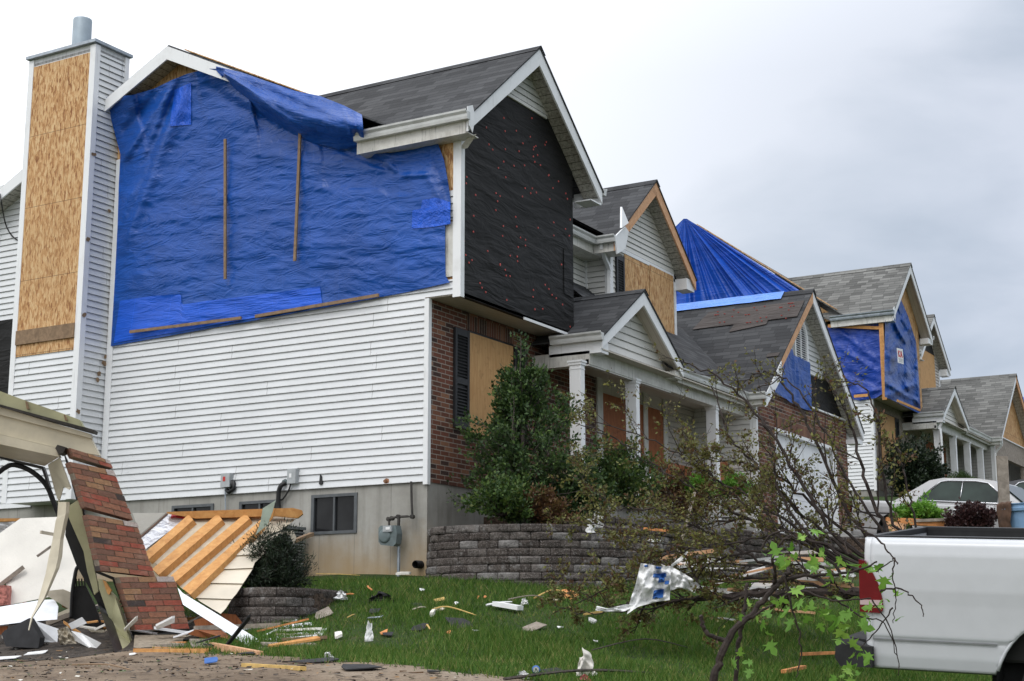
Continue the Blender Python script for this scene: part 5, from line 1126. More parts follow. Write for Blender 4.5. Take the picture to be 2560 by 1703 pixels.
    slab(C((575, 240), (1200, 226), (1195, 276), (585, 294)), 18.55, .05).build('top_plate', MA('lumber_raw'), wp)
    for a, b, c, d in (((540, 236), (582, 285), (178, 640), (152, 575)), ((800, 228), (838, 285), (272, 775), (214, 722)), ((1052, 220), (1082, 275), (424, 836), (380, 782)), ((1200, 268), (1195, 335), (556, 950), (486, 895))):
        slab(C(a, b, c, d), lambda x, y: dw(x, y)-.02, .10, back=V((BACK.x*.09+r_.x*.035, BACK.y*.09+r_.y*.035, -.05))*10).build('stud', MA('lumber'), wp)
    slab(C((1310, 182), (1290, 260), (1262, 300), (1250, 260), (1290, 180)), 18.35, .06).build('broken_stud', MA('lumber'), wp)
    m = slab(C((352, 236), (548, 242), (520, 270), (148, 552), (112, 430)), lambda x, y: dw(x, y)+.10, .01); m.build('insulation_foil', MA('foil'), wp)
    slab(C((390, 235), (540, 243), (500, 275), (420, 262), (378, 268)), lambda x, y: dw(x, y)+.085, .008).build('printed_band', MA('ink_red'), wp)
    slab(C((110, 425), (345, 224), (356, 230), (122, 436)), lambda x, y: dw(x, y)+.08, .02).build('panel_edge', MA('rag'), wp)
    rows = [((1050, 505), (1175, 470), (1350, 400), (1250, 520), (1205, 592), (960, 600)), ((955, 598), (1170, 588), (1205, 592), (1128, 668), (1112, 712), (828, 724)), ((826, 722), (1117, 710), (1060, 800), (1024, 852), (720, 846)), ((735, 846), (1026, 850), (968, 940), (925, 990), (600, 980)), ((590, 968), (925, 990), (870, 1075), (826, 1122), (640, 1010))]
    for i, rw in enumerate(rows): slab(C(*rw), lambda x, y: dw(x, y)+.05+.035*i, .03).build('lap_siding', MA('beige_panel'), wp)
    slab(C((1300, 400), (1470, 380), (1500, 440), (1478, 500), (1440, 420)), 18.3, .03).build('lap_siding', MA('beige_panel'), wp)
    o = slab(C((1200, 182), (1316, 110), (1290, 205), (1242, 330), (1135, 420), (1172, 330), (1186, 270)), 17.9, .012).build('board_scrap', MA('glass_green'), None); tag(o, 'upright pale green board scrap leaning on the top plate', 'board')
    o = slab(C((442, 890), (488, 938), (1182, 1362), (1068, 1412), (980, 1352), (490, 1040)), lambda x, y: 16.5-(y-1470)*.005, .03).build('trim_board', MA('white_board'), None); tag(o, 'long white trim board sloping down from the brick pier', 'trim board')
    # loose broken stuff heaped round the fallen frame
    rng = random.Random(41); X_ = V((r_.x, r_.y, 0)).normalized(); Y_ = V((f_.x, f_.y, 0)).normalized()
    for k in range(64):
        px, py = (rng.uniform(-40, 470), rng.uniform(1530, 1612)) if k < 44 else (rng.uniform(430, 720), rng.uniform(1560, 1632)); p = hit(px, py); ln = rng.uniform(.12, .6); a = rng.gauss(0, .7); p.z += rng.uniform(.02, .22 if k < 44 else .06)
        q = p+X_*ln*math.cos(a)+Y_*ln*math.sin(a)*.6; q.z = max(tz(q.x, q.y)+.02, q.z+rng.gauss(0, .09))
        mt, cn = rng.choice((('paper_white', 'white'), ('white_board', 'white'), ('drywall', 'pale'), ('lumber_old', 'brown'), ('wood_grey', 'grey'), ('sheath', 'tan'), ('black_matt', 'black'), ('plywood_red', 'rusty'), ('lumber', 'orange')))
        m = MB(); w2 = rng.uniform(.02, .11); n_ = (q-p).cross(V((0, 0, 1))).normalized(); t1 = V((0, 0, rng.uniform(-.05, .05)))
        m.prism([p-n_*w2*.5, q-n_*w2*rng.uniform(.2, .5), q+(q-p)*.08+t1, q+n_*w2*.5+t1, p+n_*w2*.5+t1*.5, p-(q-p)*.05], (0, 0, rng.uniform(.008, .03)))
        tag(m.build('wreck_scrap', MA(mt), None), 'small broken %s scrap in the wreckage round the garage frame' % cn, 'scrap', '%s scraps in the garage wreckage' % cn)
    # plasterboard heap
    W_ = [('drywall_sheet', 'big pale drywall sheet slumped behind the bent garage trim', 'drywall', Bz((-160, 330), (0, 300), (212, 148), (592, 134), (700, 300), (800, 640), (765, 900), (600, 940), (80, 1045), (62, 820), (0, 845), (-160, 900)), lambda x, y: 19.6-(y-1290)*.004, .02, 'drywall'),
          ('drywall_sheet', 'pale wall sheet showing between the brick pier and the foil', 'drywall', Bz((1365, 94), (1710, 92), (1450, 312)), 19.9, .02, 'drywall'),
          ('wood_plate', 'orange wood plate at the frame edge above the drywall', 'lumber', Bz((-160, 150), (204, 148), (190, 178), (-160, 186)), 20.2, .1, 'lumber'),
          ('foil_scrap', 'crinkled silver foil scrap below the orange plate', 'foil', Bz((-100, 195), (160, 182), (120, 225), (0, 300), (-100, 340)), 20.0, .012, 'foil'),
          ('insulation_batt', 'pink insulation batt pressed against the drywall', 'insulation', Bz((-120, 850), (60, 838), (66, 930), (84, 1040), (-120, 1060)), 18.6, .25, 'insulation'),
          ('metal_sheet', 'curved white metal sheet lying below the drywall', 'sheet metal', Bz((-160, 1085), (0, 1062), (420, 990), (560, 985), (600, 1060), (588, 1192), (200, 1225), (-160, 1270)), lambda x, y: 18.3-(y-1500)*.012, .02, 'white_board'),
          ('felt_box', 'black torn box flap standing in the rubble', 'box', Bz((48, 1305), (300, 1178), (412, 1378), (395, 1490), (62, 1470), (15, 1340)), lambda x, y: 17.0-(y-1560)*.003, .22, 'black_matt'),
          ('sheet_scrap', 'white flat panel beside the black box flap', 'panel', Bz((325, 1195), (605, 1290), (590, 1432), (392, 1420), (410, 1380)), 17.3, .02, 'white_board'),
          ('trim_scrap', 'short white trim scrap tilted over the crumpled cloth', 'trim', Bz((705, 1238), (842, 1168), (892, 1232), (738, 1296)), 17.0, .04, 'paper_white'),
          ('corrugated_scrap', 'pleated white siding scrap at the seal foot', 'siding', Bz((735, 1310), (830, 1330), (1050, 1440), (1000, 1500), (930, 1490), (760, 1405)), 16.9, .03, 'paper_white'),
          ('cabinet_board', 'brown edged board leaning behind the bent trim tip', 'board', Bz((505, 895), (650, 880), (735, 915), (722, 1092), (480, 945)), 18.2, .03, 'sheath'),
          ('cardboard_flap', 'orange brown board corner at the frame edge below the metal sheet', 'board', Bz((-60, 1270), (80, 1258), (60, 1330), (-60, 1370)), 17.6, .02, 'plywood_red'),
          ('slat', 'thin pale slat lying behind the black seal', 'slat', Bz((905, 1290), (1075, 1300), (1075, 1330), (940, 1322)), 17.7, .03, 'beige')]
    for nm, lb, ct, pts, dep, th, mt in W_:
        tag(slab(pts, dep, th).build(nm, MA(mt), None), lb, ct)
    for lb, a, b, wd, mt in (('pale broken batten leaning up the drywall face', (0, 840), (245, 650), .05, 'wood_grey'), ('short splintered strip stuck to the drywall', (385, 540), (525, 440), .03, 'wood_grey'), ('curled torn strip near the drywall top', (420, 290), (555, 315), .035, 'sheath'),
                             ('grey batten under the cabinet board', (490, 1235), (730, 1140), .06, 'wood_grey'), ('second grey batten lying across the rubble', (590, 1160), (735, 1095), .05, 'beige')):
        p, q = PD(*ZB(*a), 18.6 if a[1] > 900 else 18.9), PD(*ZB(*b), 18.5 if a[1] > 900 else 19.0); tag(MB().bar(p, q, .05, wd).build('batten', MA(mt), None), lb, 'batten')
    # black plastic chair jammed under the seal
    ch = thing('plastic_chair', 'black plastic chair jammed under the garage frame', 'chair', PD(*ZB(850, 1400), 17.7))
    m = MB(); m.tube(tube_smooth([PD(*ZB(x, y), 17.7) for x, y in ((735, 1180), (745, 930), (770, 760), (795, 660), (850, 640), (900, 760))]), .022, 8); m.build('back_frame', MA('black'), ch, smooth=True)
    m = slab(Bz((775, 850), (880, 840), (980, 1050), (1060, 1285), (890, 1285), (740, 1170), (745, 960)), 17.75, .04); m.build('seat_shell', MA('black'), ch)
    for i in range(4): slab(Bz((778+i*28, 770), (790+i*28, 770), (794+i*30, 850), (780+i*30, 850)), 17.72, .02).build('back_slat', MA('black'), ch)
    # crumpled cloth
    pts = Bz((590, 1300), (700, 1262), (790, 1440), (620, 1455)); fc_ = coons([pts[0], pts[1]], [pts[3], pts[2]], [pts[0], pts[3]], [pts[1], pts[2]])
    o = sheet('cloth', lambda s, t: PD(*fc_(s, t), 16.85+.09*fbm(s*3, t*3, 9)), 18, 18, 'sheath'); tag(o, 'crumpled beige cloth draped over the rubble', 'cloth')
    # lumber at the foot of the pier
    def bar2(nm, lb, ct, a, b, wd, th, mt, da=16.3, db=16.3): tag(MB().bar(PD(*ZC(*a), gdep(ZC(*a), da)), PD(*ZC(*b), gdep(ZC(*b), db)), th, wd).build(nm, MA(mt), None, bevel=.004), lb, ct, 'lumber pieces at the foot of the pier')
    bar2('lumber_piece', 'long orange stud lying in front of the brick pier footing', 'lumber', (58, 1468), (705, 1472), .085, .04, 'lumber', 15.9, 15.9)
    bar2('lumber_piece', 'thin orange lath on top of the long stud', 'lumber', (230, 1430), (742, 1442), .035, .04, 'lumber', 16.1, 15.95)
    bar2('lumber_piece', 'splintered thick orange stud end pointing at the lawn', 'lumber', (745, 1412), (1180, 1496), .08, .06, 'lumber_raw', 15.8, 15.5)
    bar2('lumber_piece', 'short grey plank propped by the plywood scrap', 'lumber', (640, 1355), (660, 1425), .03, .22, 'wood_grey', 16.2, 16.0)
    bar2('lumber_piece', 'pale curved lath running under the white trim board', 'lumber', (590, 1250), (1362, 1222), .05, .03, 'wood_grey', 16.6, 16.4)
    bar2('lumber_piece', 'thin orange strip reaching onto the grass', 'lumber', (1140, 1280), (1610, 1168), .02, .02, 'orange_wood', 16.3, 16.4)
    bar2('lumber_piece', 'red brown splinter across the pier footing', 'lumber', (290, 1388), (520, 1380), .03, .04, 'orange_wood', 16.5, 16.5)
    bar2('lumber_piece', 'grey weathered lath behind the long stud', 'lumber', (160, 1418), (600, 1405), .05, .04, 'wood_grey', 16.35, 16.35)
    bar2('lumber_piece', 'weathered brown board end lying against the foundation side', 'lumber', (1490, 470), (1640, 412), .045, .06, 'lumber_old', 19.2, 19.6)
    P_ = [('plywood_scrap', 'dark brown plywood scrap under the white trim board', 'plywood', C((525, 1302), (600, 1262), (830, 1268), (990, 1378), (720, 1348)), 16.25, .02, 'plywood_red'),
          ('plywood_scrap', 'rusty plywood scrap below the loose siding', 'plywood', C((820, 1115), (960, 1128), (1045, 1238), (900, 1235)), 17.0, .02, 'plywood_red'),
          ('plywood_scrap', 'brown plywood offcut beside the brick pier corner', 'plywood', C((585, 1180), (680, 1150), (840, 1240), (600, 1232)), 16.9, .02, 'plywood_red'),
          ('siding_scrap', 'pale ribbed siding strip on the grass by the planter', 'siding', C((1200, 1345), (1775, 1248), (1738, 1300), (1690, 1348), (1290, 1368)), lambda x, y: 15.9-(y-1595)*.02, .02, 'trim'),
          ('siding_scrap', 'small white siding offcut tucked by the planter', 'siding', C((1185, 1318), (1335, 1252), (1330, 1272), (1215, 1328)), 16.2, .02, 'trim'),
          ('grey_plank', 'grey plank flat on the mud near the white board end', 'plank', C((1090, 1455), (1180, 1450), (1340, 1395), (1250, 1388)), 15.2, .03, 'wood_grey')]
    for nm, lb, ct, pts, dep, th, mt in P_: tag(slab(pts, dep, th).build(nm, MA(mt), None), lb, ct)
    m = MB(); m.bar(PD(*ZC(1210, 1338), 15.85), PD(*ZC(1735, 1300), 15.7), .01, .012)
wreck()

# ------------------------------------------------------------------ block retaining walls
def smooth_path(pts, step):
    q = tube_smooth([(x, y, 0) for x, y in pts], 12); out = []; L = [0]
    for a, b in zip(q, q[1:]): L.append(L[-1]+(b-a).length)
    return q, L
def at_len(q, L, s):
    s = max(0, min(L[-1], s))
    for i in range(len(q)-1):
        if s <= L[i+1] or i == len(q)-2:
            k = (s-L[i])/max(1e-9, L[i+1]-L[i]); return q[i].lerp(q[i+1], k), (q[i+1]-q[i]).normalized()
def block_wall(path, zb, rows, bh, bl, seed, batter=.012, depth=.2):
    """courses of split-faced blocks along a plan path (face to the right of travel)"""
    rng = random.Random(seed); mb = MB(); q, L = smooth_path(path, .1); tot = L[-1]; n = int(tot/bl)
    for k in range(rows):
        off = bl*.5*(k % 2)+rng.uniform(-.03, .03)
        for i in range(-1, n+1):
            s0, s1 = i*bl+off+.004, (i+1)*bl+off-.004
            s0, s1 = max(s0, 0), min(s1, tot)
            if s1-s0 < .05: continue
            a, ta = at_len(q, L, s0); b, tb = at_len(q, L, s1); na = V((ta.y, -ta.x, 0)); nb = V((tb.y, -tb.x, 0))
            z0 = zb(k)+k*bh; j = rng.uniform(-.012, .014)-k*batter; cap = .02 if k == rows-1 else 0; e = .004
            A, B_ = a+na*(j+cap+rng.uniform(-.006, .006)), b+nb*(j+cap+rng.uniform(-.006, .006))
            ch = .014
            o = [A-na*(depth+j), B_-nb*(depth+j)]
            # chamfered face: a slightly domed, uneven front
            mid = (A+B_)/2+(na+nb)/2*rng.uniform(.0, .018)
            z1 = z0+bh-e; b0 = len(mb.v)
            fr = []
            for zz, push in ((z0+e, -ch), (z0+bh*.25, 0), (z0+bh*.75, rng.uniform(-.006, .008)), (z1, -ch)):
                row = []
                for P, nn, pp in ((A, na, -ch), (A.lerp(mid, .3), na, 0), (mid, (na+nb)/2, rng.uniform(-.004, .01)), (B_.lerp(mid, .3), nb, 0), (B_, nb, -ch)):
                    row.append(P+nn*(push*.7+pp*.7)+V((0, 0, zz)))
                fr.append(row)
            for r0_, r1_ in zip(fr, fr[1:]):
                for x in range(4): pass
            ids = {}
            for yy, row in enumerate(fr):
                for xx, p in enumerate(row): ids[(xx, yy)] = len(mb.v); mb.v.append(tuple(p))
            bk = {}
            for nm_, P in (('a', o[0]), ('b', o[1])):
                for zz_, z_ in (('0', z0+e), ('1', z1)): bk[nm_+zz_] = len(mb.v); mb.v.append((P.x, P.y, z_))
            def F(*f): mb.f.append(tuple(f)); mb.uv.append(None); mb.mi.append(0)
            for yy in range(3):
                for xx in range(4): F(ids[(xx, yy)], ids[(xx+1, yy)], ids[(xx+1, yy+1)], ids[(xx, yy+1)])
            F(ids[(0, 3)], ids[(1, 3)], ids[(2, 3)], ids[(3, 3)], ids[(4, 3)], bk['b1'], bk['a1'])
            F(bk['a0'], bk['b0'], ids[(4, 0)], ids[(3, 0)], ids[(2, 0)], ids[(1, 0)], ids[(0, 0)])
            F(ids[(0, 0)], ids[(0, 1)], ids[(0, 2)], ids[(0, 3)], bk['a1'], bk['a0']); F(bk['b0'], bk['b1'], ids[(4, 3)], ids[(4, 2)], ids[(4, 1)], ids[(4, 0)])
    return mb
def walls():
    p1 = [(.25, .12), (-.28, -.12), (-.56, -.5), (-.62, -1.05), (-.42, -1.7), (.05, -2.25), (.85, -2.7), (1.9, -3.0), (3.1, -3.2), (4.6, -3.3), (6.2, -3.3)]
    mb = block_wall(p1, lambda k: 2.16, 9, .1025, .285, 3)
    o = mb.build('retaining_wall', MA('block'), None); tag(o, 'curved grey brown block retaining wall at the house corner', 'retaining wall', 'block retaining walls')
    p2 = [(1.2, -1.25), (2.4, -1.55), (4, -1.8), (6, -2.2), (8.2, -2.9), (9.6, -4.2), (10.2, -6)]
    mb = block_wall(p2, lambda k: 3.05, 3, .108, .285, 5); o = mb.build('retaining_wall', MA('block'), None); tag(o, 'low upper block wall behind the shrubs, set back from the curved one', 'retaining wall', 'block retaining walls')
    bed = MB(); bed.prism([(x, y, 2.6) for x, y in ((.15, -.02), (-.3, -.4), (-.42, -1.0), (-.25, -1.6), (.2, -2.1), (.95, -2.5), (1.9, -2.8), (3.1, -3.0), (4.6, -3.1), (6.2, -3.1), (6.2, -.1))], (0, 0, .42)); o = bed.build('planting_bed', MA('mulch'), None); o['kind'] = 'structure'
    bed = MB(); bed.prism([(x, y, 2.8) for x, y in ((1.3, -.1), (1.3, -1.1), (2.5, -1.4), (4, -1.65), (6, -2.05), (8.2, -2.75), (9.2, -4), (9.15, -.1))], (0, 0, .54)); o = bed.build('planting_bed', MA('mulch'), None); o['kind'] = 'structure'
    # low round planter wall by the wreckage
    b = [hit(*p) for p in ((560, 1572), (640, 1578), (720, 1566), (790, 1538), (836, 1508))]
    path = [(p.x, p.y) for p in b]; d = V((r_.x*.2+f_.x, r_.y*.2+f_.y, 0)).normalized(); l = b[-1]+d*.9; path.append((l.x, l.y))
    z0 = min(p.z for p in b)-.05
    mb = block_wall(path, lambda k: z0, 5, .108, .285, 9); o = mb.build('planter_wall', MA('block'), None); tag(o, 'low dark curved block planter wall with a dark shrub on top', 'planter wall')
    c = [b[0]+d*.12, b[1]+d*.12, b[2]+d*.12, b[3]+d*.12, l, l+V((-r_.x, -r_.y, 0))*1.1, b[0]+d*1.2]
    bed = MB(); bed.prism([(p.x, p.y, z0+.1) for p in c], (0, 0, .38)); o = bed.build('planting_bed', MA('mulch'), None); o['kind'] = 'structure'
    return b, d, z0
PB, PDIR, PZ0 = walls()

# ------------------------------------------------------------------ plants
def leaves_mesh(name, P, size, rng, mat, parent, shape='leaf', up=.3, dirs=None):
    """one mesh of many small separate leaves at points P"""
    P = np.asarray(P, float); n = len(P)
    if n == 0: return
    r = np.random.default_rng(rng)
    a = r.normal(0, 1, (n, 3)); a[:, 2] += up
    if dirs is not None: a = a*.8+np.asarray(dirs)*1.2
    a /= np.linalg.norm(a, axis=1)[:, None]+1e-9
    b = r.normal(0, 1, (n, 3)); b -= (b*a).sum(1)[:, None]*a; b /= np.linalg.norm(b, axis=1)[:, None]+1e-9
    nrm = np.cross(a, b)
    s = (size*r.uniform(.5, 1.35, n))[:, None]
    if shape == 'leaf': prof = [(0, 0, 0), (.45, .28, .05), (1, 0, -.08), (.45, -.28, .05)]
    elif shape == 'blade': prof = [(0, .04, 0), (.5, .09, .06), (1, 0, -.15), (.5, -.09, .06)]
    else:        # lobed maple-like leaf
        prof = [(0, .02, 0), (.14, .14, .0), (.0, .46, -.08), (.24, .24, .02), (.40, .60, -.12), (.50, .17, .03), (.78, .26, -.05), (1.1, 0, -.2), (.78, -.26, -.05), (.50, -.17, .03), (.40, -.60, -.12), (.24, -.24, .02), (.0, -.46, -.08), (.14, -.14, 0)]
    vs = np.stack([P+s*(a*u+b*v+nrm*w_) for u, v, w_ in prof], 1).reshape(-1, 3); k = len(prof)
    return raw(name, vs, np.arange(n*k).reshape(-1, k), MA(mat), parent)

def grow(mb, p, d, ln, rad, lev, rng, tips, wander=.25, up=.08, nsub=5, leafy=2, ratio=.55, seg=5, sides=5, dens=1.0):
    """a limb with recursive side shoots; collects (point, direction) where leaves sit"""
    pts = [V(p)]; d = V(d).normalized()
    for i in range(seg):
        d = (d+V((rng.gauss(0, 1), rng.gauss(0, 1), rng.gauss(0, 1)))*wander*.45+V((0, 0, up))).normalized(); pts.append(pts[-1]+d*ln/seg)
    mb.tube(pts, [max(.0016, rad*(1-.75*i/seg)) for i in range(seg+1)], max(3, sides), cap=False)
    if lev <= leafy:
        for i in range(1, seg+1):
            if rng.random() < dens: tips.append((pts[i], (pts[i]-pts[i-1]).normalized()))
    if lev > 0:
        for j in range(nsub):
            t = rng.uniform(.2, 1)*seg; i = min(seg-1, int(t)); q = pts[i].lerp(pts[i+1], t-i); ax = (pts[i+1]-pts[i]).normalized(); s = ax.orthogonal().normalized(); s.rotate(Matrix.Rotation(rng.uniform(0, 6.28), 3, ax))
            grow(mb, q, (ax*rng.uniform(.5, 1)+s*rng.uniform(.5, .95)), ln*ratio*rng.uniform(.6, 1.15), rad*.5, lev-1, rng, tips, wander, up, max(2, nsub-1), leafy, ratio, max(3, seg-1), sides-1, dens)

def spray(tips, n, r, rng):
    P = []; Dr = []
    for p, d in tips:
        for _ in range(n):
            P.append((p.x+rng.gauss(0, r), p.y+rng.gauss(0, r), p.z+rng.gauss(0, r))); Dr.append((d.x, d.y, d.z))
    return P, Dr

def big_shrub():
    base = V((.75, -1.05, 3.0)); rng = random.Random(21)
    t = thing('holly_tree', 'tall dark green conical shrub before the boarded brick window', 'shrub', base)
    mb = MB(); tips = []
    top = 3.0+2.66
    for k, (dx, dy) in enumerate(((0, 0), (.12, .1), (-.1, .05))):
        mb.tube(tube_smooth([base+V((dx*.4, dy*.4, -.2)), base+V((dx, dy, .9)), base+V((dx*1.6+.05, dy*1.8, 1.8)), base+V((dx*1.5+.1, dy*1.5, 2.1+.12*k))], 4), [.035*(1-.05*i) for i in range(13)], 6)
    for i in range(128):
        h = rng.random()**.85*2.3; wd = .96*(1-(h/2.62)**1.3)+.08
        if h < .45: wd = .70+.25*h/.45
        a = rng.uniform(0, 6.283); p = base+V((.05*h, 0, h*.96)); ln = wd*rng.uniform(.62, 1.22)
        grow(mb, p, (math.cos(a), math.sin(a), rng.uniform(.25, .75)), ln, .010, 2, rng, tips, .3, .10, 4, 2, .42, 5, 4)
    for x, y, hh in ((-.05, .0, 2.25), (.22, .08, 2.2), (.42, .1, 1.98), (-.42, -.1, 1.35), (-.3, .0, 1.7), (.62, .1, 1.75)):       # long bare leaders above the mass
        pts = tube_smooth([base+V((x*.6, y, hh-.5)), base+V((x, y, hh)), base+V((x+.03, y, hh+.34)), base+V((x+.01, y, hh+.52))], 4); mb.tube(pts, .008, 4, cap=False)
        for q in pts[5:]:
            for _ in range(3): tips.append((q+V((rng.gauss(0, .03), rng.gauss(0, .03), 0)), V((rng.gauss(0, .5), rng.gauss(0, .5), .8)).normalized()))
    mb.build('branches', MA('bark_grey'), t)
    P, D_ = spray(tips, 4, .028, rng); leaves_mesh('foliage', P, .056, 1, 'leaf_holly', t, dirs=D_)
big_shrub()
def shrub(name, label, cat, c, rx, ry, h, nb, mat, size, seed, n=5, group='shrubs planted round the houses', up=.35, bark='bark', shape='leaf'):
    rng = random.Random(seed); c = V(c); t = thing(name, label, cat, c, group); mb = MB(); tips = []
    for i in range(nb):
        a = rng.uniform(0, 6.283); e = rng.uniform(.15, 1.45); dv = V((math.cos(a)*math.cos(e)*rx, math.sin(a)*math.cos(e)*ry, math.sin(e)*h)); ln = dv.length*rng.uniform(.75, 1.08)
        grow(mb, c+V((rng.gauss(0, rx*.12), rng.gauss(0, ry*.12), 0)), dv.normalized(), ln, .009, 1, rng, tips, .25, .03, 5, 1, .38, 6, 4)
    mb.build('branches', MA(bark), t); P, D_ = spray(tips, n, size*.5, rng); leaves_mesh('foliage', P, size, seed, mat, t, shape=shape, dirs=D_, up=up)
    return t
PYz = lambda px, py, y: PY(px, py, y)
c = PY(1440, 1285, -1.45); shrub('shrub', 'bushy green shrub spreading at the foot of the tall conical one', 'shrub', c, .75, .5, .75, 60, 'leaf_holly', .06, 31)
c = PY(1260, 1290, -1.3); shrub('shrub', 'low green shrub overhanging the curved wall near the house corner', 'shrub', c, .55, .4, .42, 46, 'leaf_shrub', .055, 32)
c = PY(1560, 1280, -1.0); sb = shrub('shrub', 'broad green shrub with white blooms before the porch posts', 'shrub', c, .95, .6, .95, 80, 'leaf_shrub', .06, 33)
rb = random.Random(4); leaves_mesh('blossoms', [(c.x+rb.gauss(0, .35), c.y-.25+rb.gauss(0, .2), c.z+rb.uniform(.12, .75)) for _ in range(130)], .035, 5, 'white_spots', sb)
c = PY(1365, 1300, -1.7); shrub('shrub', 'rusty red low shrub peeking over the curved wall', 'shrub', c, .5, .3, .32, 40, 'leaf_rust', .045, 34)
c = PY(1700, 1290, -1.2); shrub('shrub', 'olive brown shrub under the porch behind the fallen branches', 'shrub', c, .8, .5, .7, 55, 'leaf_rust', .055, 35)
c = PY(1750, 1235, -1.5); shrub('shrub', 'small fresh lime green shrub under the porch', 'shrub', c, .35, .3, .25, 30, 'leaf_bright', .05, 36)
c = PY(1835, 1240, -1.6); shrub('shrub', 'lime green clump by the garage corner', 'shrub', c, .3, .3, .35, 26, 'leaf_bright', .05, 37)
c = PD(1330, 1300, 19.7)
pt = PB[1]+PDIR*.85+V((r_.x, r_.y, 0))*-.10; pt.z = PZ0+.45; shrub('yew_shrub', 'very dark yew shrub growing out of the low planter wall', 'shrub', (pt.x, pt.y, pt.z), .48, .45, .72, 85, 'leaf_dark', .055, 38, n=9, shape='blade')
c = PY(2285, 1200, .1); c.z -= .5; shrub('shrub', 'big dark evergreen shrub beside the boarded window of the grey roofed house', 'shrub', c, .85, .6, 1.5, 80, 'leaf_dark', .10, 39, n=6)
c = PY(2330, 1205, -.2); c.z -= .3; shrub('shrub', 'smaller dark shrub against the second porch post', 'shrub', c, .45, .4, .8, 40, 'leaf_dark', .09, 40, n=5)
c = PY(2400, 1215, -.4); c.z -= .3; shrub('shrub', 'rounded mid green bush seen over the silver car roof', 'shrub', c, .6, .5, .62, 70, 'leaf_shrub', .07, 41, n=9, shape='blade')
def ground_shrub(name, label, px, py, dep, rx, h, nb, mat, size, seed, **k):
    p = PD(px, py, dep); z = tz(p.x, p.y); return shrub(name, label, 'shrub', (p.x, p.y, min(z, p.z) if p.z-z < .6 else p.z), rx, rx*.8, max(h, p.z-z+h) if p.z-z < .6 else h, nb, mat, size, seed, **k)
ground_shrub('barberry_bush', 'dark purple barberry bush between the silver car and the pickup', 2432, 1322, 20.6, .36, .27, 70, 'leaf_purple', .05, 42, n=6)
ground_shrub('shrub', 'bright green leafy clump in front of the silver car rear wheel', 2300, 1300, 21.4, .42, .16, 50, 'leaf_bright', .05, 43, n=6)

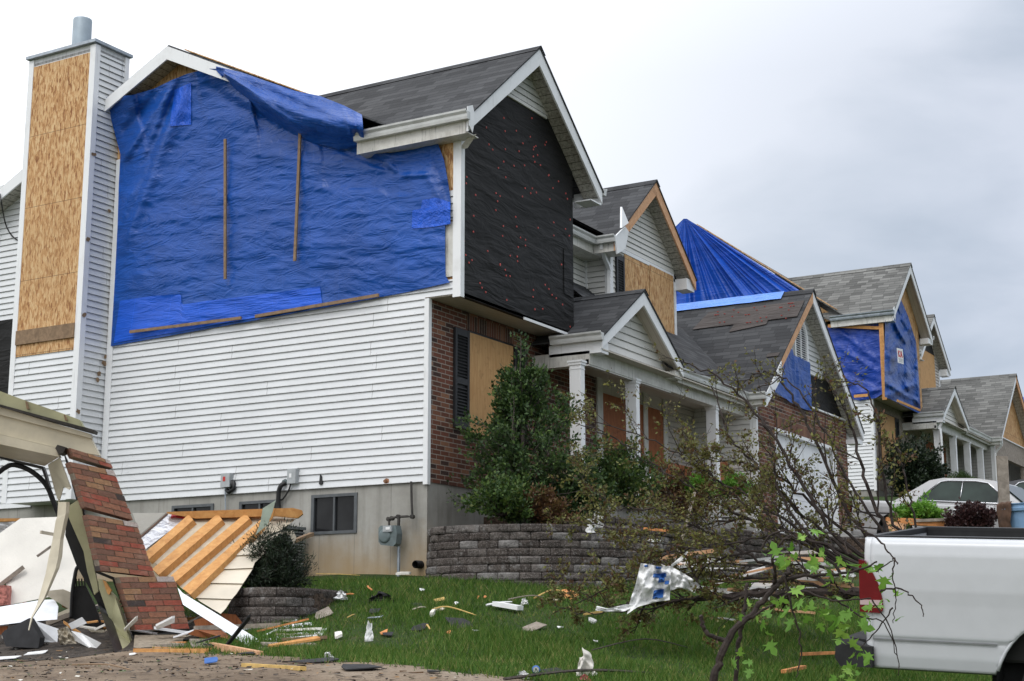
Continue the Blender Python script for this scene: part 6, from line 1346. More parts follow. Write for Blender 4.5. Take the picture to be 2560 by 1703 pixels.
def fallen_tree():
    rng = random.Random(77)
    base = PD(2330, 1500, 13.0); base.z = tz(base.x, base.y)
    t = thing('fallen_tree', 'fallen young tree with dark bare branches and small olive leaves across the lawn', 'tree', base)
    mb = MB(); tips = []
    def limb(px, d0, d1, r0_, r1_, nsub, ln, lev=2, dens=.8, t0=.12):
        r0_ *= .56; r1_ *= .85; nsub = int(nsub*1.15)
        n = len(px); pts = tube_smooth([PD(x, y, lerp(d0, d1, i/(n-1))) for i, (x, y) in enumerate(px)], 7); k = len(pts)
        pts = [p+V((rng.gauss(0, .012), rng.gauss(0, .012), rng.gauss(0, .012))) for p in pts]
        mb.tube(pts, [lerp(r0_, r1_, i/(k-1)) for i in range(k)], 6, cap=False)
        for j in range(nsub):
            u = t0+(1-t0)*(j+rng.random())/nsub; i = min(k-2, int(u*(k-1))); ax = (pts[i+1]-pts[i]).normalized(); s = ax.orthogonal().normalized(); s.rotate(Matrix.Rotation(rng.uniform(0, 6.28), 3, ax))
            grow(mb, pts[i], ax*rng.uniform(.7, 1.1)+s*rng.uniform(.4, .9)+V((0, 0, .1)), ln*rng.uniform(.5, 1.2)*(1.1-.5*u), lerp(r0_, r1_, u)*.5+.002, lev, rng, tips, .22, .05, 4, 1, .55, 5, 4, dens)
        for i in range(k-4, k): tips.append((pts[i], (pts[-1]-pts[-2]).normalized()))
    limb([(2400, 1515), (2200, 1490), (2060, 1480), (1930, 1484), (1800, 1492), (1690, 1502), (1600, 1512), (1540, 1516)], 12.6, 15.0, .085, .018, 10, .7)
    T0 = (2230, 1440)
    limb([T0, (2080, 1330), (1990, 1180), (1900, 1050), (1800, 950), (1705, 900)], 13.2, 14.2, .040, .007, 8, .5, 1)
    limb([(2260, 1430), (2130, 1290), (2050, 1120), (1985, 1000), (1925, 930), (1862, 955)], 13.2, 14.6, .038, .006, 8, .5, 1)
    limb([(2270, 1400), (2200, 1300), (2150, 1150), (2105, 1010), (2070, 960), (2060, 935)], 13.0, 14.0, .034, .006, 7, .45, 1)
    limb([(2290, 1400), (2245, 1330), (2205, 1180), (2190, 1040), (2150, 965), (2070, 950)], 13.0, 13.6, .032, .005, 6, .4, 1)
    limb([(2180, 1420), (2000, 1330), (1880, 1250), (1760, 1180), (1640, 1105), (1475, 1050)], 13.6, 15.6, .034, .005, 11, .7)
    limb([(2150, 1430), (1960, 1340), (1800, 1262), (1680, 1190), (1560, 1110), (1430, 1055)], 13.8, 16.0, .034, .005, 11, .7)
    limb([(2170, 1440), (1980, 1330), (1820, 1300), (1640, 1335), (1520, 1318), (1405, 1300)], 14.0, 16.6, .030, .005, 11, .6)
    limb([(2080, 1470), (1940, 1450), (1800, 1440), (1660, 1420), (1500, 1480), (1380, 1536)], 13.8, 15.2, .03, .004, 10, .55)
    limb([(2060, 1482), (1900, 1478), (1750, 1490), (1620, 1520), (1500, 1532), (1400, 1520)], 13.6, 14.8, .028, .004, 10, .5)
    limb([(2150, 1400), (2050, 1330), (1920, 1190), (1830, 1100), (1795, 1010), (1772, 950)], 13.6, 14.8, .03, .005, 7, .5, 1)
    limb([(2120, 1420), (1980, 1330), (1880, 1270), (1800, 1215), (1740, 1130), (1690, 1040)], 13.6, 15.2, .03, .005, 8, .5, 1)
    limb([(2160, 1420), (2030, 1350), (1900, 1345), (1760, 1370), (1640, 1390), (1560, 1430)], 13.2, 14.6, .028, .005, 11, .6)
    limb([(2080, 1460), (1900, 1400), (1780, 1335), (1650, 1282), (1540, 1262), (1440, 1190)], 13.8, 15.8, .03, .005, 11, .65)
    limb([(2300, 1380), (2275, 1250), (2245, 1130), (2230, 1090)], 13.0, 13.4, .02, .005, 4, .3, 1)
    limb([(2190, 1400), (2010, 1240), (1900, 1170), (1790, 1150), (1700, 1150)], 13.4, 15.0, .028, .005, 8, .5)
    limb([(2240, 1380), (2140, 1230), (2060, 1080), (1975, 950), (1890, 975)], 13.1, 14.4, .026, .005, 6, .4, 1)
    limb([(2100, 1430), (1960, 1250), (1930, 1120), (1915, 1060), (1870, 1010)], 13.4, 14.4, .026, .005, 6, .45, 1)
    limb([(2100, 1440), (1950, 1380), (1800, 1400), (1700, 1450), (1560, 1470)], 13.4, 14.6, .026, .004, 10, .5)
    mb.build('branches', MA('bark'), t)
    keep = [x for x in tips if rng.random() < (.45 if x[0].z > 3.6 else 1)]
    P, D_ = spray(keep, 4, .017, rng); leaves_mesh('foliage', P, .037, 7, 'leaf_fallen', t, up=-.2, dirs=D_)
fallen_tree()

def sapling():
    rng = random.Random(5); g = PD(1778, 1760, 7.6)
    t = thing('broken_sapling', 'broken crooked sapling with bright green lobed leaves behind the pickup tail', 'tree', (g.x, g.y, tz(g.x, g.y)))
    mb = MB()
    def L(px, d0, d1, r0_, r1_):
        n = len(px); pts = tube_smooth([PD(x, y, lerp(d0, d1, i/(n-1))) for i, (x, y) in enumerate(px)], 6); k = len(pts); pts = [p+V((rng.gauss(0, .003), rng.gauss(0, .003), rng.gauss(0, .003))) for p in pts]
        mb.tube(pts, [lerp(r0_, r1_, i/(k-1))*(1+.08*math.sin(i*1.9)) for i in range(k)], 8)
    q = V((g.x, g.y, tz(g.x, g.y)-.1)); v = q-CAM; dd = v.dot(f_); gx, gy = 1280+FPX*v.dot(r_)/dd, 851.5-FPX*v.dot(u_)/dd
    L([(gx, gy), (1782, 1735), (1800, 1650), (1832, 1580), (1875, 1540), (1925, 1482), (1962, 1440), (1975, 1420)], dd, 7.7, .023, .011)
    L([(1838, 1720), (1845, 1640), (1850, 1590), (1862, 1520), (1868, 1460)], 7.6, 7.7, .013, .010)
    L([(1752, 1540), (1762, 1575), (1790, 1595), (1825, 1600)], 7.6, 7.6, .010, .012)
    L([(1920, 1490), (1935, 1460), (1936, 1430), (1930, 1395), (1960, 1350), (2000, 1345)], 7.7, 7.5, .012, .004)
    L([(1945, 1455), (2010, 1440), (2080, 1436), (2150, 1425), (2190, 1405)], 7.7, 7.3, .010, .004)
    L([(1905, 1370), (1930, 1335), (1975, 1330), (1995, 1355), (2003, 1400), (2020, 1450)], 7.6, 7.5, .006, .003)
    L([(2000, 1320), (2050, 1330), (2090, 1335), (2108, 1350), (2118, 1385)], 7.6, 7.4, .005, .003)
    L([(2140, 1315), (2190, 1345), (2225, 1385), (2245, 1412)], 7.5, 7.3, .006, .003)
    L([(2236, 1395), (2232, 1440), (2240, 1500), (2232, 1560)], 7.3, 7.3, .004, .002); L([(2190, 1430), (2230, 1400), (2236, 1395)], 7.3, 7.3, .003, .003)
    L([(2200, 1478), (2240, 1470), (2280, 1490), (2305, 1520), (2309, 1542)], 7.3, 7.2, .005, .002)
    L([(1962, 1440), (1980, 1520), (1998, 1580), (2000, 1640), (1992, 1690)], 7.6, 7.5, .006, .003)
    L([(2090, 1500), (2150, 1540), (2210, 1560), (2245, 1640)], 7.4, 7.3, .005, .002); L([(2230, 1520), (2190, 1580), (2150, 1620)], 7.3, 7.3, .004, .002); L([(2180, 1500), (2230, 1580), (2250, 1690)], 7.3, 7.3, .004, .002)
    L([(1880, 1545), (1990, 1480), (2080, 1500), (2180, 1495)], 7.6, 7.3, .007, .003)
    mb.build('trunk', MA('bark'), t)
    P = []
    for x, y, n, s in ((2012, 1336, 4, 14), (1958, 1386, 9, 22), (2035, 1388, 7, 24), (2105, 1404, 6, 22), (2178, 1432, 9, 24), (2050, 1440, 4, 20), (1975, 1516, 8, 22), (2050, 1520, 10, 28), (2110, 1530, 9, 28), (2222, 1508, 8, 24), (1890, 1540, 6, 20), (2140, 1560, 8, 28), (2085, 1580, 7, 28), (2150, 1640, 7, 20), (2120, 1680, 6, 20), (1860, 1640, 3, 25), (1878, 1660, 3, 20), (2090, 1455, 3, 15), (1930, 1600, 3, 24), (2110, 1700, 5, 18)):
        for _ in range(max(2, int(n*.95))): P.append(tuple(PD(x+rng.gauss(0, s), y+rng.gauss(0, s*.7), rng.uniform(7.25, 7.6))))
    leaves_mesh('foliage', P, .060, 3, 'leaf_maple', t, shape='maple', up=-.4)
sapling()

# ------------------------------------------------------------------ vehicles
def place(root, anchor_local, anchor_world, heading, pitch, roll):
    """local +x = forward; put a local point on a world point"""
    h = V((math.cos(heading)*math.cos(pitch), math.sin(heading)*math.cos(pitch), math.sin(pitch))); l0 = V((-math.sin(heading), math.cos(heading), 0)); up = h.cross(l0); l = l0*math.cos(roll)+up*math.sin(roll); up = h.cross(l)
    m = Matrix((h, l, up)).transposed().to_4x4(); m.translation = V(anchor_world)-m.to_3x3()@V(anchor_local); root.matrix_world = m
def wheel(root, x, y, z, r, w_, name='wheel'):
    m = MB(); s = 1 if y > 0 else -1
    m.lathe([(r*.58, -w_*.45), (r*.75, -w_*.5), (r*.93, -w_*.47), (r, -w_*.3), (r, w_*.3), (r*.93, w_*.47), (r*.75, w_*.5), (r*.58, w_*.45)], 28, (x, y, z), 'y'); t = m.build(name, MA('rubber'), root, smooth=True)
    m = MB(); m.lathe([(0, s*w_*.30), (r*.18, s*w_*.34), (r*.22, s*w_*.22), (r*.45, s*w_*.16), (r*.55, s*w_*.40), (r*.60, s*w_*.44), (r*.60, -s*w_*.3)], 24, (x, y, z), 'y'); m.build('rim', MA('metal_grey'), t, smooth=True)
def arch_panel(mb, x0, x1, prof, arches, n, y_sign=1, mi=0):
    """side panel from a (y,z) profile (top first), its lower edge following wheel arches (cx,cz,r)"""
    zs = [p[1] for p in prof]; zt, zb = zs[0], zs[-1]
    def yz(z):
        for (a, b), (c, d) in zip(prof, prof[1:]):
            if b >= z >= d: return lerp(a, c, (b-z)/max(1e-9, b-d))
        return prof[-1][0]
    def bot(x):
        b = zb
        for cx, cz, r in arches:
            if abs(x-cx) < r: b = max(b, cz+math.sqrt(r*r-(x-cx)**2))
        return b
    lev = len(prof)*4
    def P(s, t):
        x = lerp(x0, x1, s); z = max(lerp(zt, zb, t), bot(x)); return V((x, y_sign*yz(z), z))
    mb.grid(P, n, lev, mi)
def pickup():
    t = thing('pickup_truck', 'white pickup truck, rear half in view behind the broken sapling', 'pickup truck')
    W_ = 'truck_paint'; side = [(.845, 1.415), (.90, 1.42), (.945, 1.41), (.975, 1.375), (.992, 1.30), (.998, 1.18), (1.0, 1.06), (.992, .96), (.988, .84), (.986, .735), (.972, .722), (.968, .712), (.975, .700), (.972, .60), (.955, .515), (.93, .505)]
    ar = [(1.42, .40, .54)]
    for s in (-1, 1):
        mb = MB(); arch_panel(mb, .06, 2.02, side, ar, 60, s)
        # rounded rear corner
        n = 8
        for i in range(n):
            pass
        def C(a, k):
            z = lerp(1.415, .505, k); yo = 0
            for (p, q), (p2, q2) in zip(side, side[1:]):
                if q >= z >= q2: yo = lerp(p, p2, (q-z)/max(1e-9, q-q2)); break
            yo = yo or side[0][0]; an = a*math.pi/2; return V((.06-.06*math.sin(an), s*(yo-.07+.07*math.cos(an)), z))
        mb.grid(C, 8, 40)
        for q in range(0): pass
        mb.prism([(.0, s*.84, .51), (.0, s*.93, .51), (.0, s*.90, 1.41), (.0, s*.84, 1.41)], (.008, 0, 0))
        o = mb.build('bed_side', MA(W_), t, smooth=True); sm = o.modifiers.new('thick', 'SOLIDIFY'); sm.thickness = .004; sm.offset = 0
        m = MB(); m.prism([(.02, s*.80, .60), (2.0, s*.80, .60), (2.0, s*.80, 1.40), (.02, s*.80, 1.40)], (0, s*.03, 0)); m.box((.02, s*.80, 1.395), (2.02, s*.90, 1.428)); m.build('bed_liner', MA('black'), t, bevel=.006)
        m = MB(); an = [math.pi*i/24 for i in range(25)]; m.tube([(1.42+.54*math.cos(a), s*.975, .40+.54*math.sin(a)) for a in an if .40+.54*math.sin(a) > .50], .012, 6); m.build('arch_lip', MA(W_), t, smooth=True)
        m = MB(); m.lathe([(.55, -.14), (.55, .14)], 24, (1.42, s*.80, .40), 'y'); m.prism([(.80, s*.62, .22), (2.04, s*.62, .22), (2.04, s*.62, 1.0), (.80, s*.62, 1.0)], (0, s*.04, 0)); m.build('wheel_housing', MA('black_matt'), t)
        # tail light wrapped round the corner
        m = MB()
        out = [(-.022, 1.262), (.02, 1.255), (.075, 1.17), (.12, 1.08), (.14, .98), (.14, .915), (.12, .895), (-.022, .90)]
        m.prism([(x, s*.93, z) for x, z in out], (0, s*.083, 0)); tl = m.build('tail_light', MA('lens_red'), t, bevel=.015)
        m = MB(); m.prism([(-.018, s*1.0, .95), (.136, s*1.0, .95), (.136, s*1.0, .985), (-.018, s*1.0, .985)], (0, s*.018, 0)); m.build('reverse_lens', MA('lens_white'), tl)
    m = MB(); m.prism([(.06, -.990, .718), (.9, -.990, .718), (.9, -.990, .708), (.06, -.990, .708)], (0, .012, 0)); m.build('body_crease', MA('ac_grey'), t)
    m = MB(); m.box((.0, -.79, .56), (.05, .79, 1.40)); m.build('tailgate', MA(W_), t, bevel=.012); m = MB(); m.box((-.005, -.79, 1.385), (.055, .79, 1.425)); m.build('tailgate_cap', MA('black'), t, bevel=.006)
    m = MB(); m.box((.05, -.80, .58), (2.0, .80, .62)); m.box((1.98, -.80, .6), (2.02, .80, 1.40)); m.build('bed_floor', MA('black'), t)
    m = MB(); m.prism([(-.20, -.80, .50), (-.24, -.80, .56), (-.23, -.80, .66), (-.18, -.80, .70), (.0, -.80, .68), (.0, -.80, .50)], (0, 1.6, 0)); b = m.build('rear_bumper', MA('rubber'), t, bevel=.012)
    for s in (-1, 1): m = MB(); m.prism([(-.20, s*.80, .50), (-.24, s*.80, .56), (-.23, s*.80, .66), (-.18, s*.80, .70), (.06, s*.93, .66), (.06, s*.93, .52)], (0, s*.10, 0)); m.build('bumper_end', MA('rubber'), b, bevel=.02)
    for x in (1.42, 4.98):
        for s in (-1, 1): wheel(t, x, s*.84, .39, .39, .26)
    # cab and bonnet
    m = MB(); cab = [(2.06, .50), (2.06, 1.10), (2.10, 1.20), (2.22, 1.80), (2.40, 1.88), (3.35, 1.86), (3.62, 1.74), (4.10, 1.22), (5.60, 1.12), (5.72, 1.0), (5.74, .52), (5.45, .50), (5.42, .72), (5.25, .90), (4.98, .95), (4.70, .90), (4.52, .72), (4.48, .5)]
    for s in (-1, 1):
        pts = [(x, s*(.97 if z < 1.15 else .97-.22*(z-1.15)/.73), z) for x, z in cab]; m.poly(pts if s < 0 else pts[::-1])
    for i in range(len(cab)):
        a, b2 = cab[i], cab[(i+1) % len(cab)]; yw = lambda z: .97 if z < 1.15 else .97-.22*(z-1.15)/.73
        m.poly([(a[0], -yw(a[1]), a[1]), (a[0], yw(a[1]), a[1]), (b2[0], yw(b2[1]), b2[1]), (b2[0], -yw(b2[1]), b2[1])])
    m.build('cab', MA(W_), t)
    for s in (-1, 1):
        m = MB(); yw = lambda z: .975-.22*(z-1.15)/.73; m.prism([(x, s*yw(z), z) for x, z in ((2.30, 1.24), (2.36, 1.74), (3.35, 1.74), (3.55, 1.66), (3.92, 1.24))], (0, s*.006, 0)); m.build('side_window', MA('car_glass'), t)
        m = MB(); m.box((3.75, s*.98, 1.22), (3.85, s*1.18, 1.42)); m.build('mirror', MA('black'), t, bevel=.02)
        m = MB(); m.box((5.66, s*.60, .86), (5.76, s*.90, 1.04)); m.build('headlight', MA('lens_white'), t, bevel=.02)
    m = MB(); m.prism([(3.66, -.76, 1.73), (3.66, .76, 1.73), (4.10, .92, 1.24), (4.10, -.92, 1.24)], (.01, 0, .012)); m.build('windscreen', MA('car_glass'), t)
    m = MB(); m.prism([(2.13, -.70, 1.26), (2.13, .70, 1.26), (2.21, .66, 1.72), (2.21, -.66, 1.72)], (-.012, 0, 0)); m.build('rear_window', MA('car_glass'), t)
    place(t, (.0, -.93, 1.41), PD(2161, 1345, 10.7), R_(272.5), -.052, .10)
pickup()

def saloon(name, label, paint, anchor, world, heading, pitch):
    """low coupe with long side glass"""
    t = thing(name, label, 'car')
    m = MB(); side = [(.70, .905), (.80, .895), (.862, .86), (.885, .78), (.89, .70), (.885, .665), (.893, .655), (.893, .60), (.88, .45), (.86, .30), (.82, .22)]
    ar = [(1.02, .32, .37), (3.76, .32, .37)]
    for s in (-1, 1): arch_panel(m, .14, 4.5, side, ar, 90, s)
    # ends, bonnet and boot as rounded decks
    def deck(u, v):
        x = lerp(.0, 4.64, u); y = lerp(-1, 1, v); e = min(1, min(x, 4.64-x)/.16); wdt = (.885-.06*(1-e)**2); z = .905+.02*(1-y*y)-.03*(1-e)**2-.03*max(0, (x-3.9)/.7); return V((x, y*wdt*.80, z))
    m.grid(deck, 40, 10)
    for xe, sg in ((.0, -1), (4.64, 1)):
        def end(u, v): y = lerp(-1, 1, u); z = lerp(.88, .25, v); return V((xe-sg*.14*abs(y)**3, y*.885, z))
        m.grid(end, 16, 6)
    b = m.build('body', MA(paint), t, smooth=True); sm = b.modifiers.new('thick', 'SOLIDIFY'); sm.thickness = .004
    gh = [(.92, .895), (1.55, 1.33), (1.80, 1.385), (2.45, 1.395), (2.78, 1.36), (3.42, .895)]
    yw = lambda z: .80-.22*(z-.895)/.5
    m = MB()
    for s in (-1, 1):
        pts = [(x, s*yw(z), z) for x, z in gh]; m.poly(pts if s < 0 else pts[::-1])
    for a, c in zip(gh, gh[1:]): m.poly([(a[0], yw(a[1]), a[1]), (a[0], -yw(a[1]), a[1]), (c[0], -yw(c[1]), c[1]), (c[0], yw(c[1]), c[1])])
    m.build('roof', MA(paint), t)
    win = [(1.42, .96), (1.78, 1.31), (1.92, 1.335), (2.45, 1.34), (2.68, 1.31), (3.16, .96), (3.10, .935), (1.50, .935)]
    for s in (-1, 1):
        m = MB(); m.prism([(x, s*(yw(z)+.004), z) for x, z in win], (0, s*.006, 0)); g = m.build('side_window', MA('car_glass'), t)
        m = MB(); m.tube([(x, s*(yw(z)+.016), z) for x, z in win+[win[0]]], .016, 6); m.tube([(2.22, s*(yw(.94)+.016), .94), (2.20, s*(yw(1.335)+.016), 1.335)], .012, 6); m.build('window_trim', MA('chrome'), g, smooth=True)
        m = MB(); m.box((.2, s*.885, .655), (4.4, s*.903, .675)); m.build('rub_strip', MA('black'), t)
        m = MB(); m.tube([(2.08, s*.885, .775), (2.09, s*.915, .78), (2.30, s*.915, .785), (2.31, s*.885, .785)], .012, 6); m.build('door_handle', MA('chrome'), t)
        m = MB(); m.tube([(2.20, s*.894, .90), (2.16, s*.897, .70), (2.16, s*.893, .30)], .004, 4); m.build('door_gap', MA('black'), t)
        m = MB(); m.prism([(2.98, s*.84, .93), (3.12, s*.84, .92), (3.10, s*.84, 1.05), (3.00, s*.84, 1.05)], (0, s*.14, 0)); m.build('mirror', MA(paint), t, bevel=.02)
        m = MB(); m.box((.0, s*.55, .66), (.05, s*.86, .80)); m.build('tail_light', MA('lens_red'), t, bevel=.015); m = MB(); m.box((4.56, s*.45, .62), (4.63, s*.84, .78)); m.build('headlight', MA('lens_white'), t, bevel=.015)
        for x in (1.02, 3.76): wheel(t, x, s*.76, .31, .31, .19)
    m = MB(); m.prism([(1.02, -.66, .97), (1.02, .66, .97), (1.50, .58, 1.29), (1.50, -.58, 1.29)], (-.014, 0, .018)); m.build('rear_window', MA('car_glass'), t)
    m = MB(); m.prism([(3.34, -.68, .965), (3.34, .68, .965), (2.86, .58, 1.31), (2.86, -.58, 1.31)], (.016, 0, .018)); m.build('windscreen', MA('car_glass'), t)
    m = MB(); m.box((-.10, -.86, .42), (.03, .86, .54)); m.build('rear_bumper', MA('chrome'), t, bevel=.03); m = MB(); m.box((4.6, -.86, .40), (4.74, .86, .52)); m.build('front_bumper', MA('chrome'), t, bevel=.03)
    place(t, anchor, world, heading, pitch, 0); return t
car = saloon('silver_car', 'silver two door coupe with chrome window trim parked by the garage', 'car_paint', (.92, -.80, .895), PD(2232, 1254, 28.6), R_(263), -.095)
wr = PD(2600, 1262, 30.5); saloon('dark_car', 'dark car mostly hidden behind the wooden post and the blue bin', 'car_dark', (2.2, -.8, .895), PD(2590, 1256, 31.5), R_(262), -.08)

# ------------------------------------------------------------------ bin, rag, post
def bin_():
    c = PD(2568, 1262, 19.6); g = tz(c.x, c.y); H = c.z-g
    t = thing('trash_bin', 'blue round plastic trash bin behind the pickup bed', 'trash bin', (c.x, c.y, g))
    m = MB(); m.lathe([(0, g), (.25, g), (.262, g+.03), (.315, c.z-.10), (.345, c.z-.10), (.35, c.z-.06), (.335, c.z-.05), (.335, c.z-.02), (.35, c.z-.012), (.35, c.z), (.325, c.z), (.30, c.z-.1), (.24, g+.05), (0, g+.05)], 36, (c.x, c.y, 0)); m.build('bin_body', MA('bin_blue'), t, smooth=False, bevel=.004)
    d = V((-r_.x*.9-f_.x*.3, -r_.y*.9-f_.y*.3, 0)).normalized(); sd = V((-d.y, d.x, 0))
    def P(s, k):
        rr = .30+.12*k if k < .35 else .362+.03*fbm(s*3, k*3, 2); z = c.z+.02+.02*nz(s*5, k*4, 1) if k < .35 else c.z+.02-(k-.35)*.55*(1+.25*nz(s*4, 0, 7)); return V((c.x, c.y, 0))+d*rr+sd*(s-.5)*.28+V((0, 0, z))
    o = sheet('rag', P, 14, 18, 'rag'); tag(o, 'dirty brown rag hanging over the rim of the blue bin', 'rag')
    p = PD(2506, 1141, 20.6); g = tz(p.x, p.y); m = MB(); w_ = V((r_.x, r_.y, 0)); m.prism([V((p.x, p.y, g))-w_*.068+f_*.1, V((p.x, p.y, g))+w_*.068+f_*.1, V((p.x, p.y, p.z))+w_*.075, V((p.x, p.y, p.z+.01))-w_*.075], V((f_.x, f_.y, 0))*.04)
    o = m.build('wooden_post', MA('wood_grey'), None); tag(o, 'weathered grey wooden board standing upright beside the blue bin', 'post')
    m = MB(); a, b = PD(1735, 1235, 17.6), PD(1690, 1400, 17.2); m.bar(a, b, .03, .11, up=(f_.x, f_.y, 0)); o = m.build('wooden_post', MA('wood_grey'), None); tag(o, 'pale splintered wooden post leaning among the fallen branches', 'post')
bin_()

# ------------------------------------------------------------------ litter on the lawn and drive, each piece its own object
def debris():
    rng = random.Random(99)
    def put(px, py, lift=.03): p = hit(px, py); p.z += lift; return p
    X_ = V((r_.x, r_.y, 0)).normalized(); Y_ = V((f_.x, f_.y, 0)).normalized()
    def flat(name, label, cat, px, py, w_, d_, mat, rot=0, tilt=.05, n=6, th=.008, seed=0, lift=.032):
        w_ *= .8; d_ *= .72
        """thin torn plate lying on the grass"""
        r = random.Random(seed or px*7+py); c = put(px, py, lift); m = MB(); pts = []
        for i in range(n):
            a = 2*math.pi*i/n+r.uniform(-.35, .35); k = r.uniform(.6, 1.15); x, y = math.copysign(abs(math.cos(a))**.6, math.cos(a))*w_/2*k, math.copysign(abs(math.sin(a))**.6, math.sin(a))*d_/2*k
            x, y = x*math.cos(rot)-y*math.sin(rot), x*math.sin(rot)+y*math.cos(rot); q = c+X_*x+Y_*y; pts.append(V((q.x, q.y, c.z+(tz(q.x, q.y)-tz(c.x, c.y))+tilt*(y+.4*x)+r.uniform(-.006, .012))))
        m.prism(pts, (0, 0, th)); tag(m.build(name, MA(mat), None), label, cat, name.replace('_', ' ')+'s strewn over the lawn and drive')
    def stick(name, label, cat, a, b, th, mat, bend=.02, lift=.06):
        p, q = put(*a, lift), put(*b, lift); r = random.Random(a[0]+b[1]); mid = (p+q)/2+V((r.gauss(0, bend), r.gauss(0, bend), abs(r.gauss(0, bend)))); tag(MB().tube(tube_smooth([p, mid, q], 4), [th, th*1.1, th, th*.9, th, th*1.05, th*.9, th*.8, th*.5], 5).build(name, MA(mat), None), label, cat)
    def plank(name, label, cat, a, b, wd, th, mat, lift=.07): p, q = put(*a, lift), put(*b, lift); tag(MB().bar(p, q, wd, th).build(name, MA(mat), None, bevel=.003), label, cat)
    def crumple(name, label, cat, px, py, w_, h, mat, seed, lift=.03):
        c = put(px, py, lift)
        def P(s, k): a = (s-.5)*w_; z = k*h*(1-abs(s-.5)*1.2*abs(nz(s*3, k, seed)+.6)); return c+X_*(a*(1-.4*k)+.25*w_*nz(s*3, k*3, seed))+Y_*(.35*w_*fbm(s*3, k*3, seed+4))+V((0, 0, max(0, z)))
        tag(sheet(name, P, 12, 12, mat), label, cat)
    flat('shingle', 'large dark roof shingle lying mid lawn', 'shingle', 1147, 1567, .34, .52, 'black_matt', .3, .18)
    flat('shingle', 'dark shingle piece overlapping the big one on the lawn', 'shingle', 1054, 1575, .2, .42, 'black_matt', -.5, .14)
    flat('shingle', 'grey weathered shingle tilted in the grass below the orange shard', 'shingle', 1333, 1577, .24, .50, 'wood_grey', -.7, .16)
    flat('shingle', 'flat dark shingle nearly sunk in grass, below the black rag', 'shingle', 936, 1536, .18, .3, 'black_matt', 0, .12)
    flat('shingle', 'pale grey shingle slice beside the sunken dark one', 'shingle', 940, 1551, .3, .1, 'metal_grey', .1, .05)
    flat('shingle', 'small dark shingle far up the lawn', 'shingle', 1047, 1521, .18, .28, 'shingle_grey' if False else 'black_matt', .4, .12)
    flat('shingle', 'long grey shingle against the foot of the planter wall', 'shingle', 806, 1543, .34, .5, 'wood_grey', .2, .12)
    flat('shingle', 'black shingle under the long grey one by the planter', 'shingle', 762, 1541, .36, .5, 'black_matt', .2, .12)
    flat('shingle', 'dark shingle hidden in grass beside the orange chip', 'shingle', 968, 1594, .2, .3, 'black_matt', 0, .08)
    flat('shingle', 'thin dark shingle strip on the muddy drive edge', 'shingle', 900, 1677, .42, .5, 'black_matt', .25, .02, lift=.02)
    flat('shingle', 'long black strip on the mud near the lumber pile', 'shingle', 790, 1661, .62, .6, 'black_matt', .2, .04, lift=.02)
    flat('shingle', 'small dark flake on the muddy drive', 'shingle', 1083, 1687, .14, .2, 'black_matt', .1, .05, lift=.02)
    flat('shingle', 'black scrap beside the crushed drink can', 'shingle', 1385, 1687, .22, .4, 'black_matt', -.4, .1, lift=.02)
    flat('shingle', 'black flake at the planter corner', 'shingle', 620, 1640, .3, .4, 'black_matt', .1, .06, lift=.02)
    flat('orange_shard', 'bright orange plastic shard on the lawn before the block wall', 'shard', 1420, 1497, .36, .35, 'orange_wood', -.4, .45, 7)
    flat('brown_shard', 'pale brown shard with a blue edge next to the orange one', 'shard', 1388, 1505, .18, .25, 'sheath', 0, .3, 6)
    flat('wood_chip', 'tan wood splinter on the upper lawn', 'wood chip', 1100, 1508, .19, .2, 'yellow_wood', .1, .14)
    flat('wood_chip', 'pale splinter just below the tan one', 'wood chip', 1096, 1532, .18, .18, 'sheath', .2, .12)
    flat('wood_chip', 'small orange chip standing in grass near the white paper', 'wood chip', 959, 1590, .11, .14, 'orange_wood', .3, .3)
    flat('wood_chip', 'reddish chip in the grass below the big shingle', 'wood chip', 1122, 1589, .06, .1, 'orange_wood', 0, .3)
    flat('wood_chip', 'tiny red leaf like chip high on the lawn', 'wood chip', 1196, 1501, .04, .08, 'orange_wood', 0, .5)
    flat('wood_chip', 'tiny orange chip next to the red one high on the lawn', 'wood chip', 1212, 1500, .05, .08, 'orange_wood', .4, .4)
    flat('wood_chip', 'reddish bark heap by the planter wall foot', 'wood chip', 746, 1532, .18, .3, 'orange_wood', .5, .3)
    flat('foam_scrap', 'white foam lump in the middle of the lawn', 'foam', 1081, 1546, .085, .12, 'pale_yellow' if False else 'drywall', 0, .3, th=.05)
    flat('foam_scrap', 'white foam lump at the lawn edge by the siding strip', 'foam', 845, 1601, .1, .16, 'drywall', .4, .3, th=.03)
    flat('foam_scrap', 'grey white lump in grass below the tree branches', 'foam', 1480, 1560, .1, .2, 'paper_grey', .6, .3, th=.02)
    flat('foam_scrap', 'whitish lump in grass under the torn wrap', 'foam', 1598, 1557, .08, .16, 'paper_grey', .2, .3, th=.02)
    flat('paper_scrap', 'thin white paper strip high on the lawn', 'paper', 1055, 1483, .1, .14, 'paper_white', .2, .08)
    flat('paper_scrap', 'small white scrap right of the tan splinter', 'paper', 1140, 1516, .07, .1, 'paper_white', -.4, .2)
    flat('paper_scrap', 'thin white slip of paper at the lawn right of the grey shingle', 'paper', 1400, 1577, .1, .1, 'paper_white', 0, .1)
    flat('paper_scrap', 'white sliver in the grass under the big shingle', 'paper', 1190, 1585, .08, .1, 'paper_white', .6, .12)
    flat('paper_scrap', 'faint white scrap in the grass near the sapling', 'paper', 1490, 1613, .06, .08, 'paper_white', .1, .12)
    flat('paper_scrap', 'white strip lying along the foundation grass edge', 'paper', 770, 1437, .55, .25, 'paper_white', 0, .03)
    flat('stone_slab', 'pale stone pad at the gas pipe foot', 'stone', 1010, 1443, .25, .2, 'drywall', 0, .02, th=.03)
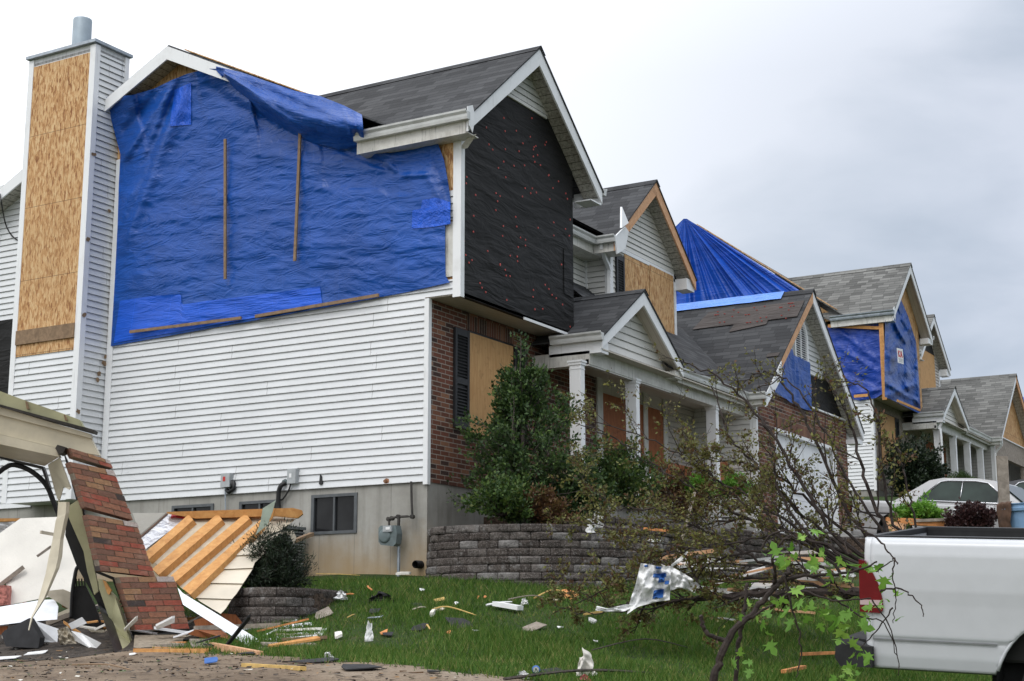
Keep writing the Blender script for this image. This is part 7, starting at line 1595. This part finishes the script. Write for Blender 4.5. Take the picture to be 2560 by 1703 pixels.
    flat('felt_scrap', 'black felt scrap against the foundation', 'felt', 801, 1434, .12, .2, 'black_matt', .5, .6)
    flat('plastic_scrap', 'curved blue and white plastic scrap on the mud', 'plastic', 527, 1664, .17, .3, 'ink_blue', .2, .2, lift=.03); 
    flat('paper_scrap', 'white sheet flat on the mud below the rubble', 'paper', 92, 1638, .4, .3, 'paper_white', 0, .02, lift=.02)
    flat('paper_scrap', 'crumpled white sheet half on the mud at the frame edge', 'paper', 20, 1652, .4, .4, 'paper_white', .2, .04, lift=.02)
    flat('paper_scrap', 'small white flake between lumber and mud', 'paper', 330, 1641, .12, .12, 'paper_white', .2, .04, lift=.02)
    plank('siding_piece', 'short white siding corner piece on the lawn', 'siding', (1238, 1525), (1301, 1536), .10, .05, 'paper_white'); stick('siding_piece', 'thin white strip joined to the white corner piece', 'siding', (1216, 1526), (1280, 1518), .014, 'paper_white', .005)
    plank('yellow_lath', 'yellow lath lying on the muddy drive', 'lath', (610, 1672), (758, 1682), .05, .03, 'yellow_wood', .03)
    plank('yellow_lath', 'yellow wood stake on the lawn in front of the torn wrap', 'lath', (1460, 1552), (1520, 1543), .035, .02, 'yellow_wood')
    plank('white_strip', 'white strip lying in the grass near the sapling stem', 'strip', (1795, 1560), (1840, 1566), .03, .02, 'paper_white')
    plank('red_lath', 'red brown lath at the pickup bumper', 'lath', (2005, 1654), (2090, 1650), .04, .03, 'orange_wood'); plank('red_lath', 'orange lath end by the sapling foot', 'lath', (1960, 1700), (2010, 1688), .05, .03, 'orange_wood')
    plank('orange_plank', 'orange plank on the grass under the fallen branches', 'plank', (1910, 1536), (2035, 1548), .09, .03, 'lumber_raw')
    plank('orange_plank', 'orange plank laid across the planting edge before the silver car', 'plank', (2218, 1306), (2372, 1312), .14, .05, 'orange_wood', .25) if False else None
    for lb, a, b, dep, wd, mt in (('long orange plank above the pickup bed before the silver car', (2215, 1302), (2375, 1310), 21.0, .09, 'orange_wood'), ('pale board lying on the orange plank by the purple bush', (2290, 1302), (2400, 1298), 20.9, .04, 'wood_grey'), ('raw tan board end showing over the pickup corner', (2218, 1315), (2262, 1322), 19.0, .12, 'lumber_raw'), ('white plastic post cap on the pale board', (2396, 1288), (2397, 1300), 20.8, .04, 'paper_white')):
        tag(MB().bar(PD(*a, dep), PD(*b, dep-.1), .12 if wd > .05 else .04, wd).build('board', MA(mt), None), lb, 'board')
    stick('twig', 'long curved bare twig lying on the lawn above the big shingle', 'twig', (1080, 1538), (1190, 1552), .008, 'yellow_wood', .05)
    stick('twig', 'thin twig right of the white corner piece', 'twig', (1270, 1512), (1360, 1505), .007, 'wood_grey', .05)
    stick('twig', 'long pale splinter reaching from the twig to the orange shard', 'twig', (1335, 1509), (1430, 1500), .010, 'yellow_wood', .03)
    stick('twig', 'tiny stick left of the sunken shingles', 'twig', (868, 1558), (886, 1550), .007, 'yellow_wood', .01)
    stick('twig', 'pale stick near the small dark shingle', 'twig', (1032, 1537), (1065, 1532), .010, 'sheath', .01)
    stick('twig', 'yellow stick upright by the dark shingle pair', 'twig', (1066, 1580), (1075, 1588), .010, 'yellow_wood', .01)
    stick('twig', 'thin straight yellow cord along the grass by the foundation', 'cord', (790, 1446), (900, 1450), .006, 'yellow_wood', .01)
    stick('twig', 'short orange stick poking from the black rag', 'twig', (919, 1491), (930, 1501), .012, 'orange_wood', .01, .12)
    stick('twig', 'dark dead branch across the mud before the sapling', 'branch', (1260, 1708), (1640, 1692), .012, 'bark_grey', .05, .03)
    stick('twig', 'bare branch on the mud under the lumber', 'branch', (180, 1668), (330, 1682), .008, 'lumber_old', .03, .02)
    stick('twig', 'thin bare branch lying across the lawn before the sapling', 'branch', (1480, 1648), (1720, 1640), .006, 'bark_grey', .05, .08)
    stick('twig', 'grey stick leaning at the planter wall corner', 'twig', (785, 1518), (818, 1506), .012, 'wood_grey', .01)
    stick('twig', 'orange splinter pointing away from the white scrap by the planter', 'twig', (860, 1500), (885, 1498), .010, 'orange_wood', .01)
    crumple('paper_scrap', 'upright torn white paper in the near lawn', 'paper', 922, 1606, .10, .24, 'paper_white', 1, -.02)
    crumple('paper_scrap', 'crumpled white paper by the planter wall corner', 'paper', 853, 1506, .16, .12, 'paper_white', 2)
    crumple('paper_scrap', 'white paper beyond the twig near the orange shard', 'paper', 1311, 1518, .1, .08, 'paper_white', 3)
    crumple('black_rag', 'black crumpled rag on the upper lawn', 'rag', 951, 1510, .32, .12, 'black_matt', 4)
    crumple('fabric_scrap', 'wet beige cloth scrap at the lawn edge by the drink can', 'cloth', 1464, 1700, .16, .22, 'drywall', 5)
    crumple('fabric_scrap', 'pink cloth scrap under the beige one', 'cloth', 1462, 1712, .1, .05, 'pink', 6)
    crumple('paper_scrap', 'white paper flake on the mud near the drink can', 'paper', 1308, 1700, .1, .06, 'paper_white', 7, .01)
    crumple('paper_scrap', 'tiny white scrap near the lumber pile on the mud edge', 'paper', 822, 1652, .1, .07, 'paper_white', 8, .01)
    # crushed can, end towards us
    c = put(1340, 1686, .035); t = thing('drink_can', 'crushed blue and silver drink can at the lawn edge', 'drink can', c); dd = (CAM-c); dd.z = 0; dd.normalize(); sd = V((-dd.y, dd.x, 0)); m = MB(); b0 = len(m.v)
    for i, (r, h) in enumerate(((.024, .062), (.028, .06), (.033, .05), (.033, -.05), (.027, -.06))):
        for j in range(16): a = 6.2832*j/16; k = 1+.06*nz(i*.9, j*.7, 3); m.v.append(tuple(c+dd*h+(sd*math.cos(a)+V((0, 0, 1))*math.sin(a))*r*k))
    for i in range(4):
        for j in range(16): j2 = (j+1) % 16; m.f.append((b0+i*16+j, b0+i*16+j2, b0+(i+1)*16+j2, b0+(i+1)*16+j)); m.uv.append(None); m.mi.append(0)
    m.build('can_body', MA('ink_blue'), t, smooth=True); m = MB(); pr = [c+dd*.058+(sd*math.cos(a)+V((0, 0, 1))*math.sin(a))*.025 for a in [6.2832*j/16 for j in range(16)]]; m.prism(pr, dd*.003); e = m.build('can_end', MA('aluminium'), t)
    m = MB(); m.prism([c+dd*.062+(sd*math.cos(a)*.6+V((0, 0, 1))*math.sin(a))*.010+V((0, 0, .004)) for a in [6.2832*j/10 for j in range(10)]], dd*.002); m.build('can_opening', MA('black'), e)
    # torn building wrap with blue print caught in the branches
    ZD = lambda x, y: (1380+x/3.733, 1180+y/3.733)
    wt = thing('building_wrap', 'torn white building wrap with blue print caught in the fallen branches', 'building wrap', hit(*ZD(880, 1290)))
    def wrap(nm, T, B_, L_, R__, dep, amp, seed, nx_=26, ny_=26):
        f = coons([ZD(*p) for p in T], [ZD(*p) for p in B_], [ZD(*p) for p in L_], [ZD(*p) for p in R__])
        P = lambda s, k: PD(*f(s, k), dep+amp*fbm(s*3.2, k*3.2, seed)+amp*.6*nz(s*7, k*5, seed)); sheet(nm, P, nx_, ny_, 'paper_white', wt); return P
    Pw = wrap('wrap_sheet', [(828, 852), (880, 858), (1000, 880), (1105, 878)], [(700, 1328), (800, 1260), (960, 1215), (1098, 1195)], [(828, 852), (780, 1050), (735, 1180), (700, 1328)], [(1105, 878), (1110, 1000), (1098, 1195)], 14.0, .10, 3)
    wrap('wrap_sheet', [(1105, 880), (1200, 930), (1300, 990), (1385, 1060)], [(1098, 1110), (1200, 1080), (1335, 1130)], [(1105, 880), (1110, 990), (1098, 1110)], [(1385, 1060), (1345, 1090), (1335, 1130)], 13.95, .10, 5, 16, 12)
    wrap('wrap_tail', [(418, 1250), (520, 1275), (690, 1235), (760, 1240)], [(405, 1290), (520, 1310), (680, 1300), (740, 1270)], [(418, 1250), (405, 1290)], [(760, 1240), (740, 1270)], 14.0, .05, 8, 16, 5)
    wrap('wrap_tail', [(1110, 868), (1190, 800), (1265, 735)], [(1120, 890), (1215, 822), (1270, 748)], [(1110, 868), (1120, 890)], [(1265, 735), (1270, 748)], 14.0, .02, 9, 8, 3)
    for a, b in (((.52, .02), (.70, .08)), ((.48, .20), (.86, .31)), ((.66, .312), (.82, .46)), ((.84, .42), (.95, .52)), ((.60, .66), (.84, .90)), ((.14, .02), (.26, .07))):
        def G(s, k): p = Pw(lerp(a[0], b[0], s), lerp(a[1], b[1], k)); return p+(CAM-p).normalized()*.025
        MB().grid(G, 8, 6).build('blue_print', MA('ink_blue'), wt)
    # broken boards and white scraps heaped behind the fallen tree
    for k in range(34):
        px, py = rng.uniform(1640, 2040), rng.uniform(1385, 1490); dep = 16.2+rng.uniform(-.5, .8); ln = rng.uniform(.2, .9); a = rng.gauss(0, .25); c = PD(px, py, dep); g = tz(c.x, c.y); c.z = max(c.z, g+.03); q = c+X_*ln*math.cos(a)+Y_*rng.uniform(-.2, .2)+V((0, 0, ln*math.sin(a)*.5))
        mt, cn = rng.choice((('paper_white', 'white'), ('paper_white', 'white'), ('drywall', 'pale'), ('lumber_raw', 'raw orange'), ('lumber_raw', 'raw orange'), ('lumber_old', 'brown'), ('paper_grey', 'grey')))
        o = MB().bar(c, q, rng.uniform(.05, .16), rng.uniform(.012, .05)).build('board_scrap', MA(mt), None); tag(o, 'broken %s board scrap in the heap behind the fallen tree' % cn, 'board scrap', 'board scraps heaped behind the fallen tree, %s ones' % cn)
    for lb, a, b in (('red wood strip lying on the block wall behind the fallen tree', (1613, 1322), (1688, 1329)), ('white strip lying on the block wall end', (1628, 1350), (1650, 1353))):
        tag(MB().bar(PD(*a, 18.6), PD(*b, 18.4), .1, .03).build('strip', MA('orange_wood' if lb[0] == 'r' else 'paper_white'), None), lb, 'strip')
    crumple_at = [(1478, 1310, 18.9, 'white plastic shred caught on the curved wall top', 11), (1496, 1297, 18.9, 'grey plastic shred standing on the curved wall top', 12)]
    for px, py, dp_, lb, sd_ in crumple_at:
        c = PD(px, py+8, dp_); tag(sheet('plastic_shred', lambda s, k: c+X_*((s-.5)*.11+.05*nz(k*3, s*2, sd_))+Y_*.05*nz(s*4, k*4, sd_+1)+V((0, 0, (k-.4)*.17)), 8, 8, 'paper_white' if sd_ == 11 else 'paper_grey'), lb, 'plastic shred')
    tag(MB().box((0, 0, 0), (1, 1, 1)).build('x', MA('drywall'), None), '', '') if False else None
    # brick-red sheathing stacked on the porch behind the branches
    for lb, a, b, y in (('red brown sheet of wood leaning on the porch wall', (1670, 1150), (1740, 1215), -.35), ('red brown sheet of wood leaning on the garage side wall', (1792, 1142), (1852, 1212), -.75)):
        p, q = PY(*a, y), PY(*b, y); m = MB(); m.prism([(p.x, y, q.z), (q.x, y, q.z), (q.x, y+.12, p.z), (p.x, y+.12, p.z)], (0, .02, 0)); tag(m.build('wood_sheet', MA('plywood_red'), None), lb, 'wood sheet')
    # fine litter no one could count
    N = 1500; r2 = np.random.default_rng(8); V_ = []; F_ = []
    k = 0
    while k < N:
        px, py = r2.uniform(0, 1750), r2.uniform(1560, 1700)
        dep = 9.5+(1700-py)/140*8+r2.uniform(-1, 1); p = PD(px, py, dep); x, y = p.x, p.y
        if not in_drive(np.array([x+r2.normal(0, .25)]), np.array([y+r2.normal(0, .25)]))[0]: k += .25; continue
        z = tz(x, y)+.012; a = r2.uniform(0, 6.28); l = r2.uniform(.006, .03)*(3 if r2.random() < .06 else 1); w_ = r2.uniform(.004, .012); i = len(V_)
        for s, t_ in ((-1, -1), (1, -1), (1, 1), (-1, 1)): V_.append((x+math.cos(a)*l*s-math.sin(a)*w_*t_, y+math.sin(a)*l*s+math.cos(a)*w_*t_, z+r2.uniform(0, .015)))
        F_.append((i, i+1, i+2, i+3)); k += 1
    mt = MT('litter'); gi = mt.n('ShaderNodeNewGeometry'); MAT['litter'] = mt.set(mt.ramp(gi.outputs['Random Per Island'], [(0, (.03, .022, .018)), (.35, (.10, .065, .04)), (.6, (.02, .02, .02)), (.75, (.28, .16, .07)), (.85, (.05, .08, .02)), (.94, (.6, .58, .52))], 'CONSTANT'), .9)
    raw('litter', V_, F_, MA('litter'), kind='stuff')
debris()
